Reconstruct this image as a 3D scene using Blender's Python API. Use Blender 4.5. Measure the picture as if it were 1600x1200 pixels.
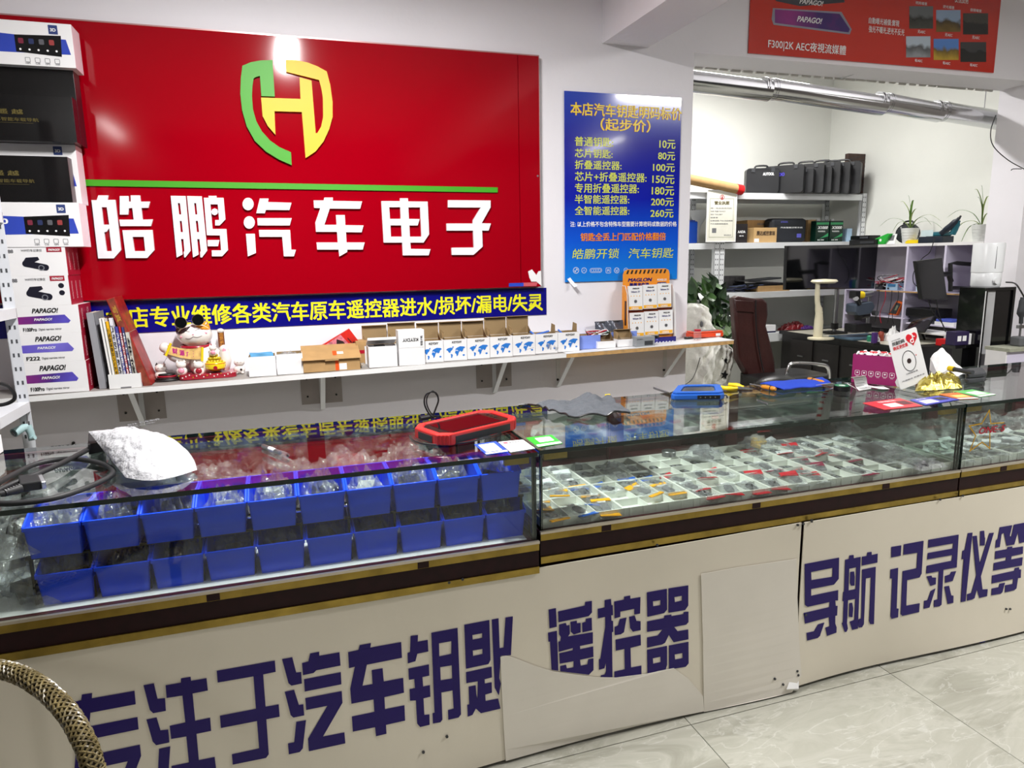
import bpy, math, random
from math import sin, cos, pi, radians
from mathutils import Vector, Matrix
from mathutils.geometry import tessellate_polygon

for _o in list(bpy.data.objects):
    bpy.data.objects.remove(_o)
SC = bpy.context.scene
COL = SC.collection
random.seed(7)

# ------------------------------------------------------------------ camera
CAMZ = 1.45
F_PX = 1082.94
YAW, PITCH, ROLL = 0.3169353, 0.1798847, -0.0175217
_f = Vector((sin(YAW) * cos(PITCH), cos(YAW) * cos(PITCH), -sin(PITCH)))
_r0 = Vector((cos(YAW), -sin(YAW), 0))
_u0 = _r0.cross(_f)
_r = cos(ROLL) * _r0 + sin(ROLL) * _u0
_u = -sin(ROLL) * _r0 + cos(ROLL) * _u0
CP = Vector((0, 0, CAMZ))
cam = bpy.data.cameras.new('camera')
cam.sensor_width = 36
cam.lens = 36 * F_PX / 1600
cam.clip_start = 0.05
camo = bpy.data.objects.new('camera', cam)
COL.objects.link(camo)
camo.matrix_world = Matrix(((_r.x, _u.x, -_f.x, 0), (_r.y, _u.y, -_f.y, 0), (_r.z, _u.z, -_f.z, CAMZ), (0, 0, 0, 1)))
SC.camera = camo

# ------------------------------------------------------------------ world, lamps, exposure
w = bpy.data.worlds.new('world'); SC.world = w; w.use_nodes = True
w.node_tree.nodes['Background'].inputs[0].default_value = (0.9, 0.95, 1, 1)
w.node_tree.nodes['Background'].inputs[1].default_value = 0.3
SC.view_settings.view_transform = 'Standard'
SC.view_settings.look = 'None'
SC.view_settings.gamma = 1
SC.view_settings.use_curve_mapping = False
SC.view_settings.exposure = 0.22
SC.cycles.use_denoising = True
SC.cycles.max_bounces = 8
SC.cycles.diffuse_bounces = 4
SC.cycles.glossy_bounces = 4
SC.cycles.transparent_max_bounces = 24
SC.cycles.caustics_reflective = False
SC.cycles.caustics_refractive = False
CEIL = 3.12
def tube_lamp(x, y, z, rz, power, L=1.2, wd=0.09):
    l = bpy.data.lights.new('tube_light', 'AREA')
    l.shape = 'RECTANGLE'; l.size = wd; l.size_y = L; l.energy = power; l.color = (1, 0.985, 0.965)
    o = bpy.data.objects.new('tube_light', l); COL.objects.link(o)
    o.location = (x, y, z - 0.075); o.rotation_euler = (0, 0, rz)
    return o
LAMPS = [(0.15, 1.95, 2.88, 0, 94), (3.8, 0.8, 3.04, pi / 2, 96), (-1.7, -2.2, 3.04, 0, 14), (4.4, -2.0, 3.04, 0, 18), (5.9, 0.6, 3.04, 0, 8), (3.5, 4.7, 3.04, pi / 2, 44)]  # the two street-end lamps are unseen, added as fill light
for _i, _l in enumerate(LAMPS):
    tube_lamp(*_l, L=1.2 if _i else 0.7)

# ------------------------------------------------------------------ pixel rays -> points on real planes
def ray(x, y):
    return _r * ((x - 800) / F_PX) - _u * ((y - 600) / F_PX) + _f
def PY(x, y, Y):
    d = ray(x, y); return CP + d * (Y / d.y)
def PZ(x, y, z):
    d = ray(x, y); return CP + d * ((z - CAMZ) / d.z)
def PX(x, y, X):
    d = ray(x, y); return CP + d * (X / d.x)

# ------------------------------------------------------------------ materials
def lin(c):
    return tuple((v / 255 / 12.92 if v <= 10 else ((v / 255 + 0.055) / 1.055) ** 2.4) for v in c)
_M = {}
def M(name, c, rough=0.5, metal=0.0, var=0.06, scale=8.0, bump=0.0, bscale=60.0, emit=0, coat=0, trans=0, aniso=None):
    if name in _M: return _M[name]
    m = bpy.data.materials.new(name); m.use_nodes = True
    nt = m.node_tree; b = nt.nodes['Principled BSDF']
    L = lin(c)
    tc = nt.nodes.new('ShaderNodeTexCoord')
    n = nt.nodes.new('ShaderNodeTexNoise'); n.inputs['Scale'].default_value = scale; n.inputs['Detail'].default_value = 4
    nt.links.new(tc.outputs['Object'], n.inputs['Vector'])
    r = nt.nodes.new('ShaderNodeValToRGB')
    r.color_ramp.elements[0].position = 0.3; r.color_ramp.elements[1].position = 0.7
    r.color_ramp.elements[0].color = tuple(v * (1 - var) for v in L) + (1,)
    r.color_ramp.elements[1].color = tuple(min(1, v * (1 + var)) for v in L) + (1,)
    nt.links.new(n.outputs['Fac'], r.inputs['Fac'])
    nt.links.new(r.outputs['Color'], b.inputs['Base Color'])
    b.inputs['Roughness'].default_value = rough
    b.inputs['Metallic'].default_value = metal
    if coat: b.inputs['Coat Weight'].default_value = coat; b.inputs['Coat Roughness'].default_value = 0.05
    if emit:
        b.inputs['Emission Color'].default_value = L + (1,); b.inputs['Emission Strength'].default_value = emit
    if bump:
        n2 = nt.nodes.new('ShaderNodeTexNoise'); n2.inputs['Scale'].default_value = bscale; n2.inputs['Detail'].default_value = 5
        nt.links.new(tc.outputs['Object'], n2.inputs['Vector'])
        bp = nt.nodes.new('ShaderNodeBump'); bp.inputs['Strength'].default_value = bump; bp.inputs['Distance'].default_value = 0.01
        nt.links.new(n2.outputs['Fac'], bp.inputs['Height']); nt.links.new(bp.outputs['Normal'], b.inputs['Normal'])
    _M[name] = m
    return m
def thin_glass(name, tint, refl=1.0, rough=0.0, body=0.0, bodycol=(200, 205, 205), bump=0, bscale=20, ior=1.5):
    """sheet glass / clear film: see-through tinted, mirror by Fresnel, plus an optional milky part"""
    if name in _M: return _M[name]
    m = bpy.data.materials.new(name); m.use_nodes = True
    nt = m.node_tree; nt.nodes.clear()
    out = nt.nodes.new('ShaderNodeOutputMaterial')
    tr = nt.nodes.new('ShaderNodeBsdfTransparent'); tr.inputs[0].default_value = lin(tint) + (1,)
    gl = nt.nodes.new('ShaderNodeBsdfGlossy'); gl.inputs['Roughness'].default_value = rough
    gl.inputs[0].default_value = (refl, refl, refl, 1)
    fr = nt.nodes.new('ShaderNodeFresnel')
    ge = nt.nodes.new('ShaderNodeNewGeometry'); ma = nt.nodes.new('ShaderNodeMapRange')   # same index seen from either side of the sheet
    ma.inputs[3].default_value = ior; ma.inputs[4].default_value = 1 / ior
    nt.links.new(ge.outputs['Backfacing'], ma.inputs[0]); nt.links.new(ma.outputs[0], fr.inputs[0])
    base = tr
    if body:
        df = nt.nodes.new('ShaderNodeBsdfDiffuse'); df.inputs[0].default_value = lin(bodycol) + (1,)
        mx0 = nt.nodes.new('ShaderNodeMixShader'); mx0.inputs[0].default_value = body
        nt.links.new(tr.outputs[0], mx0.inputs[1]); nt.links.new(df.outputs[0], mx0.inputs[2]); base = mx0
    mx = nt.nodes.new('ShaderNodeMixShader')
    nt.links.new(fr.outputs[0], mx.inputs[0]); nt.links.new(base.outputs[0], mx.inputs[1]); nt.links.new(gl.outputs[0], mx.inputs[2])
    if bump:
        tc = nt.nodes.new('ShaderNodeTexCoord')
        n2 = nt.nodes.new('ShaderNodeTexNoise'); n2.inputs['Scale'].default_value = bscale; n2.inputs['Detail'].default_value = 3
        nt.links.new(tc.outputs['Object'], n2.inputs['Vector'])
        bp = nt.nodes.new('ShaderNodeBump'); bp.inputs['Strength'].default_value = bump; bp.inputs['Distance'].default_value = 0.02
        nt.links.new(n2.outputs['Fac'], bp.inputs['Height'])
        nt.links.new(bp.outputs[0], gl.inputs['Normal']); nt.links.new(bp.outputs[0], fr.inputs['Normal'])
    nt.links.new(mx.outputs[0], out.inputs[0])
    _M[name] = m
    return m
def grad_mat(name, stops, axis='Z', lo=0, hi=1, rough=0.3, coat=0.4, wave=None):
    """print with a colour gradient along an object axis (printed ink, local coordinates lo..hi)"""
    if name in _M: return _M[name]
    m = bpy.data.materials.new(name); m.use_nodes = True
    nt = m.node_tree; b = nt.nodes['Principled BSDF']
    tc = nt.nodes.new('ShaderNodeTexCoord'); sp = nt.nodes.new('ShaderNodeSeparateXYZ')
    nt.links.new(tc.outputs['Object'], sp.inputs[0])
    mr = nt.nodes.new('ShaderNodeMapRange'); mr.inputs[1].default_value = lo; mr.inputs[2].default_value = hi
    nt.links.new(sp.outputs[axis], mr.inputs[0])
    fac = mr.outputs[0]
    if wave:
        n = nt.nodes.new('ShaderNodeTexNoise'); n.inputs['Scale'].default_value = wave
        nt.links.new(tc.outputs['Object'], n.inputs['Vector'])
        ad = nt.nodes.new('ShaderNodeMath'); ad.operation = 'MULTIPLY_ADD'; ad.inputs[1].default_value = 0.6; ad.inputs[2].default_value = -0.3
        nt.links.new(n.outputs['Fac'], ad.inputs[0])
        a2 = nt.nodes.new('ShaderNodeMath'); a2.operation = 'ADD'
        nt.links.new(ad.outputs[0], a2.inputs[0]); nt.links.new(fac, a2.inputs[1]); fac = a2.outputs[0]
    r = nt.nodes.new('ShaderNodeValToRGB')
    while len(r.color_ramp.elements) < len(stops): r.color_ramp.elements.new(0.5)
    for e, (p, c) in zip(r.color_ramp.elements, stops):
        e.position = p; e.color = lin(c) + (1,)
    nt.links.new(fac, r.inputs[0]); nt.links.new(r.outputs[0], b.inputs['Base Color'])
    b.inputs['Roughness'].default_value = rough; b.inputs['Coat Weight'].default_value = coat; b.inputs['Coat Roughness'].default_value = 0.06
    _M[name] = m
    return m

# ------------------------------------------------------------------ mesh building
class B:
    def __init__(s): s.v = []; s.f = []; s.m = []
    def add(s, vs, fs, mi=0):
        k = len(s.v); s.v += [Vector(v) for v in vs]
        s.f += [tuple(i + k for i in f) for f in fs]; s.m += [mi] * len(fs); return s
    def box(s, c, d, rz=0, mi=0, R=None, taper=(1, 1)):
        R = R or Matrix.Rotation(rz, 3, 'Z')
        hx, hy, hz = d[0] / 2, d[1] / 2, d[2] / 2
        vs = [Vector((x * hx * (taper[0] if z > 0 else 1), y * hy * (taper[1] if z > 0 else 1), z * hz)) for z in (-1, 1) for y in (-1, 1) for x in (-1, 1)]
        vs = [R @ v + Vector(c) for v in vs]
        return s.add(vs, [(0, 2, 3, 1), (4, 5, 7, 6), (0, 1, 5, 4), (2, 6, 7, 3), (0, 4, 6, 2), (1, 3, 7, 5)], mi)
    def bb(s, a, b, mi=0):
        return s.box([(a[i] + b[i]) / 2 for i in range(3)], [abs(b[i] - a[i]) for i in range(3)], mi=mi)
    def hexa(s, p, mi=0):
        return s.add(p, [(0, 3, 2, 1), (4, 5, 6, 7), (0, 1, 5, 4), (1, 2, 6, 5), (2, 3, 7, 6), (3, 0, 4, 7)], mi)
    def poly(s, loops, fr, t=0.002, mi=0, base=0.0):
        """extrude loops (outer, holes...) given in frame fr=(o,u,v,n); front at base+t"""
        o, u, v, n = [Vector(q) for q in fr]
        L3 = [[Vector((p[0], p[1], 0)) for p in lp] for lp in loops]
        tri = tessellate_polygon(L3)
        flat = [p for lp in L3 for p in lp]; N = len(flat); k = len(s.v)
        s.v += [o + u * p.x + v * p.y + n * base for p in flat] + [o + u * p.x + v * p.y + n * (base + t) for p in flat]
        for a, b, c in tri:
            e = (flat[b] - flat[a]).cross(flat[c] - flat[a]).z
            if abs(e) < 1e-12: continue
            if e < 0: b, c = c, b
            s.f.append((k + N + a, k + N + b, k + N + c)); s.f.append((k + a, k + c, k + b)); s.m += [mi, mi]
        q = 0
        for lp in L3:
            n_ = len(lp)
            ar = sum(lp[i].x * lp[(i + 1) % n_].y - lp[(i + 1) % n_].x * lp[i].y for i in range(n_))
            flip = (ar < 0) ^ (q > 0)
            for i in range(n_):
                a = k + q + i; b = k + q + (i + 1) % n_
                s.f.append((a, b, b + N, a + N) if not flip else (b, a, a + N, b + N)); s.m.append(mi)
            q += n_
        return s
    def cyl(s, a, b, r, r2=None, n=16, mi=0, caps=True):
        a = Vector(a); b = Vector(b); r2 = r if r2 is None else r2
        d = (b - a).normalized(); x = d.orthogonal().normalized(); y = d.cross(x)
        k = len(s.v)
        for p, q in ((a, r), (b, r2)):
            s.v += [p + (x * cos(2 * pi * i / n) + y * sin(2 * pi * i / n)) * q for i in range(n)]
        for i in range(n):
            j = (i + 1) % n; s.f.append((k + i, k + j, k + n + j, k + n + i)); s.m.append(mi)
        if caps:
            s.f.append(tuple(k + i for i in range(n - 1, -1, -1))); s.f.append(tuple(k + n + i for i in range(n))); s.m += [mi, mi]
        return s
    def tube(s, pts, r, n=8, mi=0, smooth=0, closed=False):
        P = [Vector(p) for p in pts]
        if smooth: P = spline(P, smooth)
        R = r if isinstance(r, (list, tuple)) else [r] * len(P)
        if len(R) != len(P): R = [R[min(len(R) - 1, int(i * len(R) / len(P)))] for i in range(len(P))]
        k = len(s.v); x = None
        for i, p in enumerate(P):
            d = (P[min(i + 1, len(P) - 1)] - P[max(i - 1, 0)])
            d = d.normalized() if d.length > 1e-9 else Vector((0, 0, 1))
            if x is None: x = d.orthogonal().normalized()
            else:
                x = x - d * x.dot(d); x = x.normalized() if x.length > 1e-6 else d.orthogonal().normalized()
            y = d.cross(x)
            s.v += [p + (x * cos(2 * pi * j / n) + y * sin(2 * pi * j / n)) * R[i] for j in range(n)]
        for i in range(len(P) - 1):
            for j in range(n):
                a = k + i * n + j; b = k + i * n + (j + 1) % n
                s.f.append((a, b, b + n, a + n)); s.m.append(mi)
        s.f.append(tuple(k + j for j in range(n - 1, -1, -1))); e = k + (len(P) - 1) * n
        s.f.append(tuple(e + j for j in range(n))); s.m += [mi, mi]
        return s
    def lathe(s, prof, c=(0, 0, 0), n=24, mi=0, R=None, sx=1, sy=1):
        R = R or Matrix.Identity(3); c = Vector(c); k = len(s.v); m = len(prof)
        for (r, z) in prof:
            s.v += [c + R @ Vector((r * sx * cos(2 * pi * i / n), r * sy * sin(2 * pi * i / n), z)) for i in range(n)]
        for a in range(m - 1):
            for i in range(n):
                j = (i + 1) % n
                s.f.append((k + a * n + i, k + a * n + j, k + (a + 1) * n + j, k + (a + 1) * n + i)); s.m.append(mi)
        if prof[0][0] > 1e-5: s.f.append(tuple(k + i for i in range(n - 1, -1, -1))); s.m.append(mi)
        if prof[-1][0] > 1e-5: s.f.append(tuple(k + (m - 1) * n + i for i in range(n))); s.m.append(mi)
        return s
    def ball(s, c, d, n=16, mi=0, R=None):
        k = max(6, n // 2)
        prof = [(sin(pi * i / k), -cos(pi * i / k)) for i in range(k + 1)]
        prof = [(max(r, 1e-6), z) for r, z in prof]
        R = R or Matrix.Identity(3)
        S = Matrix.Diagonal(Vector(d)) if len(d) == 3 else None
        return s.lathe(prof, c, n, mi, R @ S)
    def sheet(s, fn, nu, nv, t=0.0, mi=0):
        """surface fn(a,b)->Vector, a,b in 0..1, thickness t downwards along its normal"""
        k = len(s.v)
        G = [[Vector(fn(i / nu, j / nv)) for j in range(nv + 1)] for i in range(nu + 1)]
        W = nv + 1
        for row in G: s.v += row
        for i in range(nu):
            for j in range(nv):
                a = k + i * W + j; s.f.append((a, a + W, a + W + 1, a + 1)); s.m.append(mi)
        if t:
            k2 = len(s.v)
            for i in range(nu + 1):
                for j in range(nv + 1):
                    du = G[min(i + 1, nu)][j] - G[max(i - 1, 0)][j]; dv = G[i][min(j + 1, nv)] - G[i][max(j - 1, 0)]
                    nn = du.cross(dv); nn = nn.normalized() if nn.length > 1e-12 else Vector((0, 0, 1))
                    s.v.append(G[i][j] - nn * t)
            for i in range(nu):
                for j in range(nv):
                    a = k2 + i * W + j; s.f.append((a, a + 1, a + W + 1, a + W)); s.m.append(mi)
            per = [(i, 0) for i in range(nu)] + [(nu, j) for j in range(nv)] + [(i, nv) for i in range(nu, 0, -1)] + [(0, j) for j in range(nv, 0, -1)]
            for q in range(len(per)):
                a = per[q][0] * W + per[q][1]; b = per[(q + 1) % len(per)][0] * W + per[(q + 1) % len(per)][1]
                s.f.append((k + a, k2 + a, k2 + b, k + b)); s.m.append(mi)
        return s
    def move(s, mat):
        s.v = [mat @ v for v in s.v]; return s
def spline(P, k):
    out = []
    for i in range(len(P) - 1):
        p0 = P[max(i - 1, 0)]; p1 = P[i]; p2 = P[i + 1]; p3 = P[min(i + 2, len(P) - 1)]
        for j in range(k):
            t = j / k
            out.append(0.5 * ((2 * p1) + (p2 - p0) * t + (2 * p0 - 5 * p1 + 4 * p2 - p3) * t * t + (3 * p1 - p0 - 3 * p2 + p3) * t ** 3))
    out.append(P[-1].copy())
    return out
def rrect(w, h, r, n=4, cx=0, cy=0):
    p = []
    for (x, y, a) in ((w / 2 - r, h / 2 - r, 0), (-w / 2 + r, h / 2 - r, 90), (-w / 2 + r, -h / 2 + r, 180), (w / 2 - r, -h / 2 + r, 270)):
        for i in range(n + 1):
            t = radians(a + 90 * i / n); p.append((cx + x + r * cos(t), cy + y + r * sin(t)))
    return p
def circ(cx, cy, rx, ry=None, n=20):
    ry = ry or rx
    return [(cx + rx * cos(2 * pi * i / n), cy + ry * sin(2 * pi * i / n)) for i in range(n)]

XY = ((0, 0, 0), (1, 0, 0), (0, 1, 0), (0, 0, 1))            # lying flat, facing up
XZ = ((0, 0, 0), (1, 0, 0), (0, 0, 1), (0, -1, 0))           # upright, facing the camera side (-Y)
YZ = ((0, 0, 0), (0, 1, 0), (0, 0, 1), (-1, 0, 0))           # upright, facing -X  (u = +Y)
def fr_at(fr, o):
    return (Vector(fr[0]) + Vector(o), fr[1], fr[2], fr[3])

def obj(name, b, mats, parent=None, world=False, smooth=False, bevel=0, kind=None, label=None, sub=0):
    me = bpy.data.meshes.new(name)
    vs = b.v
    if world and parent is not None:
        pm = parent
        mt = Matrix.Identity(4)
        while pm is not None:
            mt = pm.matrix_basis @ mt; pm = pm.parent
        inv = mt.inverted(); vs = [inv @ v for v in vs]
    org = None
    if world and parent is None and vs:
        org = Vector(((min(v.x for v in vs) + max(v.x for v in vs)) / 2, (min(v.y for v in vs) + max(v.y for v in vs)) / 2, min(v.z for v in vs)))
        vs = [v - org for v in vs]
    me.from_pydata([tuple(v) for v in vs], [], b.f)
    if not isinstance(mats, (list, tuple)): mats = [mats]
    for m in mats: me.materials.append(m)
    me.polygons.foreach_set('material_index', b.m)
    if smooth:
        me.polygons.foreach_set('use_smooth', [True] * len(me.polygons))
        try: me.set_sharp_from_angle(angle=radians(smooth if smooth > 1 else 40))
        except Exception: pass
    me.update()
    o = bpy.data.objects.new(name, me); COL.objects.link(o)
    if org is not None: o.location = org
    if parent is not None: o.parent = parent
    if bevel:
        md = o.modifiers.new('bevel', 'BEVEL'); md.width = bevel; md.segments = 2; md.limit_method = 'ANGLE'; md.angle_limit = radians(40)
    if sub:
        md = o.modifiers.new('subdivision', 'SUBSURF'); md.levels = sub; md.render_levels = sub
    if kind: o['kind'] = kind
    if label: o['label'] = label
    return o
def tag(o, label, cat, group=None):
    o['label'] = label; o['category'] = cat
    if group: o['group'] = group
    return o
def thing(name, label, cat, loc=(0, 0, 0), rz=0, group=None, rot=None):
    o = bpy.data.objects.new(name, None); COL.objects.link(o)
    o.empty_display_size = 0.05
    o.location = Vector(loc); o.rotation_euler = rot or (0, 0, rz)
    return tag(o, label, cat, group)
def dup(o, parent=None):
    c = o.copy(); COL.objects.link(c); c.parent = parent
    for ch in o.children: dup(ch, c)
    return c
def struct(name, b, m, parent=None, world=True, **k):
    o = obj(name, b, m, parent, world=world, **k)
    if parent is None: o['kind'] = 'structure'
    return o

_tc = {}
def text_mesh(s, bold=0.0, sp=1.0):
    key = (s, bold, sp)
    if key in _tc: return _tc[key]
    c = bpy.data.curves.new('t', 'FONT'); c.body = s; c.size = 1; c.space_character = sp
    c.resolution_u = 3 if s.isascii() or len(s) < 6 else (2 if len(s) < 20 else 1); c.fill_mode = 'FRONT'
    o = bpy.data.objects.new('t', c); COL.objects.link(o)
    me = bpy.data.meshes.new_from_object(o.evaluated_get(bpy.context.evaluated_depsgraph_get()))
    vs = [v.co.copy() for v in me.vertices]; fs = [tuple(p.vertices) for p in me.polygons]
    bpy.data.objects.remove(o); bpy.data.curves.remove(c); bpy.data.meshes.remove(me)
    if bold:      # heavier weight: the glyphs overlaid with a small spread
        d = bold * 0.8; V = []; Fc = []
        for i, (dx, dy) in enumerate(((-d, -d * .6), (d, -d * .6), (-d, d * .6), (d, d * .6)) + (((0, 0),) if bold > 0.03 else ())):
            k = len(V); V += [v + Vector((dx, dy, i * 0.0004)) for v in vs]; Fc += [tuple(q + k for q in f) for f in fs]
        vs, fs = V, Fc
    _tc[key] = (vs, fs); return vs, fs
def text(s, fr, x0, y0, w, h, mat, parent=None, bold=0.02, lift=0.0012, world=False, name='lettering', slant=0, label=None, flip=False, b=None):
    """flat print filling the rectangle x0,y0,w,h of the frame; w or h None keeps the proportion"""
    vs, fs = text_mesh(s, bold)
    if not vs: return None
    ax, bx = min(v.x for v in vs), max(v.x for v in vs); ay, by = min(v.y for v in vs), max(v.y for v in vs)
    if w is None: w = h * (bx - ax) / (by - ay)
    if h is None: h = w * (by - ay) / (bx - ax)
    o, u, v_, n = [Vector(q) for q in fr]
    B_ = b or B(); P = []
    for v in vs:
        a = (v.x - ax) / (bx - ax); c = (v.y - ay) / (by - ay)
        if flip: a, c = 1 - a, 1 - c
        P.append(o + u * (x0 + a * w + slant * c * h) + v_ * (y0 + c * h) + n * (lift + v.z * 0.1))
    B_.add(P, fs)
    if b is not None: return b
    return obj(name, B_, mat, parent, world=world, label=label)
def pz(s, ox, oy, sc):
    """read traced outlines: 'x,y x,y ...' in crop coordinates -> photo pixels"""
    out = []
    for q in s.split():
        x, y = q.split(','); out.append((ox + float(x) / sc, oy + float(y) / sc))
    return out
# ------------------------------------------------------------------ common materials
WALL = M('painted_plaster', (236, 233, 238), 0.75, var=0.02, scale=2, bump=0.08, bscale=30)
WALLG = M('painted_plaster_alcove', (234, 235, 228), 0.8, var=0.03, scale=1.5, bump=0.08, bscale=25)
WHITE = M('white_paint', (232, 232, 232), 0.4, var=0.02)
WMET = M('white_powder_coat', (222, 224, 226), 0.35, var=0.03)
BLACK = M('black_plastic', (22, 22, 24), 0.4, var=0.1)
SATIN = M('satin_black', (14, 14, 16), 0.22, var=0.1)
RUB = M('black_rubber', (26, 26, 28), 0.6, var=0.1)
GREYP = M('grey_plastic', (95, 97, 100), 0.45)
DKGREY = M('dark_grey_plastic', (52, 54, 58), 0.5)
CHROME = M('chrome', (210, 210, 212), 0.15, 1.0, var=0.03)
STEEL = M('brushed_steel', (165, 165, 168), 0.3, 1.0, var=0.05)
PAPER = M('white_paper', (240, 240, 240), 0.6, var=0.015)
CARTON = M('white_carton', (236, 235, 236), 0.42, var=0.015)
KRAFT = M('kraft_cardboard', (176, 140, 92), 0.75, var=0.08, scale=20)
KRAFTD = M('kraft_inside', (150, 125, 88), 0.8, var=0.06, scale=15)
REDP = M('red_print', (176, 16, 44), 0.35)
INK = M('black_ink', (18, 18, 20), 0.5)
INKG = M('grey_ink', (110, 110, 114), 0.5)
WINK = M('white_ink', (245, 245, 245), 0.5, var=0.01)
GLASS = thin_glass('counter_glass', (247, 251, 249), refl=0.9)
GLEDGE = M('green_glass_edge', (14, 34, 30), 0.08, var=0.2, coat=0.6)
CLEAR = thin_glass('clear_acrylic', (245, 248, 248), refl=0.9, body=0.06, bodycol=(235, 235, 240))
BAG = thin_glass('clear_film', (246, 248, 249), refl=1.0, rough=0.16, body=0.12, bodycol=(250, 250, 252), bump=1.0, bscale=60, ior=2.0)
BAGD = thin_glass('zip_bag_film', (238, 240, 242), refl=1.0, rough=0.16, body=0.14, bodycol=(235, 238, 242), bump=0.9, bscale=110, ior=1.8)
def PC(name, c, **k): return M(name, c, **k)
BLUEINK = M('blue_ink', (28, 70, 190), 0.4)

# ------------------------------------------------------------------ room
YW = 3.58           # face of the sign wall
YB = 5.78           # far wall of the workshop alcove
XS = 5.23           # right wall of the alcove
XL, XR, YF = -2.6, 6.6, -3.2
# floor: mortar bed and 0.8 m tiles
fl = struct('floor', B().bb((XL, YF, -0.1), (XR, YB, -0.004)), M('floor_grout', (92, 88, 80), 0.9))
def tile_material():
    m = bpy.data.materials.new('grey_stone_tile'); m.use_nodes = True
    nt = m.node_tree; b = nt.nodes['Principled BSDF']
    tc = nt.nodes.new('ShaderNodeTexCoord'); oi = nt.nodes.new('ShaderNodeObjectInfo')
    ad = nt.nodes.new('ShaderNodeVectorMath'); ad.operation = 'MULTIPLY_ADD'; ad.inputs[1].default_value = (7, 7, 7)
    nt.links.new(oi.outputs['Random'], ad.inputs[0]); nt.links.new(tc.outputs['Object'], ad.inputs[2])
    mp = nt.nodes.new('ShaderNodeMapping'); mp.inputs['Rotation'].default_value = (0, 0, 0.7); mp.inputs['Scale'].default_value = (1.1, 3.0, 1)
    nt.links.new(ad.outputs[0], mp.inputs[0])
    n = nt.nodes.new('ShaderNodeTexNoise'); n.inputs['Scale'].default_value = 2.2; n.inputs['Detail'].default_value = 9; n.inputs['Roughness'].default_value = 0.62; n.inputs['Distortion'].default_value = 0.9
    nt.links.new(mp.outputs[0], n.inputs['Vector'])
    r = nt.nodes.new('ShaderNodeValToRGB')
    while len(r.color_ramp.elements) < 5: r.color_ramp.elements.new(0.5)
    for e, (p, c) in zip(r.color_ramp.elements, [(0.25, (140, 138, 126)), (0.42, (160, 159, 147)), (0.5, (178, 177, 166)), (0.6, (168, 167, 155)), (0.8, (188, 187, 176))]):
        e.position = p; e.color = lin(c) + (1,)
    nt.links.new(n.outputs['Fac'], r.inputs[0])
    n2 = nt.nodes.new('ShaderNodeTexNoise'); n2.inputs['Scale'].default_value = 3.3; n2.inputs['Detail'].default_value = 6; n2.inputs['Distortion'].default_value = 1.6
    nt.links.new(mp.outputs[0], n2.inputs['Vector'])
    r2 = nt.nodes.new('ShaderNodeValToRGB'); r2.color_ramp.elements[0].position = 0.485; r2.color_ramp.elements[0].color = (0, 0, 0, 1)
    e = r2.color_ramp.elements.new(0.5); e.color = (1, 1, 1, 1); r2.color_ramp.elements[-1].position = 0.515; r2.color_ramp.elements[-1].color = (0, 0, 0, 1)
    nt.links.new(n2.outputs['Fac'], r2.inputs[0])
    mx = nt.nodes.new('ShaderNodeMix'); mx.data_type = 'RGBA'; mx.inputs[7].default_value = lin((212, 212, 206)) + (1,)
    ml = nt.nodes.new('ShaderNodeMath'); ml.operation = 'MULTIPLY'; ml.inputs[1].default_value = 0.4
    nt.links.new(r2.outputs[0], ml.inputs[0]); nt.links.new(ml.outputs[0], mx.inputs[0]); nt.links.new(r.outputs[0], mx.inputs[6])
    nt.links.new(mx.outputs[2], b.inputs['Base Color']); b.inputs['Roughness'].default_value = 0.32
    bp = nt.nodes.new('ShaderNodeBump'); bp.inputs['Strength'].default_value = 0.12; bp.inputs['Distance'].default_value = 0.004
    nt.links.new(n.outputs['Fac'], bp.inputs['Height']); nt.links.new(bp.outputs[0], b.inputs['Normal'])
    return m
TILE = tile_material()
tb = B().poly([[(0.0015, 0.0015), (0.7985, 0.0015), (0.7985, 0.7985), (0.0015, 0.7985)]], XY, t=0.004)
t0 = None
x = 1.122 - 0.8 * 5
while x < XR:
    y = 1.68 - 0.8 * 6
    while y < YB:
        if x + 0.8 <= XR + 0.5:
            if t0 is None:
                t0 = obj('tile', tb, TILE, fl); o = t0
            else:
                o = t0.copy(); COL.objects.link(o)
            o.location = (x, y, 0) if fl.location.length < 1e-6 else Vector((x, y, -0.004)) - fl.location
        y += 0.8
    x += 0.8
for o in fl.children: o.location.z = -0.004 - fl.location.z

TOP = CEIL
YK = YW + 0.26
z1 = PY(1083, 82, YW).z; z2 = z1
XO0, XO1 = 2.272, 4.93
wb = B()
wb.bb((XL, YW, 0), (XO0, YK, TOP))
wb.hexa([(XO0, YW, z1), (XO1, YW, z2), (XO1, YK, z2), (XO0, YK, z1), (XO0, YW, TOP), (XO1, YW, TOP), (XO1, YK, TOP), (XO0, YK, TOP)])
wb.bb((XO1, YW, 0), (XR, YK, TOP))
struct('wall_back', wb, WALL)
struct('wall_left', B().bb((XL - 0.15, YF, 0), (XL, YB, TOP)), M('grey_side_wall', (120, 114, 110), 0.8))  # unseen side walls, kept grey to cut bounced light
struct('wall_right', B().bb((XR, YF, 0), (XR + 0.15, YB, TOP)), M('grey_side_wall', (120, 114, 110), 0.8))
struct('wall_front', B().bb((XL, YF - 0.15, 0), (XR, YF, TOP)), M('dark_unseen_wall', (52, 54, 58), 0.3))  # unseen wall, made dark to cut bounced light
struct('wall_alcove_back', B().bb((1.6, YB, 0), (XS + 0.2, YB + 0.15, TOP)), WALLG)
struct('wall_alcove_right', B().bb((XS, YK, 0), (XS + 0.2, YB, TOP)), WALLG)
struct('wall_alcove_left', B().bb((1.6, YK, 0), (1.8, YB, TOP)), WALLG)
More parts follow.
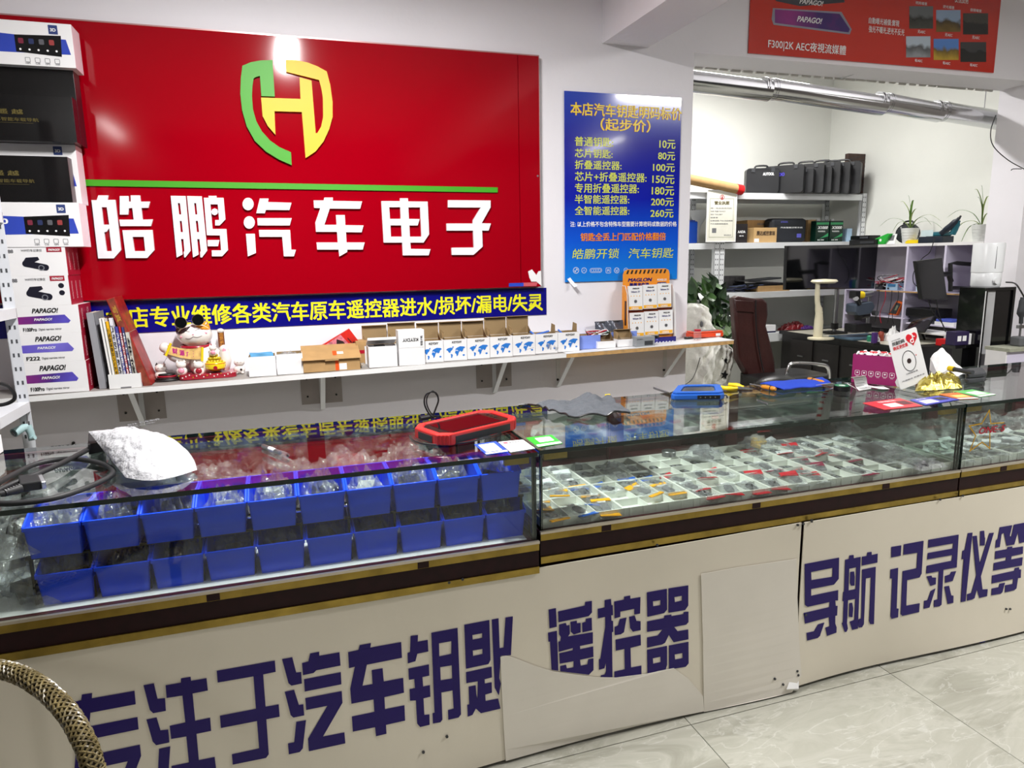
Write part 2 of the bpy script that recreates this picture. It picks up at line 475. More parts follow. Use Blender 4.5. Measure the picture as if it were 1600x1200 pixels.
struct('ceiling', B().bb((XL, YF, TOP), (XR, YB + 0.15, TOP + 0.12)), WALL)
struct('trim_1', B().bb((PY(941, 68, YW).x, YF, PY(941, 68, YW).z), (PY(1013, 72, YW).x, YW, TOP)), WALL)   # concrete beam
# crumbling plaster lip on the underside of the opening
lb = B()
random.seed(3)
lipm = M('chipped_plaster', (205, 203, 198), 0.85, bump=0.4)
for i in range(30):
    xx = XO0 + 0.02 + i * 0.087; zz = z1 + (z2 - z1) * (xx - XO0) / (XO1 - XO0)
    lb.box((xx, YW + 0.255, zz - random.uniform(0.001, 0.006)), (random.uniform(0.05, 0.085), 0.012, 0.012), mi=0)
lip = struct('trim_2', lb, lipm)
# ceiling lamps (the fittings that carry the light; the street-end pair is added fill)
LAMPM = M('lamp_tube_glow', (255, 252, 246), 0.3, emit=9.0, var=0)
for i, (lx, ly, lz, lr, lp) in enumerate(LAMPS):
    lab = ['white batten ceiling lamp above the left display counter', 'white batten ceiling lamp right of the ceiling beam', 'added unseen fill lamp near the street end left of the beam',
           'added unseen fill lamp near the street end right of the beam', 'white batten ceiling lamp at the far right of the shop', 'white batten ceiling lamp over the workshop alcove'][i]
    t = thing('ceiling_lamp', lab, 'lamp', (lx, ly, lz), lr)
    if CEIL - lz > 0.1:
        for s in (-0.3, 0.3): obj('hanger', B().cyl((0, s, 0), (0, s, CEIL - lz), 0.004, n=8), STEEL, t)
    Lh = 0.6 if i else 0.35
    obj('housing', B().box((0, 0, -0.02), (0.1, Lh * 2 + 0.06, 0.04)), WMET, t, bevel=0.004)
    obj('glass_tube', B().cyl((0, -Lh, -0.055), (0, Lh, -0.055), 0.014, n=14), LAMPM, t, smooth=True)
    for s in (-1, 1): obj('end_cap', B().box((0, s * (Lh + 0.015), -0.05), (0.05, 0.03, 0.03)), WMET, t)

# ------------------------------------------------------------------ big red sign
YS = YW - 0.035
def fp(pts, Y, o):     # photo pixels -> frame coordinates on the upright plane Y, relative to o
    return [((PY(x, y, Y).x - o[0]), (PY(x, y, Y).z - o[2])) for x, y in pts]
s_tr = PY(841.5, 88, YS); s_br = PY(846, 447.5, YS)
so = (-1.45, YS, s_br.z)
sign = thing('wall_signboard', 'large glossy red signboard with raised white characters and a green and yellow crest', 'signboard', so)
RED = M('glossy_red_acrylic', (152, 0, 18), 0.09, var=0.03, scale=1.2)
RED.node_tree.nodes['Principled BSDF'].inputs['Specular IOR Level'].default_value = 0.32
W_, H_ = s_tr.x + 1.45, s_tr.z - s_br.z
xs = PY(812, 300, YS).x + 1.45
sb = B()
sb.bb((0, 0, 0), (xs - 0.0015, 0.035, H_)); sb.bb((xs + 0.0015, 0, 0), (W_, 0.035, H_))
obj('red_panel', sb, RED, sign)
al = M('sign_aluminium_edge', (205, 160, 160), 0.3, 0.6)
obj('edge_trim', B().bb((0, -0.001, H_), (W_, 0.035, H_ + 0.006)).bb((W_, -0.001, 0), (W_ + 0.003, 0.035, H_ + 0.006)), al, sign)
GREEN = M('green_acrylic', (58, 154, 6), 0.5, var=0.02)
YEL = M('yellow_acrylic', (226, 182, 0), 0.5, var=0.02)
WLET = M('white_acrylic_letter', (236, 236, 242), 0.32, var=0.015)
SF = ((0, 0, 0), (1, 0, 0), (0, 0, 1), (0, -1, 0))
gb = fp([(125, 280.5), (777, 293), (777, 301), (125, 290.5)], YS, so)
obj('green_bar', B().poly([gb], SF, t=0.008), GREEN, sign)
LS = 6.6667
A1 = [["92,35 195,35 185,82 268,82 328,605 252,692 90,692 20,85 75,85", "125,158 180,158 205,340 145,340", "205,375 232,615 178,615 152,420 180,412"],
 ["315,42 405,42 408,100 430,100 428,35 525,35 532,100 630,100 612,165 540,165 552,288 660,285 640,355 320,355 310,288 460,288 445,165 408,170 402,235 315,235"],
 ["342,398 655,395 675,605 600,688 380,688", "447,467 565,467 580,615 468,615"]]
A2 = [["845,40 1000,42 1052,612 998,682 986,680 980,622 988,618 978,490 952,490 968,652 908,682", "918,115 942,115 955,235 932,235", "938,300 960,300 972,418 948,418"],
 ["1015,42 1168,45 1225,612 1170,682 1155,680 1150,622 1158,618 1145,490 1120,490 1135,652 1078,682", "1088,115 1110,115 1122,235 1100,235", "1105,300 1128,300 1140,418 1117,418"],
 ["1190,60 1240,60 1240,40 1322,40 1322,60 1395,60 1415,285 1355,348 1308,348 1308,292 1350,292 1335,128 1258,128 1280,385 1425,385 1442,605 1380,670 1275,670 1272,608 1370,608 1358,452 1222,450"],
 ["1339,206 1330,230 1303,242 1276,230 1267,206 1276,182 1303,170 1330,182"], ["1228,500 1352,500 1338,565 1232,565"]]
E1 = ' '.join('%.0f,%.0f' % (118 + 58 * cos(a * pi / 10), 125 + 65 * sin(a * pi / 10)) for a in range(20))
E2 = ' '.join('%.0f,%.0f' % (130 + 58 * cos(a * pi / 10), 317 + 65 * sin(a * pi / 10)) for a in range(20))
A3 = [[E1], [E2], ["95,435 188,435 200,635 115,672"], ["240,68 330,68 325,105 570,112 548,188 302,186 292,222 203,220"], ["213,272 572,272 552,348 218,348"],
 ["230,395 555,395 568,600 617,602 595,670 490,670 473,467 236,467"]]
A4 = [["800,88 905,88 912,58 1000,58 1000,92 1305,98 1285,175 968,172 912,342 1040,342 1032,240 1125,240 1130,345 1320,348 1300,420 1137,418 1143,525 1332,525 1312,600 1150,600 1150,625 1068,672 1060,600 838,600 830,525 1052,525 1045,415 825,415 818,320 870,168 805,165"]]
A5 = [["105,95 300,95 300,65 382,65 384,98 587,100 603,440 545,527 407,527 412,592 617,595 598,660 330,660 323,527 130,527", "187,158 303,158 308,280 195,280",
  "387,160 510,160 524,465 403,465 397,348 485,348 503,282 392,280", "200,347 313,347 320,465 205,465"]]
A6 = [["800,85 1243,88 1243,160 1150,325 1246,328 1223,402 1155,402 1160,570 1065,655 840,655 837,580 1070,578 1062,402 787,402 785,328 1060,328 1060,295 1142,162 800,160"]]
for data, ox in ((A1, 140), (A2, 140), (A3, 370), (A4, 370), (A5, 580), (A6, 580)):
    b = B()
    for grp in data:
        b.poly([fp(pz(q, ox, 300, LS), YS - 0.012, so) for q in grp], SF, t=0.014)
    obj('character', b, WLET, sign)
LG = 6.316
g = "118,145 200,110 300,92 415,88 438,448 305,443 292,245 258,252 230,268 218,340 213,440 222,570 255,690 310,790 390,880 480,945 598,998 605,1125 480,1070 350,990 240,885 160,740 115,580 98,420 103,270"
yl = "543,83 640,88 760,112 860,150 950,200 985,330 1008,500 1008,650 975,770 920,890 840,990 742,1055 705,600 435,592 445,825 370,740 318,640 303,458 692,472 682,258 800,290 842,810 858,808 895,745 915,650 912,460 900,380 875,285 720,245 552,205"
obj('crest', B().poly([fp(pz(g, 360, 80, LG), YS - 0.012, so)], SF, t=0.014), GREEN, sign, label='green half of the crest')
obj('crest', B().poly([fp(pz(yl, 360, 80, LG), YS - 0.012, so)], SF, t=0.014), YEL, sign, label='yellow half of the crest')
# torn white sticker and the small blue sticker in the corner
obj('torn_sticker', B().poly([fp([(825, 424), (831, 421), (838, 430), (841, 424), (845, 423), (846, 447), (838, 440), (830, 440), (827, 434)], YS, so)], SF, t=0.003), PAPER, sign)
obj('small_sticker', B().poly([fp([(795, 442.5), (818, 441.8), (818, 447.3), (795, 448)], YS, so)], SF, t=0.002), M('sticker_blue', (40, 70, 190), 0.4), sign)
obj('small_sticker', B().poly([fp([(818, 441.8), (840, 441), (838, 446.8), (818, 447.3)], YS, so)], SF, t=0.002), M('sticker_red', (205, 90, 100), 0.4), sign)
sc = PY(840, 275, YS)
obj('screw', B().cyl((sc.x - so[0], 0, sc.z - so[2]), (sc.x - so[0], -0.003, sc.z - so[2]), 0.005, n=10), STEEL, sign)

# blue strip under the sign
YT = YW - 0.004
a = PY(854, 491.5, YT); c = PY(854, 449.5, YT)
so2 = (-1.3, YT, a.z)
strip = thing('blue_strip_sign', 'long dark blue strip sign with yellow characters under the red signboard', 'sign', so2)
obj('board', B().bb((0, 0, 0), (a.x + 1.3, 0.004, c.z - a.z)), M('deep_blue_print', (10, 8, 122), 0.25, var=0.04), strip)
YINK = M('yellow_print', (236, 232, 30), 0.4, var=0.02)
lx0 = PY(166, 500, YT).x; lx1 = PY(848, 470, YT).x
text('本店专业维修各类汽车原车遥控器进水/损坏/漏电/失灵', SF, lx0 + 1.3, 0.022, lx1 - lx0, c.z - a.z - 0.05, YINK, strip, bold=0.028)

# blue price poster
YP = YW - 0.009
pc = [PY(886.5, 142, YP), PY(1069, 152, YP), PY(1061.5, 436, YP), PY(883, 441, YP)]
po = (pc[3].x, YP, pc[3].z - 0.0)
pw = pc[1].x - pc[0].x; ph = pc[0].z - pc[3].z
poster = thing('price_poster', 'tall blue price list poster with yellow prices on the white wall beside the red signboard', 'poster', po)
obj('board', B().bb((0, 0, 0), (pw, 0.006, ph)), grad_mat('poster_print', [(0, (28, 132, 226)), (0.22, (18, 88, 214)), (0.45, (16, 30, 168)), (0.75, (22, 24, 150)), (1, (26, 62, 176))], 'Z', 0, ph, rough=0.14), poster)
def pl(s, xa, ya, xb, yb, m, bold=0.02, lift=0.0012, par=poster, org=po, Y=YP, **k):
    A = PY(xa, yb, Y); C2 = PY(xb, yb, Y); T = PY(xa, ya, Y)
    return text(s, SF, A.x - org[0], A.z - org[2], C2.x - A.x, T.z - A.z, m, par, bold=bold, lift=lift, **k)
GOLD = M('gold_yellow_print', (240, 210, 30), 0.35, var=0.02)
RINK = M('red_outline_print', (200, 40, 20), 0.35)
YG = M('yellow_green_print', (215, 222, 70), 0.35, var=0.02)
for m_, bo, li in ((RINK, 0.04, 0.0010), (GOLD, 0.02, 0.0022)):
    pl('本店汽车钥匙明码标价', 891, 159, 1065, 180, m_, bo, li)
    pl('（起步价）', 938, 184, 1016, 204, m_, bo, li)
rows = [('普通钥匙:', '10元', 213, 228, 958, 1030), ('芯片钥匙:', '80元', 232, 246, 957, 1028), ('折叠遥控器:', '100元', 250, 264, 971, 1020), ('芯片+折叠遥控器:', '150元', 268, 283, 1010, 1019),
        ('专用折叠遥控器:', '180元', 286, 301, 998, 1018), ('半智能遥控器:', '200元', 304, 318, 983, 1017), ('全智能遥控器:', '260元', 322, 336, 983, 1016)]
for s1, s2, ya, yb, x1, x2 in rows:
    pl(s1, 898, ya, x1, yb, YG, 0.016)
    pl(s2, x2, ya + 5, 1055 - (336 > 0) * (ya - 213) / 35, yb + 4, YG, 0.02)
pl('注: 以上价格不包含特殊车型需要计算密码或数据的价格', 891, 346, 1057, 354.5, WINK, 0.02)
pl('钥匙全丢上门匹配价格翻倍', 907, 364, 1040, 377, RINK, 0.05, 0.0010); pl('钥匙全丢上门匹配价格翻倍', 907, 364, 1040, 377, M('orange_print', (240, 150, 40), 0.4), 0.01, 0.0016)
pl('皓鹏开锁', 894, 389, 966, 405, YG, 0.004, slant=0.15); pl('汽车钥匙', 981, 388, 1051, 404, YG, 0.004, slant=0.15)
for i, (cx, wd) in enumerate(((900, 10), (912.5, 9), (931, 22), (950.5, 9), (963.5, 9), (978, 8))):
    q = PY(cx, 422.5, YP); r_ = wd * 0.0018
    gx, gz = q.x - po[0], q.z - po[2]; b = B()
    if i == 2:
        b.poly([rrect(0.074, 0.026, 0.0125, cx=gx, cy=gz), rrect(0.068, 0.021, 0.010, cx=gx, cy=gz)], SF, t=0.001)
        for k in range(4): b.poly([circ(gx - 0.02 + 0.0135 * k, gz, 0.0085), circ(gx - 0.02 + 0.0135 * k, gz, 0.0065)], SF, t=0.0012 + 0.0001 * k)
    elif i == 3:
        b.poly([rrect(0.032, 0.032, 0.006, cx=gx, cy=gz), rrect(0.027, 0.027, 0.005, cx=gx, cy=gz)], SF, t=0.001)
        b.poly([[(gx - 0.008, gz - 0.009), (gx - 0.005, gz - 0.009), (gx - 0.003, gz - 0.001), (gx + 0.003, gz - 0.001), (gx + 0.005, gz - 0.009), (gx + 0.008, gz - 0.009), (gx + 0.005, gz + 0.009), (gx + 0.003, gz + 0.009), (gx + 0.002, gz + 0.002), (gx - 0.002, gz + 0.002), (gx - 0.003, gz + 0.009), (gx - 0.005, gz + 0.009)]], SF, t=0.001)
    else:
        b.poly([circ(gx, gz, r_), circ(gx, gz, r_ * 0.8)], SF, t=0.001)
        if i == 0:
            for a0 in (0, pi): b.poly([[(gx, gz)] + [(gx + r_ * 0.6 * cos(a0 + t * pi / 12), gz + r_ * 0.6 * sin(a0 + t * pi / 12)) for t in range(7)]], SF, t=0.001)
        elif i == 1:
            for k in range(3):
                t = pi / 2 + k * 2 * pi / 3
                b.poly([[(gx + 0.0015 * cos(t + pi / 2), gz + 0.0015 * sin(t + pi / 2)), (gx - 0.0015 * cos(t + pi / 2), gz - 0.0015 * sin(t + pi / 2)), (gx + r_ * 0.85 * cos(t), gz + r_ * 0.85 * sin(t))]], SF, t=0.001)
        elif i == 4:
            b.poly([[(gx - 0.009, gz + 0.008), (gx - 0.006, gz + 0.008), (gx - 0.002, gz - 0.004), (gx, gz + 0.001), (gx + 0.002, gz - 0.004), (gx + 0.006, gz + 0.008), (gx + 0.009, gz + 0.008), (gx + 0.003, gz - 0.010), (gx, gz - 0.004), (gx - 0.003, gz - 0.010)]], SF, t=0.001)
        else:
            b.poly([[(gx - 0.007, gz - 0.002), (gx, gz + 0.002), (gx + 0.007, gz - 0.002), (gx + 0.007, gz + 0.001), (gx, gz + 0.006), (gx - 0.007, gz + 0.001)]], SF, t=0.001)
    obj('printed_badge', b, M('badge_print', (190, 205, 225), 0.4), poster)
# curl of tape peeling at the lower left corner
q = PY(886, 436, YP)
tape = B().sheet(lambda a, b_: (q.x + 0.03 * a + 0.018 * b_, YP - 0.004 - 0.03 * a * a, q.z - 0.045 * a + 0.008 * b_), 8, 2, t=0.0008)
obj('peeling_tape', tape, PAPER, poster, world=True, smooth=True)

# red banner above the opening
YR = YW - 0.006
ro = PY(1169, 83, YR); rb2 = PY(1552, 114, YR)
banner = thing('red_banner', 'red advertising banner with dashcam photographs above the alcove opening', 'banner', ro)
bw = rb2.x - ro.x; bh = 0.62
dz = rb2.z - ro.z
obj('sheet', B().poly([[(0, 0), (bw, dz), (bw, bh), (0, bh)]], SF, t=0.006, base=-0.003), grad_mat('banner_print', [(0, (198, 40, 22)), (0.5, (206, 44, 22)), (1, (170, 24, 26))], 'Z', 0, bh, rough=0.16, coat=0.5), banner)
def rl(s, xa, ya, xb, yb, m, bold=0.01, **k): return pl(s, xa, ya, xb, yb, m, bold, 0.0052, banner, ro, YR, **k)
rl('F300|2K AEC夜視流媒體', 1199, 60, 1321, 78, WINK)
rl('自動曝光補償:實現', 1356, 27, 1404, 37, WINK); rl('強光不曝光,逆光不反光', 1356, 40, 1412, 51, WINK)
rl('夜視技術', 1490, -9, 1512, 4, WINK)
dv = [(1209, 14), (1312, 22), (1328, 45), (1326, 53), (1210, 34), (1208, 24)]
obj('printed_device', B().poly([fp([(1207, 13), (1314, 19), (1330, 46), (1327, 54), (1208, 39), (1205, 30)], YR, ro)], SF, t=0.001, base=0.003), M('device_rim_print', (150, 150, 165), 0.3), banner)
obj('printed_device', B().poly([fp([(1210, 15), (1311, 22), (1327, 46), (1325, 51), (1210, 36)], YR, ro)], SF, t=0.0014, base=0.003), grad_mat('device_screen_print', [(0, (92, 20, 120)), (0.5, (150, 30, 130)), (1, (60, 20, 110))], 'X', 0, 0.5, rough=0.3, wave=9), banner)
rl('PAPAGO!', 1244, 25, 1282, 34, WINK, 0.03, slant=0.3)
obj('printed_device', B().poly([fp([(1200, -22), (1316, -12), (1319, 4), (1250, 10), (1212, 2)], YR, ro)], SF, t=0.0012, base=0.003), M('grey_device_print', (70, 72, 80), 0.3), banner)
rl('PAPAGO!', 1248, -2, 1284, 6, WINK, 0.03, slant=0.3)
random.seed(5)
for k, (xa, ya, xb, yb) in enumerate(((1420, 10, 1457, 45), (1462, 16, 1500, 50), (1504, 21, 1543, 54), (1415, 57, 1453, 90), (1458, 61, 1497, 94), (1500, 66, 1540, 97))):
    P = fp([(xa, yb), (xb, yb), (xb, ya), (xa, ya)], YR, ro)
    c0 = [((70, 74, 66), (105, 112, 115)), ((120, 96, 40), (150, 175, 205)), ((34, 34, 32), (66, 64, 58)), ((150, 155, 160), (190, 205, 220)), ((196, 160, 50), (90, 140, 215)), ((38, 38, 36), (60, 60, 62))][k]
    zz = [p[1] for p in P]
    b = obj('printed_photo', B().poly([P], SF, t=0.001, base=0.003), grad_mat('photo_print_%d' % k, [(0.1, c0[0]), (0.45, tuple(int(v * 0.6) for v in c0[0])), (0.6, c0[1]), (1, c0[1])], 'Z', min(zz), max(zz), rough=0.25, wave=14), banner)
    rl('无AEC' if k < 3 else '有AEC', (xa + xb) / 2 - 6, yb + 2, (xa + xb) / 2 + 6, yb + 7, WINK, 0.01)
    if k < 3: rl(['明亮場景', '逆光場景', '夜視場景'][k], (xa + xb) / 2 - 9, ya - 8, (xa + xb) / 2 + 9, ya - 3, WINK, 0.01)

# steel flue pipe through the alcove
MET = M('galvanised_duct', (205, 206, 208), 0.16, 1.0, var=0.04, scale=3)
dp = [PY(1040, 122, 4.15), PY(1160, 139, 4.10), PY(1350, 163, 4.0), PY(1560, 188, 3.95)]
duct = thing('exhaust_duct', 'shiny galvanised exhaust duct running under the alcove ceiling', 'duct', dp[0])
for i, (a_, b_) in enumerate(((0, 0.28), (0.28, 0.62), (0.62, 0.8), (0.8, 1))):
    A = dp[0].lerp(dp[3], a_); Bq = dp[0].lerp(dp[3], b_)
    A.z += 0.02 * sin(a_ * 3); 
    obj('duct_section', B().cyl(A, Bq, 0.066, n=32), MET, duct, world=True, smooth=True)
    if i:
        d = (dp[3] - dp[0]).normalized()
        for k in (-0.045, -0.03, 0.03, 0.045):
            obj('duct_ridge', B().cyl(A + d * (k - 0.004), A + d * (k + 0.004), 0.069, n=32), MET, duct, world=True, smooth=True)
obj('hanger_strap', B().tube([dp[3] + Vector((-0.15, 0, 0.07)), dp[3] + Vector((-0.15, 0, 0.5))], 0.003), STEEL, duct, world=True)
# straight reflection rod from the header (thin metal bar hanging below the opening lip)
a = PY(1313, 123, YW + 0.25); b_ = PY(1367, 103, YW + 0.02)
rod = thing('metal_rod', 'thin grey metal rod on the underside of the alcove opening', 'rod', a)
obj('bar', B().tube([a, b_], 0.005), STEEL, rod, world=True)
# thin cable at the right pier
pts = [PY(1556, 180, YW - 0.02), PY(1548, 205, YW - 0.02), PY(1552, 228, YW - 0.02), PY(1575, 250, YW - 0.02), PY(1602, 265, YW - 0.02)]
tag(obj('wall_cable', B().tube(pts, 0.003, smooth=5), BLACK, world=True, smooth=True), 'thin black cable hanging from the duct down the right pier', 'cable')
pts = [PY(1580, 266, YW - 0.02), PY(1583, 264, YW - 0.03), PY(1596, 264, YW - 0.02)]
tag(obj('wall_hook', B().tube(pts, 0.003, smooth=3), BLACK, world=True, smooth=True), 'small black wall hook under the cable on the right pier', 'hook')
# ------------------------------------------------------------------ display counters
YC = 1.737; YCB = 2.32; ZT = 0.925
MAROON = M('dark_maroon_laminate', (36, 9, 13), 0.5, var=0.25, scale=30)
MAROON.node_tree.nodes['Principled BSDF'].inputs['Specular IOR Level'].default_value = 0.25
MAROONL = M('maroon_frame', (70, 18, 26), 0.35, var=0.15)
BRASS = M('brass_trim', (160, 136, 66), 0.3, 0.9, var=0.25, scale=14, bump=0.1)
BRASSE = M('pale_metal_rail', (205, 195, 180), 0.3, 0.7)
WBOARD = M('deck_board', (215, 214, 212), 0.5)
DOORG = M('mirror_door', (176, 188, 182), 0.06, 1.0, var=0.02)
def glass_panel(b, a, c):
    """box whose two large faces are clear and whose rims are dark green (material 1)"""
    dx = [abs(c[i] - a[i]) for i in range(3)]; t = dx.index(min(dx)); k = len(b.f)
    b.bb(a, c)
    for i in range(k, len(b.f)):
        vs = [b.v[j] for j in b.f[i]]
        if max(v[t] for v in vs) - min(v[t] for v in vs) > 1e-6: b.m[i] = 1
def counter(x0, x1, label, dzb, dy, stiles):
    y0 = YC + dy; zg = 0.685 + dzb
    t = thing('display_counter', label, 'counter', (x0, y0, 0), 0, None)
    L = x1 - x0; D = YCB - y0
    T = 0.010; TT = 0.012
    b = B(); glass_panel(b, (0, 0, ZT - TT), (L, D, ZT)); obj('glass_top', b, [GLASS, GLEDGE], t)
    b = B(); glass_panel(b, (0.004, 0.004, zg), (L - 0.004, 0.004 + T, ZT - TT)); obj('front_glass', b, [GLASS, GLEDGE], t)
    for xx in (0.004, L - 0.004 - T):
        b = B(); glass_panel(b, (xx, 0.015, zg), (xx + T, D - 0.015, ZT - TT)); obj('side_glass', b, [GLASS, GLEDGE], t)
    # sliding doors at the back with dark stiles
    b = B(); glass_panel(b, (0.02, D - 0.012, zg), (L / 2 + 0.02, D - 0.007, ZT - TT - 0.012)); obj('sliding_door', b, [DOORG, GLEDGE], t)
    b = B(); glass_panel(b, (L / 2 - 0.02, D - 0.005, zg), (L - 0.02, D, ZT - T - 0.012)); obj('sliding_door', b, [DOORG, GLEDGE], t)
    b = B(); b.bb((0, D - 0.014, ZT - TT - 0.014), (L, D, ZT - TT)); obj('top_rail', b, MAROONL, t)
    for sx in stiles: obj('rear_stile', B().bb((sx - x0, D - 0.03, zg), (sx - x0 + 0.055, D - 0.0145, ZT - TT - 0.001)), MAROONL, t)
    # little brass corner clips under the top
    for sx in (0.02, L - 0.09): obj('corner_clip', B().bb((sx, 0.016, ZT - TT - 0.022), (sx + 0.07, 0.03, ZT - TT - 0.002)), BRASS, t)
    obj('deck', B().bb((0, 0.001, zg - 0.012), (L, D, zg)), MAROONL, t)
    obj('metal_rail', B().bb((-0.001, -0.006, zg - 0.004), (L + 0.001, 0.004, zg + 0.003)), BRASSE, t)
    obj('brass_strip', B().bb((0, -0.004, zg - 0.024), (L, 0.003, zg - 0.004)), BRASS, t)
    obj('fascia', B().bb((0, 0, zg - 0.073), (L, 0.012, zg - 0.024)), MAROON, t)
    obj('brass_strip', B().bb((0, -0.004, zg - 0.093), (L, 0.004, zg - 0.073)), BRASS, t)
    for k in range(3):
        xx = L * (0.12 + 0.33 * k); obj('strip_joint', B().bb((xx, -0.005, zg - 0.023), (xx + 0.03, -0.0035, zg - 0.006)), MAROON, t)
    # closed carcass below
    b = B(); b.bb((0.004, 0.012, 0.04), (L - 0.004, 0.024, zg - 0.09)); b.bb((0.004, 0.024, 0.04), (0.02, D - 0.02, zg - 0.02)); b.bb((L - 0.02, 0.024, 0.04), (L - 0.004, D - 0.02, zg - 0.02)); b.bb((0.02, 0.024, 0.04), (L - 0.02, D - 0.02, 0.055))
    b.bb((0.02, D - 0.03, 0.055), (L - 0.02, D - 0.02, zg - 0.02))
    obj('carcass', b, MAROON, t)
    for fx in (0.05, L - 0.09):
        for fy in (0.05, D - 0.1): obj('foot', B().bb((fx, fy, 0), (fx + 0.04, fy + 0.04, 0.041)), BLACK, t)
    return t
XA = 0.640
st1 = PY(497, 740, YCB - 0.02).x - 0.027; st2 = PY(962, 700, YCB - 0.02).x - 0.027; st3 = PY(1140, 680, YCB - 0.02).x - 0.027; st4 = PY(1456, 640, YCB - 0.02).x - 0.027; st5 = PY(1590, 630, YCB - 0.02).x - 0.027
counter(-0.93, XA - 0.004, 'left glass display counter with blue bins inside and maroon and brass fascia', -0.020, -0.014, [-0.9, st1, XA - 0.09])
counter(XA + 0.006, 2.222, 'middle glass display counter filled with white compartment trays of keys', 0.0, 0, [XA + 0.012, st2, st3, 2.16])
counter(2.229, 3.80, 'right glass display counter with a gold star sticker on its front glass', 0.0, 0, [2.235, st4, st5])
# gold star sticker on the right counter's front glass
q = PY(1540, 675, YC)
star = thing('star_decal', 'gold star outline decal with red lettering on the right counter glass', 'sticker', (q.x, YC + 0.0035, q.z))
GOLDP = M('gold_foil_print', (196, 150, 30), 0.35, 0.3)
so3 = (q.x, YC, q.z); k = 6.67
P = fp([(1440 + x / k, 600 + y / k) for x, y in [(715, 275), (730, 415), (865, 405), (720, 500), (720, 675), (640, 608), (512, 700), (573, 540), (505, 440), (635, 415)]], YC, so3)
cx_ = sum(p[0] for p in P) / 10; cz_ = sum(p[1] for p in P) / 10
b = B()
for i in range(10):
    if i in (2,): continue
    A = Vector((P[i][0], P[i][1], 0)); C2 = Vector((P[(i + 1) % 10][0], P[(i + 1) % 10][1], 0))
    d = (C2 - A).normalized() * 0.0022; n_ = Vector((-d.y, d.x, 0))
    b.poly([[(A - d - n_)[:2], (C2 + d - n_)[:2], (C2 + d + n_)[:2], (A - d + n_)[:2]]], SF, t=0.0006 + 0.00002 * i)
obj('star_outline', b, GOLDP, star)
text('ONE–S', SF, PY(1529, 678, YC).x - q.x, PY(1529, 679, YC).z - q.z, PY(1570, 670, YC).x - PY(1529, 678, YC).x, 0.024, M('crimson_print', (170, 10, 40), 0.4), star, bold=0.03, slant=0.25, lift=0.002)
text('COLLECTION', SF, PY(1532, 683, YC).x - q.x, PY(1532, 685, YC).z - q.z, 0.04, 0.004, GOLDP, star, bold=0.01, lift=0.002)

# ------------------------------------------------------------------ printed boards along the counter fronts
YBD = YC - 0.012
SHEETM = M('white_foam_board', (230, 222, 206), 0.35, var=0.04, scale=2.2)
SHEET2 = M('white_vinyl_patch', (230, 224, 214), 0.32, var=0.02)
PURP = M('purple_vinyl', (36, 18, 100), 0.35, var=0.04)
PURP.node_tree.nodes['Principled BSDF'].inputs['Specular IOR Level'].default_value = 0.22
def YZP(pts, Y): return [(PY(x, y, Y).x, PY(x, y, Y).z) for x, y in pts]
def wob(x, z, x0, x1):    # gentle buckling of the thin boards towards the floor
    return 0.0
zl = 0.594
def board(name, lab, x0, x1, zt0, zt1, ypl, seed):
    t = thing(name, lab, 'board', ((x0 + x1) / 2, ypl, 0.012))
    def f(a, c):
        x = x0 + (x1 - x0) * a; z = 0.012 + (zt0 + (zt1 - zt0) * a - 0.012) * c
        w_ = (1 - c) ** 3 * 0.010 * (1 + sin(x * 5 + seed)) + 0.0012 * sin(x * 9 + c * 4 + seed)
        return (x, ypl - w_, z)
    obj('panel', B().sheet(f, 60, 14, t=0.003), SHEETM, t, world=True, smooth=True)
    return t, f
lb_, lf = board('lettered_board', 'long white board with purple characters fixed along the left counter fronts', -0.93, PY(1246, 930, YBD).x, 0.572, 0.592, YBD, 0.3)
rb_, rf = board('lettered_board', 'white board with purple characters on the right counter fronts', PY(1250, 930, YBD).x, 3.8, 0.592, 0.592, YBD, 1.7)
rb_.name = 'lettered_board.001'
C1 = [["95,382 180,362 187,303 293,287 290,342 735,262 747,400 275,490 262,635 765,537 777,662 250,770 238,940 790,825 803,940 690,1240 820,1210 830,1340 330,1450 320,1320 560,1270 665,995 110,1110 130,797 92,805 80,668 150,655 175,505 105,520"],
 ["830,203 937,183 975,345 1053,337 1062,468 930,493 895,460"], ["860,562 965,540 1005,675 1085,667 1098,798 960,828 925,790"], ["990,868 1107,843 1085,1160 1060,1190 960,1210 950,1100 980,1090"],
 ["1060,203 1220,175 1220,130 1320,113 1325,155 1485,127 1500,253 1340,285 1367,573 1523,540 1533,675 1380,707 1405,985 1570,950 1585,1075 1130,1170 1120,1047 1302,1010 1275,735 1117,762 1102,627 1265,592 1235,307 1070,333"]]
C2_ = [["113,285 657,190 665,293 547,317 570,620 693,598 702,710 577,735 600,1060 575,1095 263,1163 255,1068 510,1010 490,752 152,820 143,707 480,640 457,335 122,393"],
 ["725,177 820,160 857,302 903,298 910,402 812,422 785,400"], ["750,482 837,462 882,603 923,597 932,697 830,718 805,695"], ["857,760 948,743 918,1000 890,1035 788,1058 780,960 838,948"],
 ["912,215 970,200 988,125 1073,110 1073,148 1263,115 1272,237 1045,280 1020,305 920,325"], ["930,365 1275,300 1280,410 937,477"], ["942,540 1283,475 1290,580 1105,893 1307,853 1315,950 975,1027 967,915 1150,608 950,647"]]
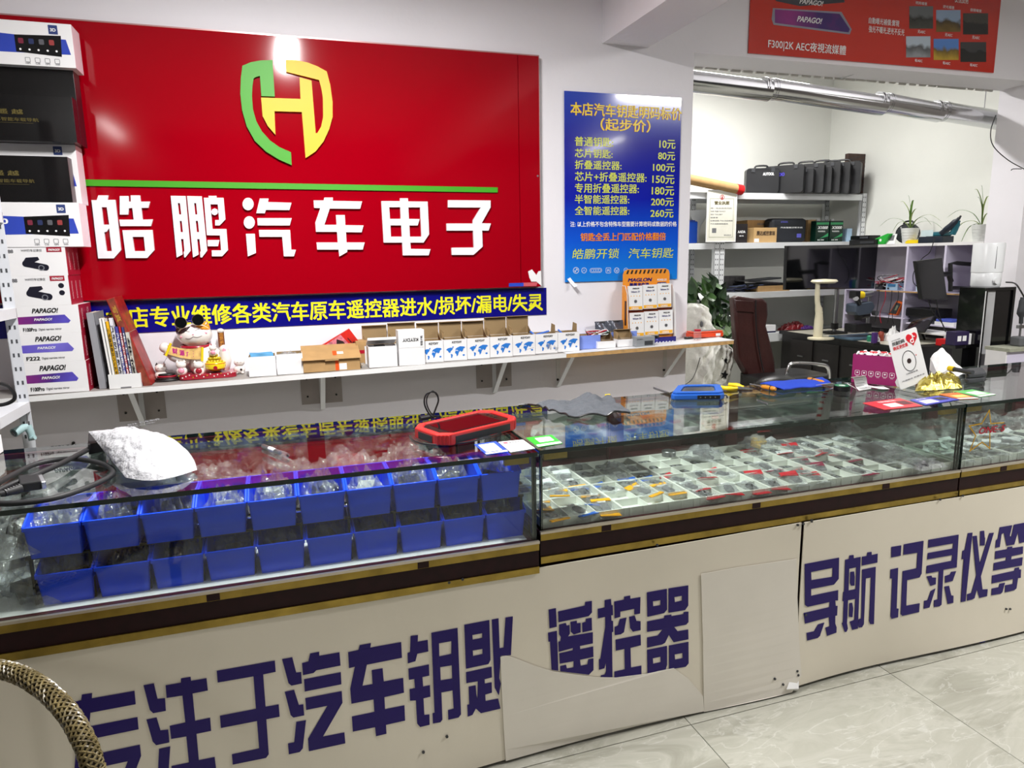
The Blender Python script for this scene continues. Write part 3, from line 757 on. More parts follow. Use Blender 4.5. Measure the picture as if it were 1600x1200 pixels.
C3 = [["80,337 172,318 183,275 283,257 277,297 553,247 560,385 247,447 207,635 298,620 290,497 387,480 397,597 570,565 577,693 402,732 407,838 580,805 585,935 415,972 418,1048 325,1070 318,993 120,1032 112,903 313,862 305,752 108,790 98,660 140,465 88,477"],
 ["638,192 703,183 700,243 790,227 795,328 697,348 680,415 612,435 610,343 632,338"], ["617,483 800,445 803,542 742,555 748,640 808,628 812,727 750,742 757,887 802,883 803,970 718,990 692,960 683,760 630,763 627,663 675,655 670,572 622,580"],
 ["822,163 1055,118 1083,880 1060,908 970,927 968,845 1018,832 1010,672 910,690 917,925 900,948 832,960 830,872 848,868", "890,255 1000,235 1000,350 893,373", "900,467 1003,450 1007,568 905,585"],
 ["1115,90 1338,47 1348,400 1330,437 1130,480", "1187,180 1275,163 1275,207 1190,222", "1190,318 1277,303 1277,350 1193,368"],
 ["1130,512 1357,462 1360,555 1295,572 1297,612 1358,600 1360,690 1300,707 1303,765 1415,743 1435,830 1260,870 1215,830 1185,885 1143,900 1140,800 1157,795 1153,640 1215,627 1220,700 1230,750 1235,590 1133,607"],
 ["1360,43 1420,32 1430,297 1465,292 1483,25 1548,15 1530,357 1440,362 1435,420 1425,560 1440,610 1420,715 1385,650"]]
C4 = [["105,322 175,308 182,485 112,500"], ["98,543 183,525 195,905 130,895 117,625 102,628"], ["197,340 455,285 457,250 522,240 522,350 490,385 200,442"],
 ["205,465 270,450 278,475 305,470 308,550 290,580 530,540 530,645 405,670 407,702 533,677 535,775 405,802 412,860 477,848 485,800 535,790 535,900 490,945 215,910 213,862 270,850 278,885 343,875 343,815 210,838 205,740 335,712 337,688 200,725 198,630 215,625 222,585 205,560"],
 ["315,440 375,430 378,455 412,450 412,540 345,560 318,535"], ["428,450 462,442 465,410 520,402 522,520 430,540"],
 ["578,317 645,303 645,233 705,222 710,280 722,280 725,375 708,378 710,430 725,432 727,535 715,540 718,970 608,970 607,953 645,945 657,910 655,830 640,885 590,898 588,800 603,795 650,490 650,392 580,407"],
 ["737,247 832,228 832,200 890,188 892,220 988,203 985,360 930,370 930,315 795,342 795,392 740,407"], ["740,490 775,478 790,415 855,400 830,540 800,560 742,568"], ["880,393 935,382 950,432 990,435 990,520 915,535 890,500"],
 ["750,613 990,565 993,665 893,690 897,880 997,862 997,950 830,975 737,977 737,918 838,897 835,700 752,717"],
 ["1050,157 1240,122 1243,320 1215,355 1055,392", "1107,242 1180,230 1180,280 1110,292"], ["1257,118 1445,88 1445,280 1415,325 1257,352", "1312,200 1385,187 1385,235 1317,250"],
 ["1053,437 1215,405 1218,380 1285,370 1285,385 1400,365 1402,345 1447,340 1447,440 1425,465 1312,488 1345,530 1445,512 1447,605 1305,635 1260,565 1225,640 1195,657 1053,688 1053,592 1155,572 1200,515 1053,537"],
 ["1053,710 1243,672 1243,850 1230,895 1160,910 1055,943", "1107,790 1180,775 1183,828 1110,843"], ["1262,668 1447,630 1447,835 1420,868 1280,893 1262,890", "1315,752 1390,737 1392,787 1320,802"]]
C5 = [["120,290 495,218 492,450 440,515 190,565 190,640 487,577 485,690 455,690 460,750 480,750 475,855 455,860 455,945 470,985 468,1045 365,1080 347,990 395,975 385,875 122,945 107,830 390,765 393,708 150,762 122,740", "190,377 425,330 422,430 193,468"],
 ["265,955 335,935 285,1080 260,1103 143,1130 137,1048 220,1030"],
 ["563,242 605,232 610,195 655,188 657,225 733,210 705,1000 642,1015 615,925 665,905 675,672 595,687 585,940 595,1000 580,1035 560,1038 527,940 540,935 548,700 535,698 542,597 552,597", "607,340 685,323 678,565 600,580"],
 ["620,375 660,370 668,430 665,525 630,528 615,500"], ["610,720 640,715 652,775 645,875 605,870"], ["750,208 803,200 808,162 855,155 855,190 922,175 918,272 745,305"],
 ["750,350 900,320 880,950 840,950 827,920 847,435 790,447 770,950 750,985 715,990 705,960 715,895 740,890"]]
C6 = [["83,363 187,347 180,453 80,472"], ["73,597 152,580 133,1000 153,1003 147,1092 80,1108 70,1085 90,690 67,690"], ["215,337 420,300 397,640 375,680 245,707 233,973 373,947 365,1037 190,1078 175,1060 200,615 345,585 357,423 207,445"],
 ["472,290 783,235 762,575 625,600 597,960 575,977 518,985 523,915 560,907 577,617 445,640 453,560 710,507 718,447 458,493 465,428 722,380 727,325 467,372"], ["450,670 500,662 507,682 547,682 543,750 487,767"],
 ["640,665 690,650 705,622 755,615 718,715 640,735"], ["490,820 538,795 472,990 413,1002 420,922 455,915"], ["632,775 680,767 700,863 722,867 718,940 660,952"],
 ["878,220 925,213 843,923 795,932 835,490 813,490 823,403 845,395"], ["927,250 970,245 998,535 1100,218 1145,213 1007,665 1020,800 1072,797 1063,867 985,887 963,800 935,890 908,905 858,917 863,850 905,837 960,655"],
 ["1005,198 1045,192 1050,260 1055,265 1050,345 1003,347"], ["1207,157 1337,135 1310,245 1325,255 1355,130 1490,105 1490,300 1410,322 1395,205 1355,335 1275,348 1250,215 1225,225 1205,360 1160,370 1168,290 1185,278"],
 ["1160,405 1285,382 1285,362 1335,355 1333,372 1447,355 1442,430 1325,455 1320,490 1440,467 1430,550 1135,605 1142,528 1265,500 1270,465 1153,487"],
 ["1122,657 1350,605 1357,578 1400,570 1400,592 1420,592 1413,677 1385,680 1365,785 1340,805 1245,827 1252,755 1330,740 1335,690 1115,738"], ["1185,775 1195,740 1250,728 1220,825 1200,842 1107,858 1113,790"], ["1465,600 1500,595 1500,660 1462,660"]]
def splitdraw(data, ox, oy, sc, groups, par, f, x0, x1, zt0, zt1):
    """each written character is one child; the print follows the buckled board"""
    for idx in groups:
        b = B()
        for i in idx:
            b.poly([YZP(pz(q, ox, oy, sc), YBD) for q in data[i]], ((0, 0, 0), (1, 0, 0), (0, 0, 1), (0, -1, 0)), t=0.0012)
        for v in b.v:
            a = (v.x - x0) / (x1 - x0); zt = zt0 + (zt1 - zt0) * a; c = max(0, (v.z - 0.012) / (zt - 0.012))
            p = f(a, c); v.y = p[1] - 0.0006 + v.y      # v.y is -t or 0
        obj('character', b, PURP, par, world=True)
xb = PY(1246, 930, YBD).x; xb2 = PY(1250, 930, YBD).x
LA = (lb_, lf, -0.93, xb, 0.572, 0.592); RA = (rb_, rf, xb2, 3.8, 0.592, 0.592)
splitdraw(C1, 100, 1040, 6.6667, [[0], [1, 2, 3, 4]], *LA)
splitdraw(C2_, 320, 1000, 6.0, [[0], [1, 2, 3, 4, 5, 6]], *LA)
splitdraw(C3, 530, 960, 5.714, [[0], [1, 2, 3], [4, 5, 6]], *LA)
splitdraw(C4, 840, 900, 6.154, [[0, 1, 2, 3, 4, 5], [6, 7, 8, 9, 10], [11, 12, 13, 14, 15]], *LA)
splitdraw(C5, 1240, 840, 7.056, [[0, 1], [2, 3, 4, 5, 6]], *RA)
splitdraw(C6, 1380, 800, 6.6667, [[0, 1, 2], [3, 4, 5, 6, 7], [8, 9, 10], [11, 12, 13, 14], [15]], *RA)
# blank vinyl patches glued over the lower edge of the left board
def patch(pts, par, f, x0, x1, zt0, zt1, lift, m=None, nm='vinyl_patch'):
    P = YZP(pts, YBD)
    # refine outline so that it can follow the buckles
    Q = []
    for i in range(len(P)):
        A = Vector(P[i]); C2 = Vector(P[(i + 1) % len(P)])
        n_ = max(1, int((C2 - A).length / 0.03))
        Q += [tuple(A.lerp(C2, k / n_)) for k in range(n_)]
    xs_ = sorted(set([round(q[0], 4) for q in Q])); b = B()
    b.poly([Q], ((0, 0, 0), (1, 0, 0), (0, 0, 1), (0, -1, 0)), t=0.0012)
    for v in b.v:
        a = (v.x - x0) / (x1 - x0); zt = zt0 + (zt1 - zt0) * a; c = max(0, (v.z - 0.012) / (zt - 0.012))
        v.y = f(a, c)[1] - lift + v.y
    return obj(nm, b, m or SHEET2, par, world=True)
patch([(781, 1025), (790, 1023), (802, 1026), (835, 1039), (865, 1048), (929, 1057), (962, 1058), (1010, 1052), (1052, 1043), (1075, 1060), (1096, 1085), (1097, 1108), (950, 1144), (788, 1184), (784, 1100)], *LA[:2], *LA[2:], 0.0022)
patch([(1094, 896), (1150, 886), (1244, 873), (1246, 1050), (1230, 1075), (1160, 1093), (1097, 1109), (1097, 1000)], *LA[:2], *LA[2:], 0.0022)
# board screws
for (sx, sy) in ((722, 904), (701, 909), (1026, 851), (1246, 820), (1018, 1103), (1217, 1064), (1240, 1044), (1241, 1050), (925, 1106), (697, 1147), (660, 1170), (1205, 1056)):
    p = PY(sx, sy, YBD); q_ = lf((p.x + 0.93) / (xb + 0.93), (p.z - 0.012) / 0.57)
    obj('screw', B().cyl((p.x, q_[1] - 0.0008, p.z), (p.x, q_[1] - 0.005, p.z), 0.004, n=10), DKGREY, lb_, world=True)
for (sx, sy) in ((1254, 818), (1267, 812), (1241 + 26, 814), (1503, 774), (1468, 780), (1258, 960), (1573, 949), (1567, 949)):
    p = PY(sx, sy, YBD); q_ = rf((p.x - xb2) / (3.8 - xb2), (p.z - 0.012) / 0.58)
    obj('screw', B().cyl((p.x, q_[1] - 0.0008, p.z), (p.x, q_[1] - 0.005, p.z), 0.004, n=10), DKGREY, rb_, world=True)
# folded strip of white tape at the foot of the joint
q = PZ(1240, 1076, 0)
tp = B().hexa([PY(1229, 1077, YBD - 0.03), PY(1248, 1076, YBD - 0.03), PY(1248, 1078, YBD - 0.02), PY(1229, 1078, YBD - 0.02), PY(1236, 1057, YBD - 0.012), PY(1248, 1056, YBD - 0.012), PY(1248, 1056, YBD - 0.008), PY(1236, 1057, YBD - 0.008)])
tp.v = [Vector((v.x, v.y, max(v.z, 0.0008))) for v in tp.v]
tag(obj('folded_tape', tp, PAPER, world=True), 'crumpled white tape fold on the floor where the two lettered boards meet', 'tape')
# blue bottle cap on the floor
q = PZ(1532, 1000, 0.0)
cap = thing('bottle_cap', 'small blue plastic bottle cap lying on the floor by the right board', 'cap', (q.x, q.y, 0.0), 0.4)
CAPB = M('cap_blue', (26, 44, 168), 0.35)
obj('cap_shell', B().lathe([(0.0155, 0), (0.016, 0.004), (0.015, 0.016), (0.013, 0.0185), (0.0, 0.019)], n=24), CAPB, cap, smooth=True)
obj('tear_ring', B().tube([(-0.018 + 0.008 * cos(a * pi / 6), 0.008 * sin(a * pi / 6), 0.002) for a in range(13)], 0.0018, n=6), CAPB, cap, smooth=True)

# ------------------------------------------------------------------ blue bins in the left counter
BIN = M('blue_bin_plastic', (6, 76, 255), 0.35, var=0.04)
YB0 = 1.775
ZD = 0.665
def bin_mesh(W, Dp, Hh):
    """open-fronted parts bin: low front wall, sloping side walls, thick rims"""
    t = 0.0025; b = B()
    w2 = W / 2 - 0.003; i2 = w2 * 0.9
    hf = Hh * 0.80
    b.hexa([(-i2, 0.006, 0), (i2, 0.006, 0), (i2, Dp * .96, 0), (-i2, Dp * .96, 0), (-i2, 0.006, t), (i2, 0.006, t), (i2, Dp * .96, t), (-i2, Dp * .96, t)])
    b.hexa([(-i2, 0.006, 0), (i2, 0.006, 0), (i2, 0.006 + t, 0), (-i2, 0.006 + t, 0), (-w2, 0, hf), (w2, 0, hf), (w2, t, hf), (-w2, t, hf)])
    b.hexa([(-i2, Dp * .96 - t, 0), (i2, Dp * .96 - t, 0), (i2, Dp * .96, 0), (-i2, Dp * .96, 0), (-w2, Dp - t, Hh), (w2, Dp - t, Hh), (w2, Dp, Hh), (-w2, Dp, Hh)])
    for s in (-1, 1):
        P0 = [(s * i2, 0.006, 0), (s * i2, Dp * .96, 0), (s * w2, Dp, Hh), (s * w2, Dp * 0.32, Hh), (s * w2, 0, hf)]
        P1 = [(x - s * t, y, z) for x, y, z in P0]
        b.add(P0 + P1, [(0, 1, 2, 3, 4), (9, 8, 7, 6, 5)] + [(i, (i + 1) % 5, 5 + (i + 1) % 5, 5 + i) for i in range(5)])
    return b
def bin_rim(W, Dp, Hh):
    b = B(); w2 = W / 2 - 0.003; hf = Hh * 0.80
    b.box((0, -0.003, hf - 0.003), (W - 0.004, 0.007, 0.008))
    for s in (-1, 1):
        b.tube([(s * w2, -0.002, hf), (s * w2, Dp * 0.32, Hh), (s * w2, Dp, Hh)], 0.0033, n=6)
    b.box((0, Dp, Hh - 0.002), (W - 0.006, 0.006, 0.007))
    return b
def crumple(nx, ny, W, Dp, H, seed, pk=0.5):
    rnd = random.Random(seed)
    ph = [rnd.uniform(0, 6.28) for _ in range(10)]; fr = [rnd.uniform(3, 13) for _ in range(10)]
    jit = [[rnd.uniform(-1, 1) for _ in range(ny + 1)] for _ in range(nx + 1)]
    def f(a, c):
        env = (max(0, sin(pi * a)) * max(0, sin(pi * c))) ** 0.45
        r = 0
        for k in range(0, 8, 2): r += abs(sin(fr[k] * a * 1.6 + fr[k + 1] * c * 1.6 + ph[k])) / 4
        j = jit[int(round(a * nx))][int(round(c * ny))]
        return ((a - 0.5) * W * (1 + 0.10 * j), (c - 0.5) * Dp * (1 + 0.06 * sin(ph[2] + 5 * a)), H * env * (0.42 + 0.5 * r + 0.24 * j) + 0.001)
    return f
def bag_mesh(W, Dp, H, seed, n=13):
    f = crumple(n, n, W, Dp, H, seed)
    return B().sheet(f, n, n, t=0)
BH = 0.098; BDp = 0.155
xl = PY(58, 930, YB0).x; xr = PY(822, 815, YB0).x
NW = (xr - xl) / 10
ords = ['first', 'second', 'third', 'fourth', 'fifth', 'sixth', 'seventh', 'eighth', 'ninth', 'tenth']
PARTM = [M('black_part_in_bag', (30, 30, 34), 0.5), M('grey_part_in_bag', (92, 92, 96), 0.5), M('pale_part_in_bag', (190, 190, 186), 0.6)]
proto = None
def bin_at(x, y, z, lab, grp):
    global proto
    if proto is None:
        proto = thing('parts_bin', lab, 'bin', (x, y, z), 0, grp)
        obj('tray', bin_mesh(NW, BDp, BH), BIN, proto); obj('rim', bin_rim(NW, BDp, BH), BIN, proto)
        return proto
    o = dup(proto); o.location = (x, y, z); o['label'] = lab; o['group'] = grp
    return o
def filled_bag(x, y, z, W, Dp, H, lab, grp, seed, rz=0.0, inner=True, mat=None, tint=None):
    t = thing('plastic_bag', lab, 'bag', (x, y, z), rz, grp)
    obj('film', bag_mesh(W, Dp, H, seed), mat or BAG, t)
    if inner:
        rnd = random.Random(seed); m = tint or PARTM[rnd.choice((0, 0, 1))]
        b = B()
        for k in range(2):
            b.box((rnd.uniform(-.18, .18) * W, rnd.uniform(-.15, .15) * Dp, H * (0.16 + 0.2 * k)), (W * 0.42, Dp * 0.42, H * 0.26), R=Matrix.Rotation(rnd.uniform(-1, 1), 3, 'Z') @ Matrix.Rotation(rnd.uniform(-.5, .5), 3, 'X'))
        obj('contents', b, m, t, bevel=0.003)
    return t
ZU = ZD + 0.118
for i in range(10):
    x = xl + NW * (i + 0.5)
    bin_at(x, YB0, ZD + 0.001, 'blue parts bin, %s from the left in the lower row' % ords[i], 'lower row of blue bins')
    H = 0.085 + 0.02 * ((i * 7) % 3) / 3
    filled_bag(x, YB0 + 0.083, ZD + 0.012, NW * 0.86, BDp * 0.84, 0.095, 'clear bag of parts in the lower blue bin, %s from the left' % ords[i], 'bags in the lower bins', 40 + i)
for i in range(10):
    x = xl + NW * (i + 0.5) - 0.012
    bin_at(x, YB0 + 0.002, ZU, 'blue parts bin, %s from the left in the upper row' % ords[i], 'upper row of blue bins')
    filled_bag(x, YB0 + 0.085, ZU + 0.01, NW * 0.88, BDp * 0.9, 0.108 + 0.012 * ((i * 5) % 3), 'clear bag of parts in the upper blue bin, %s from the left' % ords[i], 'bags in the upper bins', 70 + i,
               tint=(PARTM[2] if i in (3, 4, 6) else None))
# black frame holding the upper row
fr = thing('bin_rack', 'low black metal rack carrying the upper row of blue bins', 'rack', ((xl + xr) / 2, YB0 + 0.08, ZD))
b = B()
for i in range(11):
    x = xl + NW * i - 0.008
    obj('post', B().bb((x - 0.003, YB0 + 0.014, ZD), (x + 0.003, YB0 + 0.022, ZU)), BLACK, fr, world=True)
obj('rail', B().bb((xl - 0.02, YB0 + 0.018, ZU - 0.006), (xr, YB0 + 0.026, ZU - 0.001)), BLACK, fr, world=True)
obj('rail', B().bb((xl - 0.02, YB0 + 0.14, ZU - 0.006), (xr, YB0 + 0.148, ZU - 0.001)), BLACK, fr, world=True)
for x in (xl - 0.016, xr - 0.006): obj('post', B().bb((x - 0.003, YB0 + 0.14, ZD), (x + 0.003, YB0 + 0.148, ZU - 0.006)), BLACK, fr, world=True)
# white paper liner under the bins
tag(obj('paper_liner', B().bb((-0.91, YC + 0.012, ZD), (XA - 0.03, YC + 0.34, ZD + 0.0008)), PAPER, world=True), 'white paper liner under the blue bins in the left counter', 'paper')
# heaps of clear bags behind and beside the bins
random.seed(11)
heap = [(-0.84 + 0.155 * k, 2.06 + 0.03 * ((k * 7) % 3 - 1), 0) for k in range(9)] + [(-0.78 + 0.17 * k, 2.17, 1) for k in range(8)] + [(-0.80 + 0.19 * k, 2.11, 2) for k in range(7)]
where = ['on the deck', 'second layer', 'topmost layer']
for i, (x, y, l) in enumerate(heap):
    n_ = sum(1 for h in heap[:i] if h[2] == l)
    filled_bag(x, y, ZD + 0.0012 + 0.062 * l, 0.2, 0.2, 0.105, 'clear bag heaped behind the bins, %s, %s from left' % (where[l], ords[n_]), 'bags heaped behind the blue bins', 100 + i, rz=random.uniform(-.5, .5),
               tint=(M('red_part_in_bag', (140, 40, 48), 0.5) if i % 5 == 2 else None))
for i, (x, y, z) in enumerate(((-0.62, 1.86, 0), (-0.66, 1.86, 0.07), (-0.60, 1.87, 0.13), (-0.80, 1.86, 0.0), (-0.82, 1.9, 0.07))):
    filled_bag(x, y, ZD + 0.0012 + z, 0.17, 0.17, 0.09, 'clear bag stacked left of the blue bins, %s from the bottom' % ords[i], 'bags left of the blue bins', 130 + i, rz=0.3 * i,
               tint=PARTM[(i + 1) % 3])

# ------------------------------------------------------------------ compartment trays in the middle and right counters
TRAYM = M('white_tray_plastic', (226, 228, 222), 0.4, var=0.02)
ZM = 0.6855
TW, TD, TH = 0.262, 0.235, 0.027
def tray_mesh(cols=3, rows_=3):
    b = B(); t = 0.002
    b.bb((0, 0, 0), (TW - 0.002, TD, 0.002))
    b.bb((0, 0, 0.002), (TW - 0.002, 0.003, TH)); b.bb((0, TD - 0.003, 0.002), (TW - 0.002, TD, TH))
    b.bb((0, 0.003, 0.002), (0.003, TD - 0.003, TH)); b.bb((TW - 0.005, 0.003, 0.002), (TW - 0.002, TD - 0.003, TH))
    for i in range(1, cols): x = TW * i / cols; b.bb((x - .001, 0.003, 0.002), (x + .001, TD - 0.003, TH - 0.002))
    for j in range(1, rows_): y = TD * j / rows_; b.bb((0.003, y - .001, 0.002), (TW - 0.005, y + .001, TH - 0.002))
    for i in range(6): x = TW * (i + 0.5) / 6; b.bb((x - .0012, -0.0014, 0.002), (x + .0012, 0, TH))
    return b
trm = None
FOBM = M('glossy_black_fob', (20, 20, 22), 0.25, var=0.15, coat=0.5)
BTN = M('fob_buttons', (120, 122, 126), 0.4)
HEADR = M('red_zip_header', (196, 18, 40), 0.4); HEADY = M('yellow_zip_header', (236, 170, 10), 0.4); HEADB = M('blue_zip_header', (20, 96, 200), 0.4); HEADP = M('dark_pink_header', (150, 24, 70), 0.4)
fobproto = []
def fob(x, y, z, rz, lab, kind, grp):
    while len(fobproto) <= kind: fobproto.append(None)
    if fobproto[kind] is None:
        t = thing('key_fob', lab, 'key fob', (x, y, z), rz, grp)
        if kind == 0:
            obj('shell', B().poly([rrect(0.03, 0.058, 0.012)], XY, t=0.012), FOBM, t, bevel=0.003)
            for k in range(3): obj('button', B().poly([rrect(0.014, 0.009, 0.003, cx=0, cy=0.015 - 0.013 * k)], XY, t=0.0008, base=0.0118), BTN, t)
        else:
            obj('shell', B().poly([[(-0.013, -0.03), (0.013, -0.03), (0.017, 0), (0.012, 0.032), (-0.012, 0.032), (-0.017, 0)]], XY, t=0.011), FOBM, t, bevel=0.003)
            for k in range(2): obj('button', B().poly([circ(0, 0.012 - 0.018 * k, 0.006, n=12)], XY, t=0.0008, base=0.0108), BTN, t)
            obj('key_ring', B().tube([(0.007 * cos(a * pi / 5), 0.037 + 0.007 * sin(a * pi / 5), 0.005) for a in range(11)], 0.0011, n=5), STEEL, t)
        fobproto[kind] = t; return t
    o = dup(fobproto[kind]); o.location = (x, y, z); o.rotation_euler = (0, 0, rz); o['label'] = lab; o['group'] = grp
    return o
zp = {}
def zipbag(x, y, z, rz, tilt, lab, head, grp, W=0.062, L=0.105, dark=True):
    key = (head.name, dark, W)
    if key not in zp:
        t = thing('zip_bag', lab, 'bag', (x, y, z), 0, grp, rot=(tilt, 0, rz))
        obj('film', B().sheet(crumple(7, 9, W, L, 0.013, len(zp) + 5), 7, 9), BAGD, t)
        hm = head
        obj('zip_header', B().hexa([(-W / 2, L / 2 - 0.018, 0.004), (W / 2, L / 2 - 0.018, 0.003), (W / 2, L / 2 + 0.004, 0.012), (-W / 2, L / 2 + 0.004, 0.008), (-W / 2, L / 2 - 0.018, 0.006), (W / 2, L / 2 - 0.018, 0.005), (W / 2, L / 2 + 0.004, 0.014), (-W / 2, L / 2 + 0.004, 0.010)]), hm, t)
        if head is HEADY: obj('zip_header', B().bb((-W / 2, -L / 2 - 0.002, 0.003), (W / 2, -L / 2 + 0.012, 0.006)), hm, t)
        b = B(); b.poly([rrect(W * 0.42, L * 0.42, 0.008)], XY, t=0.006, base=0.002)
        obj('contents', b, PARTM[0] if dark else PARTM[1], t)
        b2 = B(); b2.bb((-W * .2, -L * .42, 0.004), (W * .22, -L * .3, 0.0055)); obj('paper_slip', b2, PAPER, t)
        zp[key] = t; return t
    o = dup(zp[key]); o.location = (x, y, z); o.rotation_euler = (tilt, 0, rz); o['label'] = lab; o['group'] = grp
    return o
rowsn = ['front', 'middle', 'back']; coln = ['left', 'middle', 'right']
def plan(T, row, c, r, rnd):
    """what lies in a compartment (tray T from the left, row 0 front / 1 back)"""
    v = rnd.random()
    if row == 0:
        if T == 0: return [('y', v < 0.75), ('b', r > 0)][v > 0.6][0] if v < 0.85 else None
        if T == 1: return ('y' if (r == 1 and v < .6) else ('b' if (r == 2 and v < 0.7) else None))
        if T == 2: return 'r' if v < 0.85 else None
        if T == 3: return 'r' if (v < 0.7) else ('p' if v < 0.9 else 'f')
        if T == 4: return 'f' if v < 0.8 else ('p' if v < .9 else None)
        return 'c' if (r > 0 and v < 0.8) else ('f' if v < .4 else None)
    if T == 0: return 'b' if v < 0.4 else ('o' if v < 0.6 else 'c')
    if T == 1: return 'c' if v < 0.45 else ('f' if v < .7 else None)
    if T == 2: return 'f' if v < 0.55 else None
    if T == 3: return 'f' if v < 0.6 else ('r' if v < .75 else None)
    if T == 4: return 'f' if v < 0.4 else ('c' if v < 0.7 else 'r')
    return 'c' if v < 0.8 else 'f'
HO = M('orange_zip_header', (220, 110, 50), 0.4); HC = M('clear_zip_header', (208, 212, 214), 0.3)
rnd = random.Random(21)
def fill_tray(x0, y0, z0, T, row, where_, nm):
    for r in range(3):
        for c in range(3):
            k = plan(T, row, c, r, rnd)
            cx = x0 + TW * (c + 0.5) / 3; cy = y0 + TD * (r + 0.5) / 3
            loc_ = '%s, %s row, %s compartment' % (where_, rowsn[r], coln[c])
            if k == 'f': fob(cx, cy, z0 + 0.0022, pi / 2 + rnd.uniform(-.12, .12) if rnd.random() < .5 else rnd.uniform(-.25, .25), 'black key fob, %s' % loc_, rnd.randint(0, 1), 'key fobs in the ' + nm)
            elif k:
                hd, cn = {'y': (HEADY, 'yellow'), 'b': (HEADB, 'blue'), 'r': (HEADR, 'red'), 'p': (HEADP, 'dark pink'), 'o': (HO, 'orange'), 'c': (HC, 'colourless')}[k]
                zipbag(cx, cy, z0 + 0.016 + 0.006 * (c % 2), rnd.uniform(-.45, .45) + (pi if rnd.random() < .6 else 0), rnd.uniform(-.2, .05), '%s headed zip bag, %s' % (cn, loc_), hd, 'zip bags in the ' + nm, dark=rnd.random() < .6)
def tray(x, y, z, lab, grp):
    global trm
    if trm is None:
        trm = obj('compartment_tray', tray_mesh(), TRAYM); o = trm
    else:
        o = trm.copy(); COL.objects.link(o)
    o.location = (x, y, z); tag(o, lab, 'tray', grp); return o
for T in range(6):
    x0 = XA + 0.02 + T * (TW - 0.001); dz = 0.0
    tray(x0, YC + 0.022, ZM, 'white compartment tray, %s from the left in the front row of the middle counter' % ords[T], 'front trays of the middle counter')
    fill_tray(x0, YC + 0.022, ZM, T, 0, '%s front tray from left' % ords[T], 'front trays of the middle counter')
for T in range(6):
    x0 = XA + 0.02 + T * (TW - 0.001)
    tray(x0, YC + 0.024 + TD, ZM, 'white compartment tray, %s from the left in the back row of the middle counter' % ords[T], 'back trays of the middle counter')
    fill_tray(x0, YC + 0.024 + TD, ZM, T, 1, '%s back tray from left' % ords[T], 'back trays of the middle counter')
for T in range(5):
    x0 = 2.25 + T * (TW - 0.001)
    tray(x0, YC + 0.022, ZM, 'white compartment tray, %s from the left in the right counter' % ords[T], 'trays of the right counter')
    for r in range(3):
        for c in range(3):
            cx = x0 + TW * (c + 0.5) / 3; cy = YC + 0.022 + TD * (r + 0.5) / 3
            loc_ = 'right counter tray %s from left, %s row, %s compartment' % (ords[T], rowsn[r], coln[c])
            zipbag(cx, cy, ZM + 0.018 + 0.005 * (c % 2), rnd.uniform(-1.2, 1.2), rnd.uniform(-.25, .1), 'clear zip bag, %s' % loc_, HC, 'zip bags in the right counter', dark=rnd.random() < .5)
    filled_bag(x0 + 0.13, 2.12, ZM + 0.001, 0.25, 0.26, 0.07, 'flat clear bag at the back of the right counter, %s from the left' % ords[T], 'bags at the back of the right counter', 160 + T, inner=True, tint=PARTM[1])
# loose larger items lying on the trays
filled_bag(PZ(1100, 712, .72).x, PZ(1100, 712, .72).y, ZM + 0.03, 0.11, 0.13, 0.05, 'clear bag with a large black remote lying on the back trays', None, 171, rz=.6, mat=BAGD)
filled_bag(PZ(1180, 695, .72).x, PZ(1180, 695, .72).y, ZM + 0.03, 0.12, 0.09, 0.05, 'clear bag with yellow pieces on the back trays', None, 172, rz=.2, mat=BAGD, tint=M('yellow_part', (236, 190, 40), 0.5))
filled_bag(PZ(1320, 672, .72).x, PZ(1320, 672, .72).y, ZM + 0.03, 0.13, 0.13, 0.05, 'clear bag with a black keypad on the back trays', None, 173, rz=-.3, mat=BAGD)
filled_bag(PZ(1375, 705, .72).x, PZ(1375, 705, .72).y, ZM + 0.03, 0.2, 0.17, 0.04, 'large clear bag of remotes on the right end trays', None, 174, rz=.3, mat=BAGD)
filled_bag(PZ(1440, 725, .72).x, PZ(1440, 725, .72).y, ZM + 0.03, 0.13, 0.10, 0.03, 'clear bag with a black remote at the right end of the middle counter', None, 175, rz=.1, mat=BAGD)
filled_bag(PZ(955, 728, .72).x, PZ(955, 728, .72).y, ZM + 0.02, 0.10, 0.08, 0.03, 'clear bag with grey keys lying at the left end of the back trays', None, 176, rz=.5, mat=BAGD, tint=PARTM[1])
mb = thing('round_tin', 'small round silver tin on the back trays beside the blue bag', 'tin', PZ(1045, 712, .715))
obj('body', B().lathe([(0.026, 0), (0.026, 0.018), (0.024, 0.02), (0, 0.02)], n=28), STEEL, mb, smooth=True)
obj('rolled_rim', B().tube([(0.026 * cos(a * pi / 12), 0.026 * sin(a * pi / 12), 0.018) for a in range(25)], 0.0012, n=6), STEEL, mb)
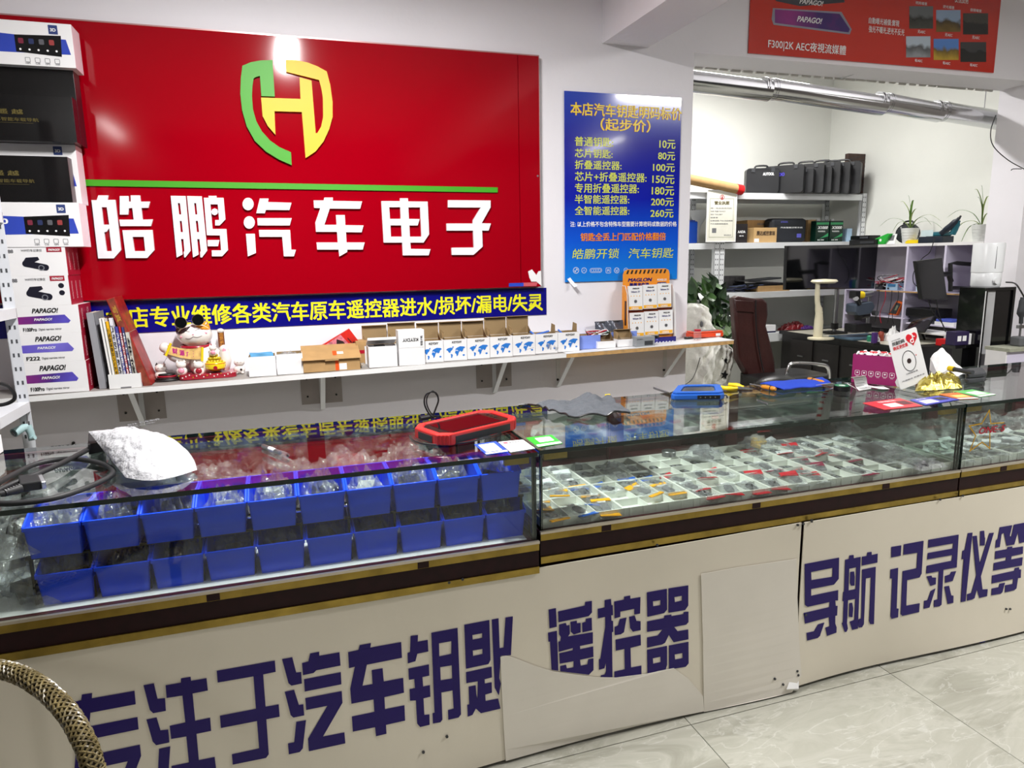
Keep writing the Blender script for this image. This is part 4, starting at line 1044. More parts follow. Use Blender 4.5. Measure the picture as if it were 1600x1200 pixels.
# ------------------------------------------------------------------ wall shelf
YSF = 3.33
_za = PY(130, 613, YSF); _zb = PY(1147, 531, YSF)
def zs(x): return _za.z + (_zb.z - _za.z) * (x - _za.x) / (_zb.x - _za.x)
def SPt(x, y):
    d = ray(x, y); z = 0.94
    for _ in range(6):
        p = CP + d * ((z - CAMZ) / d.z); z = zs(p.x)
    if p.y > 3.49: p = PY(x, y, 3.49)      # keep clear of the wall
    return p
xj = PY(885, 551, YSF).x; xe = PY(1147, 531, YSF).x
SHTOP = M('grey_laminate', (150, 146, 142), 0.5, var=0.08, scale=12)
PLY = M('plywood_edge', (190, 150, 95), 0.6, var=0.2, scale=40)
sh = thing('wall_shelf', 'long grey topped shelf with white edge below the blue strip sign', 'shelf', (0, YW, zs(0) - 0.02))
x0s = -1.5
def slab(xa, xb, t, ya=YSF, yb=YW): return B().hexa([(xa, ya, zs(xa) - t), (xb, ya, zs(xb) - t), (xb, yb, zs(xb) - t), (xa, yb, zs(xa) - t), (xa, ya, zs(xa)), (xb, ya, zs(xb)), (xb, yb, zs(xb)), (xa, yb, zs(xa))])
obj('board', slab(x0s, xj, 0.022, YSF + 0.002), SHTOP, sh, world=True)
obj('edge_band', slab(x0s, xj, 0.0225, YSF, YSF + 0.002), WHITE, sh, world=True)
sh2 = thing('wall_shelf', 'white shelf with raw plywood edge under the price poster', 'shelf', ((xj + xe) / 2, YW, zs(xe) - 0.02))
xw_ = XO0
b = slab(xj + 0.001, xe, 0.004); obj('white_top', b, WHITE, sh2, world=True)
b = B().hexa([(xj + .001, YSF + .001, zs(xj) - .024), (xe - .001, YSF + .001, zs(xe) - .024), (xe - .001, YW, zs(xe) - .024), (xj + .001, YW, zs(xj) - .024), (xj + .001, YSF + .001, zs(xj) - .004), (xe - .001, YSF + .001, zs(xe) - .004), (xe - .001, YW, zs(xe) - .004), (xj + .001, YW, zs(xj) - .004)])
obj('plywood_board', b, PLY, sh2, world=True)
PLATE = M('grey_back_plate', (176, 168, 164), 0.4, var=0.1)
def bracket(px, plate, par):
    x = PY(px, 600, YW).x; z = zs(x) - 0.023
    t = par
    if plate:
        pb = B().bb((x - 0.1, YW - 0.004, z - 0.17), (x + 0.1, YW, z - 0.001)); obj('back_plate', pb, PLATE, t, world=True)
        for s in (-1, 1):
            for zz in (0.04, 0.13): obj('screw', B().cyl((x + s * 0.07, YW - 0.004, z - zz), (x + s * 0.07, YW - 0.008, z - zz), 0.005, n=10), BLACK, t, world=True)
    o = 0.004 if plate else 0.0
    fr_ = [B().bb((x - 0.011, YW - o - 0.004, z - 0.2), (x + 0.011, YW - o, z)), B().bb((x - 0.011, YSF + 0.03, z - 0.004), (x + 0.011, YW - o, z))]
    for q in fr_: obj('bracket_arm', q, WMET, t, world=True)
    q = B().hexa([(x - .011, YW - o - .01, z - .2), (x + .011, YW - o - .01, z - .2), (x + .011, YW - o - .004, z - .2), (x - .011, YW - o - .004, z - .2), (x - .011, YSF + .035, z - .004), (x + .011, YSF + .035, z - .004), (x + .011, YSF + .045, z - .004), (x - .011, YSF + .045, z - .004)])
    obj('bracket_brace', q, WMET, t, world=True)
bracket(218, True, sh); bracket(502, True, sh); bracket(772, True, sh); bracket(872, False, sh2); bracket(1038, False, sh2)
# clips on the wall below
for (px, py) in ((871, 593), (1037, 578), (115, 692)):
    p = PY(px, py, YW); tag(obj('wall_plug', B().cyl((p.x, YW, p.z), (p.x, YW - 0.006, p.z), 0.007, n=10), BLACK, world=True), 'small black wall plug %s' % {871: 'under the joint of the two shelves', 1037: 'under the right end of the plywood shelf', 115: 'low on the wall behind the left counter'}[px], 'plug')

def pbox(name, lab, cat, xl, xr, yb, yt, Y, D, m, grp=None, z0=None, bev=0.0008, part='carton'):
    """upright box: front face from photo pixels on the plane Y; returns thing, width, height"""
    A = PY(xl, yb, Y); C2 = PY(xr, yb, Y); T = PY((xl + xr) / 2, yt, Y); Bm = PY((xl + xr) / 2, yb, Y)
    W = C2.x - A.x; z = z0 if z0 is not None else Bm.z; H = T.z - z
    t = thing(name, lab, cat, (A.x, Y, z), 0, grp)
    obj(part, B().bb((0, 0, 0), (W, D, H)), m, t, bevel=bev)
    return t, W, H
def quad(par, x0, y0, w, h, m, nm='printed_panel', t=0.0006, base=0.0, pts=None):
    return obj(nm, B().poly([pts or [(x0, y0), (x0 + w, y0), (x0 + w, y0 + h), (x0, y0 + h)]], SF, t=t, base=base), m, par)
PURPR = grad_mat('purple_mirror_print', [(0, (150, 40, 120)), (0.35, (70, 40, 130)), (0.7, (90, 80, 190)), (1, (50, 30, 110))], 'X', 0, 0.3, rough=0.3, wave=12)
PURP2 = grad_mat('violet_mirror_print', [(0, (96, 80, 190)), (0.5, (120, 110, 210)), (1, (80, 70, 170))], 'X', 0, 0.3, rough=0.3, wave=12)
YK1 = 3.352
side = M('dark_red_side', (160, 24, 50), 0.4)
PINKS = M('pinkish_side', (232, 205, 214), 0.45)
zz_ = None
mir = [(33, 139.5, 608, 566, 'F100Pro', PURPR, 'bottom'), (27, 133, 566, 521, 'F222', PURP2, 'middle'), (22, 127.5, 521, 477.5, 'F100Pro', PURPR, 'top')]
zbase = zs(PY(80, 600, YK1).x + 0.1) + 0.001
for i, (xl_, xr_, yb_, yt_, code, pm, pos) in enumerate(mir):
    t, W, H = pbox('mirror_box', 'white mirror camera box with purple print, %s of the stack of three' % pos, 'box', xl_, xr_, yb_, yt_, YK1, 0.2, CARTON, 'mirror camera boxes on the shelf', z0=zbase)
    zbase += H
    obj('red_side', B().bb((W, 0.0, 0.0005), (W + 0.0006, 0.2, H - 0.0005)), side, t)
    k = W / 0.36
    quad(t, 0, 0, 0, 0, pm, 'mirror_picture', pts=[(0.02 * k, H * .36), (W * .83, H * .36), (W * .86, H * .44), (W * .78, H * .66), (0.02 * k, H * .62)])
    text('PAPAGO!', SF, W * .3, H * .74, W * .38, H * .17, INK, t, bold=0.05, slant=0.25)
    text('PAPAGO!', SF, W * .32, H * .47, W * .26, H * .09, WINK, t, bold=0.03, slant=0.25, lift=0.002)
    text(code, SF, W * .14, H * .1, W * .2, H * .13, INK, t, bold=0.04)
    text('Digital rearview mirror', SF, W * .37, H * .1, W * .34, H * .1, INKG, t)
    text('PAPAGO!', ((W + 0.0006, 0.02, H * .15), (0, 0, 1), (0, 1, 0), (1, 0, 0)), 0, 0.012, H * .7, 0.02, M('pink_ink', (230, 170, 180), 0.5), t, bold=0.03)
    text('PAPAGO!', ((W + 0.0006, 0.02, H * .15), (0, 0, 1), (0, 1, 0), (1, 0, 0)), 0, 0.1, H * .7, 0.03, M('pink_ink', (230, 170, 180), 0.5), t, bold=0.03)
# dashcam boxes: two layers, three deep
CAMB = M('dashcam_print', (26, 26, 40), 0.3)
for L_, (xl_, xr_, yb_, yt_) in enumerate(((15, 112, 477.5, 431), (8, 107, 431, 386))):
    H = None
    for d in range(3):
        lab = 'white dashcam box with dark red side, %s layer, %s' % (['lower', 'upper'][L_], ['front one', 'second from the front', 'against the wall'][d])
        t, W, H0 = pbox('dashcam_box', lab, 'box', xl_, xr_, yb_, yt_, YK1, 0.062, CARTON, 'dashcam boxes on the shelf', z0=zbase)
        t.location.y = YK1 + d * 0.0635; H = H0
        obj('red_side', B().bb((W, 0.0, 0.0005), (W + 0.0006, 0.062, H - 0.0005)), side, t)
        text('PAPAGO!', ((W + 0.0006, 0.02, H * .2), (0, 0, 1), (0, 1, 0), (1, 0, 0)), 0, 0.008, H * .6, 0.016, M('pink_ink', (230, 170, 180), 0.5), t, bold=0.03)
        if d == 0:
            text('F888', SF, W * .02, H * .8, W * .16, H * .12, INKG, t, bold=0.05)
            text('WIFI行车记录仪', SF, W * .3, H * .84, W * .33, H * .09, INKG, t, bold=0.02)
            quad(t, W * .7, H * .82, W * .24, H * .17, side, 'logo_panel'); text('PAPAGO!', SF, W * .73, H * .86, W * .18, H * .08, WINK, t, bold=0.04, lift=0.0018, slant=.2)
            b = B(); b.poly([[(W * .31, H * .5), (W * .36, H * .64), (W * .55, H * .66), (W * .57, H * .56), (W * .48, H * .47)]], SF, t=0.0008)
            b.poly([rrect(W * .42, H * .22, H * .1, cx=0, cy=0)], SF, t=0.0009)
            R = Matrix.Rotation(radians(14), 4, 'Y')
            nb = len(b.v) - 40
            for v in b.v[-40:]:
                q = R @ v; v.x = q.x + W * .5; v.z = q.z + H * .36
            obj('camera_picture', b, CAMB, t)
            obj('camera_picture', B().poly([circ(W * .585, H * .28, H * .095), circ(W * .585, H * .28, H * .065)], SF, t=0.0014), M('lens_ring_print', (120, 122, 130), 0.3), t)
            if L_ == 0:
                for q in (.66, .42): obj('round_mark', B().poly([circ(W * .87, H * q, H * .085)], SF, t=0.0008), CAMB, t)
    zbase += H
# head-unit boxes stacked above
def headbox(lab, xl, xr, yb, yt, Y, D, z0, full=True):
    t, W, H = pbox('radio_box', lab, 'box', xl, xr, yb, yt, Y, D, CARTON, 'car radio boxes stacked on the left', z0=z0)
    obj('pink_side', B().bb((W, 0, 0.0005), (W + 0.0005, D, H - 0.0005)), PINKS, t)
    x1 = W
    s = H / 0.2
    quad(t, 0, 0, 0, 0, M('royal_blue_print', (48, 70, 176), 0.35), 'blue_band', pts=[(0.0, H * .27), (x1 - .012, H * .3), (x1 - .024, H * .64), (x1 - .12, H * .66), (0, H * .74)])
    quad(t, 0, 0, 0, 0, SATIN, 'screen_picture', t=0.0012, pts=[(x1 - .2, H * .3), (x1 - .045, H * .24), (x1 - .04, H * .72), (x1 - .2, H * .68)])
    for k in range(5):
        obj('screen_icon', B().poly([circ(x1 - .185 + .031 * k, H * .36, 0.004, n=8)], SF, t=0.0016), WINK, t)
    for k, cc in enumerate(((120, 40, 60), (40, 50, 90), (90, 90, 96), (150, 60, 60))):
        obj('screen_icon', B().poly([rrect(0.018, 0.02, 0.004, cx=x1 - .18 + .035 * k, cy=H * .55)], SF, t=0.0016), M('icon_%d' % k, cc, 0.4), t)
    obj('corner_badge', B().poly([rrect(0.032, 0.034, 0.002, cx=x1 - .065, cy=H - .025)], SF, t=0.0008), M('slate_blue_print', (50, 66, 120), 0.4), t)
    text('3D', SF, x1 - .075, H - .032, 0.02, 0.012, WINK, t, bold=.04, lift=.0016)
    text('ES-100', SF, x1 - .385, H * .52, 0.13, H * .12, WINK, t, bold=.04, lift=.0014)
    text('SKYCHN', SF, x1 - .43, H * .87, 0.11, H * .06, M('navy_print', (30, 40, 110), 0.4), t, bold=.02, lift=.0012)
    for k in range(4):
        cx = x1 - .165 + .034 * k
        obj('feature_icon', B().poly([rrect(0.018, 0.018, 0.003, cx=cx, cy=H * .13), rrect(0.015, 0.015, 0.002, cx=cx, cy=H * .13)], SF, t=0.0008), INKG, t)
        text(['HIFI', 'CAR', 'GPS', 'WIFI'][k], SF, cx - .008, H * .035, .016, .006, INKG, t, lift=.0008)
    return H
def blackbox(lab, xl, xr, yb, yt, Y, D, z0, vis=True, dim=False):
    t, W, H = pbox('radio_box', lab, 'box', xl, xr, yb, yt, Y, D, SATINB, 'black radio boxes stacked on the left', z0=z0)
    obj('wine_side', B().bb((W, 0, 0.0005), (W + 0.0005, D, H - 0.0005)), M('dark_wine_side', (58, 14, 28), 0.35), t)
    gm = M('gold_foil', (190, 160, 40) if not dim else (90, 80, 40), 0.4)
    if vis:
        text('遥 越', SF, W - .265, H * .57, .09, H * .11, gm, t, bold=.04)
        text('安卓智能车载导航', SF, W - .295, H * .42, .17, H * .08, gm, t, bold=.02)
        obj('gold_rule', B().bb((W - .28, -0.0008, H * .385), (W - .145, 0, H * .39)), gm, t)
    return H
SATINB = M('satin_black_carton', (16, 15, 16), 0.22, var=0.2, scale=3)
H = headbox('white car radio box with blue band, directly above the dashcam boxes', -60, 131, 386, 316, YK1 - 0.003, 0.12, zbase); zb1 = zbase + H
H2 = headbox('white car radio box with blue band partly hidden behind a black box', -60, 128.5, 318, 224, YK1 + 0.06, 0.1, zb1)
H3 = blackbox('plain black car radio box standing in front of a white one', -70, 114, 318, 243, YK1 - 0.002, 0.06, zb1, dim=True)
zb2 = zb1 + H2
H4 = blackbox('black radio box with gold print, lower of the two by the sign', -75, 121, 226, 147, YK1 - 0.002, 0.07, zb2 + 0.001)
H5 = blackbox('black radio box behind the gold printed one, near the top', -75, 128, 226, 105, YK1 + 0.07, 0.09, zb2 + 0.001, vis=False)
zb3 = zb2 + 0.001 + H5
headbox('topmost white car radio box with blue band at the sign corner', -60, 119, 108, 32, YK1 + 0.03, 0.12, zb3)
tp_ = PY(0, 190, 3.3)

# ---- books in a small white tray
def book(lab, x, y0, w, d, h, tilt, m, sp=None, spm=None, spb=None, cover=None, z=None):
    z = zs(x) + 0.001 if z is None else z
    t = thing('book', lab, 'book', (x, y0, z), 0, 'books in the white tray', rot=(0, tilt, 0))
    obj('cover', B().bb((0, 0, 0), (0.0012, d, h)).bb((w - 0.0012, 0, 0), (w, d, h)).bb((0, 0, 0), (w, 0.0012, h)), m, t)
    obj('pages', B().bb((0.0012, 0.0012, 0.002), (w - 0.0012, d - 0.002, h - 0.002)), M('book_pages', (232, 222, 200), 0.7), t)
    if sp: text(sp, ((0, 0, 0), (0, 0, -1), (1, 0, 0), (0, -1, 0)), -h * .9, w * .18, h * .72, w * .62, spm or INK, t, bold=.02)
    return t
xk = PY(147, 600, 3.38).x
bk = PY(139, 490, 3.4)
def bz(x): return zs(x) + 0.001
# grey ring binder on the left
A_ = PY(152, 598, 3.36)
book('grey binder leaning at the left end of the books', A_.x, 3.38, 0.03, 0.17, 0.33, -0.045, M('grey_binder', (150, 152, 158), 0.5))
bkt = [(168, 0.011, .30, (236, 234, 232), '', None), (173.5, 0.012, .298, (238, 236, 230), '', None), (179, 0.014, .285, (236, 180, 30), '小电器维修技巧与实例', INK), (185.5, 0.017, .30, (225, 224, 230), '汽车防盗系统', None), (192, .014, .262, (70, 70, 150), '汽车电路图大全', WINK), (198.5, .011, .262, (184, 34, 52), '钥匙匹配宝典', WINK), (203, .011, .258, (62, 66, 120), '电工手册', WINK), (210, .017, .235, (206, 202, 192), '维修', None)]
tx0 = PY(170, 592, 3.36).x; tx1 = PY(214, 590, 3.36).x
bl_ = ['white booklet, first in the tray', 'white booklet, second in the tray', 'yellow spined book in the tray', 'white spined book with black title in the tray', 'violet spined book in the tray', 'red spined book in the tray', 'dark blue spined book in the tray', 'cream spined book, last in the tray']
xc = tx0 + 0.006
for (px, w_, h_, c_, s_, sm_), lb2 in zip(bkt, bl_):
    book(lb2, xc, 3.365, w_ - 0.0005, 0.15, h_, -0.06, M('book_%d_%d_%d' % c_, c_, 0.45), s_ or None, sm_, z=zs(xc) + 0.006)
    xc += w_
tx1 = max(tx1, xc + 0.012)
tr_ = thing('book_tray', 'low white tray holding the books on the wall shelf', 'tray', (tx0, 3.352, zs(tx0) + 0.001))
Wt = tx1 - tx0
obj('shell', B().bb((0, 0, 0), (Wt, 0.18, 0.004)).bb((0, 0, 0.004), (Wt, 0.004, 0.062)).bb((0, 0.176, 0.004), (Wt, 0.18, 0.062)).bb((0, 0.004, 0.004), (0.004, 0.176, 0.062)).bb((Wt - 0.004, 0.004, 0.004), (Wt, 0.176, 0.062)), WHITE, tr_)
obj('label_slot', B().bb((Wt * .35, -0.0006, 0.0), (Wt * .68, 0, 0.006)), INKG, tr_)
# red album leaning to the left against the books
alb = thing('album', 'large red patterned album leaning left against the books', 'book', (PY(237, 594, 3.37).x, 3.37, zs(PY(237, 594, 3.37).x) + 0.002), 0, None, rot=(0, -0.27, 0))
obj('cover', B().bb((-0.034, 0, 0), (0, 0.16, 0.405)), M('red_brocade', (150, 34, 30), 0.4, var=0.45, scale=18), alb, bevel=0.002)
obj('pages', B().bb((-0.030, -0.0008, 0.003), (-0.004, 0.0, 0.402)), M('album_edge', (130, 58, 40), 0.5, var=0.4, scale=30), alb)
text('写真', ((0, 0, 0), (0, 0, -1), (1, 0, 0), (0, -1, 0)), -.37, -.027, 0.07, 0.018, M('dull_gold', (190, 150, 60), 0.4), alb, bold=.02, lift=.0014)

# ---- beckoning cat figurine
KP = (PY(445, 560, 3.42).x - PY(345, 560, 3.42).x) / 100
cb = SPt(338, 590); cb.y += 0.02
cat = thing('cat_figurine', 'large white beckoning cat figurine wearing sunglasses on a red dotted cushion', 'figurine', (cb.x, cb.y, zs(cb.x) + 0.001))
def c(x, y, dy=0.0): return Vector(((x - 338) * KP, 0.05 + dy, (588 - y) * KP))
CER = M('white_ceramic', (238, 232, 226), 0.15, var=0.02, coat=0.5)
CRED = M('red_dotted_glaze', (160, 22, 44), 0.25, coat=0.4); CYEL = M('yellow_glaze', (240, 214, 30), 0.25, coat=0.4); CGOLD = M('gold_glaze', (214, 182, 40), 0.25, 0.5)
CDARK = M('dark_brown_glaze', (44, 28, 30), 0.25); CORG = M('orange_glaze', (238, 150, 40), 0.25); CPINK = M('pink_glaze', (240, 160, 180), 0.3)
obj('body', B().ball(c(322, 562), (29 * KP, 26 * KP, 28 * KP), 24), CER, cat, smooth=True)
hd = B().ball(c(309, 518), (27.5 * KP, 24 * KP, 19.5 * KP), 28)
obj('head', hd, CER, cat, smooth=True)
for ex, ey, m_, lb2 in ((288, 508, CDARK, 'dark ear'), (326, 505, CORG, 'orange ear')):
    s = -1 if ex < 309 else 1
    obj('ear', B().lathe([(9 * KP, -8 * KP), (8 * KP, 0), (4 * KP, 7 * KP), (0.0, 10 * KP)], c(ex, ey), 12, R=Matrix.Rotation(s * 0.35, 3, 'Y'), sy=0.6), m_, cat, smooth=True, label=lb2)
def surf(x, y, cx, cy, rx, ry, rz, lift=0.0006):
    a = (x - cx) / rx; b_ = (cy - y) / rz; r2 = max(0, 1 - a * a - b_ * b_)
    return c(x, y) + Vector((0, -ry * KP * math.sqrt(r2) - lift, 0))
def hs(x, y): return surf(x, y, 309, 518, 27.5, 24, 19.5)
for k in (0, 1):
    pts = [((284, 513), (290, 504), (304, 500.5), (296, 505)), ((313, 501), (322, 502), (333, 511), (326, 506))][k]
    b = B(); n_ = 6
    top = [hs(285 + 20 * i / n_, 512 - 9 * i / n_) for i in range(n_ + 1)] if k == 0 else [hs(313 + 19 * i / n_, 503 + 5 * i / n_) for i in range(n_ + 1)]
    bot = [hs(284 + 20 * i / n_, 515 - 12.5 * i / n_ + 2 * sin(pi * i / n_)) for i in range(n_ + 1)] if k == 0 else [hs(314 + 19 * i / n_, 501.5 + 8.5 * i / n_) for i in range(n_ + 1)]
    b.tube([(p + q) / 2 for p, q in zip(top, bot)], [0.002 + 0.008 * sin(pi * i / n_) for i in range(n_ + 1)], 8)
    obj('fur_patch', b, CDARK if k == 0 else CORG, cat, smooth=True)
LN = M('face_line', (90, 60, 60), 0.5)
for pts in (((291, 513), (297, 509.5), (304, 510.5)), ((312, 509.5), (317, 507), (324, 508.5)), ((297, 521), (303, 522), (309, 518.5)), ((309, 518.5), (315, 520), (322, 518))):
    obj('face_line', B().tube([hs(*p) for p in pts], 0.0011, n=5, smooth=4), LN, cat)
obj('nose', B().ball(hs(309, 515), (0.004, 0.003, 0.003), 8), CPINK, cat, smooth=True)
for (x, y) in ((291, 519), (327, 514)): obj('cheek', B().ball(hs(x, y) + Vector((0, .003, 0)), (0.008, 0.0035, 0.005), 10), CPINK, cat, smooth=True)
# sunglasses
LENS = M('dark_lens', (12, 14, 16), 0.06, coat=1)
RIM = M('gold_rim', (212, 200, 160), 0.2, 1.0)
for (x, y) in ((292.5, 495), (318.5, 491.5)):
    p = c(x, y, -23 * KP)
    fr_ = B().cyl(p, p + Vector((0, 0.002, 0)), 8.6 * KP, n=28); obj('lens', fr_, LENS, cat)
    obj('rim', B().tube([p + Vector((9 * KP * cos(a * pi / 14), 0.001, 9 * KP * sin(a * pi / 14))) for a in range(29)], 0.0013, n=6), RIM, cat, smooth=True)
obj('bridge', B().tube([c(301, 494, -23 * KP), c(305, 492, -24 * KP), c(309.5, 492.5, -23 * KP)], 0.0012, n=6), RIM, cat)
obj('temple', B().tube([c(327, 490, -23 * KP), c(331, 492, -14 * KP), c(330, 500, 0)], 0.0012, n=6), RIM, cat)
obj('temple', B().tube([c(283.5, 496, -23 * KP), c(281, 500, -10 * KP), c(284, 508, 0)], 0.0012, n=6), RIM, cat)
obj('collar', B().tube([c(309 + 22 * cos(a * pi / 12), 536 + 1.2 * sin(a * pi / 12), -17 * KP * sin(a * pi / 12)) for a in range(25)], 0.0075, n=8), CRED, cat, smooth=True)
obj('bell', B().ball(c(316, 540, -21 * KP), (0.009, 0.009, 0.009), 12), CGOLD, cat, smooth=True)
obj('raised_arm', B().tube([c(296, 557, -8 * KP), c(280, 550, -14 * KP), c(266, 539, -16 * KP)], [12 * KP, 11 * KP, 9 * KP], n=14, smooth=4), CER, cat, smooth=True)
obj('paw', B().ball(c(264, 535, -16 * KP), (8.5 * KP, 8 * KP, 8.5 * KP), 16), CER, cat, smooth=True)
obj('raised_arm', B().tube([c(350, 575, -8 * KP), c(354, 562, -12 * KP), c(353, 546, -12 * KP)], [9 * KP, 9 * KP, 8.5 * KP], n=14, smooth=4), CER, cat, smooth=True)
obj('paw', B().ball(c(353.5, 543, -12 * KP), (8 * KP, 7 * KP, 7.5 * KP), 16), CER, cat, smooth=True)
obj('paw_pad', B().ball(c(353.5, 544, -19 * KP), (3 * KP, 1 * KP, 3.6 * KP), 10), CPINK, cat, smooth=True)
sc_ = B(); A = c(269, 543, -27 * KP); 
def scroll(a, b_):
    x = 270 + 49 * a; yt = 529.5 + 7.5 * a + 4 * sin(pi * a) ; yb = 545 + 11 * a + 3 * sin(pi * a)
    return c(x, yt + (yb - yt) * b_, (-28 + 2 * sin(pi * a)) * KP)
obj('scroll', B().sheet(scroll, 12, 4, t=0.001), M('scroll_cream_pink', (236, 190, 120), 0.35, var=0.3, scale=40), cat, smooth=True)
for i_, ch in enumerate('财源广进'):
    text(ch, (scroll((i_ + .62) / 4.9, 0.78), Vector((1, 0, -0.16)).normalized(), (0, 0, 1), (0, -1, 0)), 0, 0, 0.022, 0.026, M('magenta_glaze', (190, 50, 130), 0.3), cat, bold=.05)
obj('scroll_rod', B().cyl(c(275.5, 527, -28 * KP), c(266, 547, -28 * KP), 0.0058, n=12), CYEL, cat, smooth=True)
obj('scroll_rod', B().cyl(c(321.5, 536, -28 * KP), c(319, 559, -28 * KP), 0.0058, n=12), CYEL, cat, smooth=True)
obj('gold_pot', B().lathe([(0.02, 0), (0.042, 0.012), (0.046, 0.028), (0.042, 0.042), (0.036, 0.044), (0, 0.044)], c(338, 577, -20 * KP), 24), CYEL, cat, smooth=True)
obj('pot_band', B().tube([c(338 + 15.5 * cos(a * pi / 12), 564, -20 * KP + 15.5 * KP * sin(a * pi / 12)) for a in range(25)], 0.003, n=6), CORG, cat, smooth=True)
obj('pot_badge', B().cyl(c(339, 570.5, -20 * KP - 0.0445), c(339, 570.5, -20 * KP - 0.047), 0.009, n=16), CRED, cat)
random.seed(2)
for k in range(14):
    l_ = k // 5
    obj('ingot', B().ball(c(338 + (-9 + 4.5 * (k % 5)) * (1 - .3 * l_), 561 - 5 * l_, (-20 - 8 * (1 - .3 * l_) + random.uniform(-2, 2)) * KP), (0.012, 0.009, 0.008), 8), CGOLD, cat, smooth=True)
def kitten(x, y, s, band, par):
    obj('kitten', B().ball(c(x, y + 5 * s, -26 * KP), (7.5 * s * KP, 6 * s * KP, 7 * s * KP), 14).ball(c(x, y - 4 * s, -27 * KP), (7 * s * KP, 6 * s * KP, 5.5 * s * KP), 14).lathe([(2.4 * s * KP, 0), (0, 3.5 * s * KP)], c(x - 4.5 * s, y - 8 * s, -27 * KP), 8).lathe([(2.4 * s * KP, 0), (0, 3.5 * s * KP)], c(x + 4.5 * s, y - 8 * s, -27 * KP), 8), CER, par, smooth=True)
    obj('kitten_bib', B().ball(c(x, y + 4 * s, -31 * KP), (4.6 * s * KP, 2.6 * s * KP, 4.2 * s * KP), 12), band, par, smooth=True)
kitten(287, 568, 1.15, CPINK, cat); kitten(313, 570, 1.15, CRED, cat); kitten(337, 542, 0.85, CPINK, cat)
cs = B().poly([rrect(88 * KP, 0.14, 0.03, cx=-12 * KP, cy=0.02)], XY, t=0.022)
obj('cushion', cs, CRED, cat, bevel=0.008)
for k in range(16):
    obj('cushion_dot', B().ball(c(283 + 5.3 * k, 582 + 2 * ((k * 5) % 3 - 1), -0.1015 ), (0.003, 0.0012, 0.003), 6), CER if k % 4 else CGOLD, cat)
obj('fortune_stick', B().bb(c(344, 541, 0.0), c(354, 514, 0.006)), M('brown_plaque', (110, 60, 34), 0.5), cat)
text('招财进宝'[0:4], (c(352.5, 516, -0.0006), (0, 0, -1), (-1, 0, 0), (0, -1, 0)), 0, 0, 0.07, 0.017, M('orange_gold', (220, 150, 60), 0.5), cat, bold=.02)
obj('stick_paw', B().ball(c(349, 513, 0.003), (6 * KP, 4 * KP, 4 * KP), 12), CER, cat, smooth=True)
obj('wire', B().tube([c(268, 549, 0), c(261, 556, 0.02), c(256, 566, 0.02), c(262, 574, 0), c(270, 575, 0)], 0.0008, n=5, smooth=4), BLACK, cat)
def smallcat(px, py, lab, spot, face):
    p = SPt(px, py); z = zs(p.x) + 0.001
    t = thing('cat_figurine', lab, 'figurine', (p.x, p.y + 0.02, z), 0)
    obj('body', B().ball((0, 0, 0.021), (0.027, 0.022, 0.0215), 16), CER, t, smooth=True)
    obj('head', B().ball((0.002, -0.002, 0.055), (0.025, 0.02, 0.02), 16), CER, t, smooth=True)
    for s in (-1, 1):
        obj('ear', B().lathe([(0.008, 0), (0.0, 0.014)], (0.002 + s * 0.015, 0, 0.068), 8), CDARK if (s < 0 and spot is CORG) else CER, t, smooth=True)
        obj('foot', B().ball((s * 0.014, -0.012, 0.006), (0.008, 0.010, 0.006), 10), CER, t, smooth=True)
    obj('belly_spot', B().ball((-0.004 if spot is CORG else 0.008, -0.0195, 0.022), (0.006, 0.003, 0.006), 10), spot, t, smooth=True)
    for s in (-1, 1): obj('closed_eye', B().tube([(0.002 + s * 0.011, -0.0205, 0.056), (0.002 + s * 0.007, -0.022, 0.058), (0.002 + s * 0.003, -0.022, 0.056)], 0.0007, n=4), LN, t)
    return t
smallcat(251, 592, 'small white cat figurine with orange belly dot, left of the large cat', CORG, 0)
smallcat(374, 580, 'small white cat figurine with black belly dot, right of the large cat', CDARK, 0)
# dark bundle of cable behind the left kitten
p = SPt(262, 583)
t = thing('cable_bundle', 'small dark red and black bundle of wires behind the left cat figurine', 'cable', (p.x, 3.46, zs(p.x) + 0.001))
for k in range(4): obj('wire_loop', B().tube([((0.05 - .006 * k) * cos(a * pi / 8), (0.03 - .004 * k) * sin(a * pi / 8), 0.006 + 0.008 * k) for a in range(17)], 0.004, n=6), [BLACK, CDARK, CRED, BLACK][k], t, smooth=True)

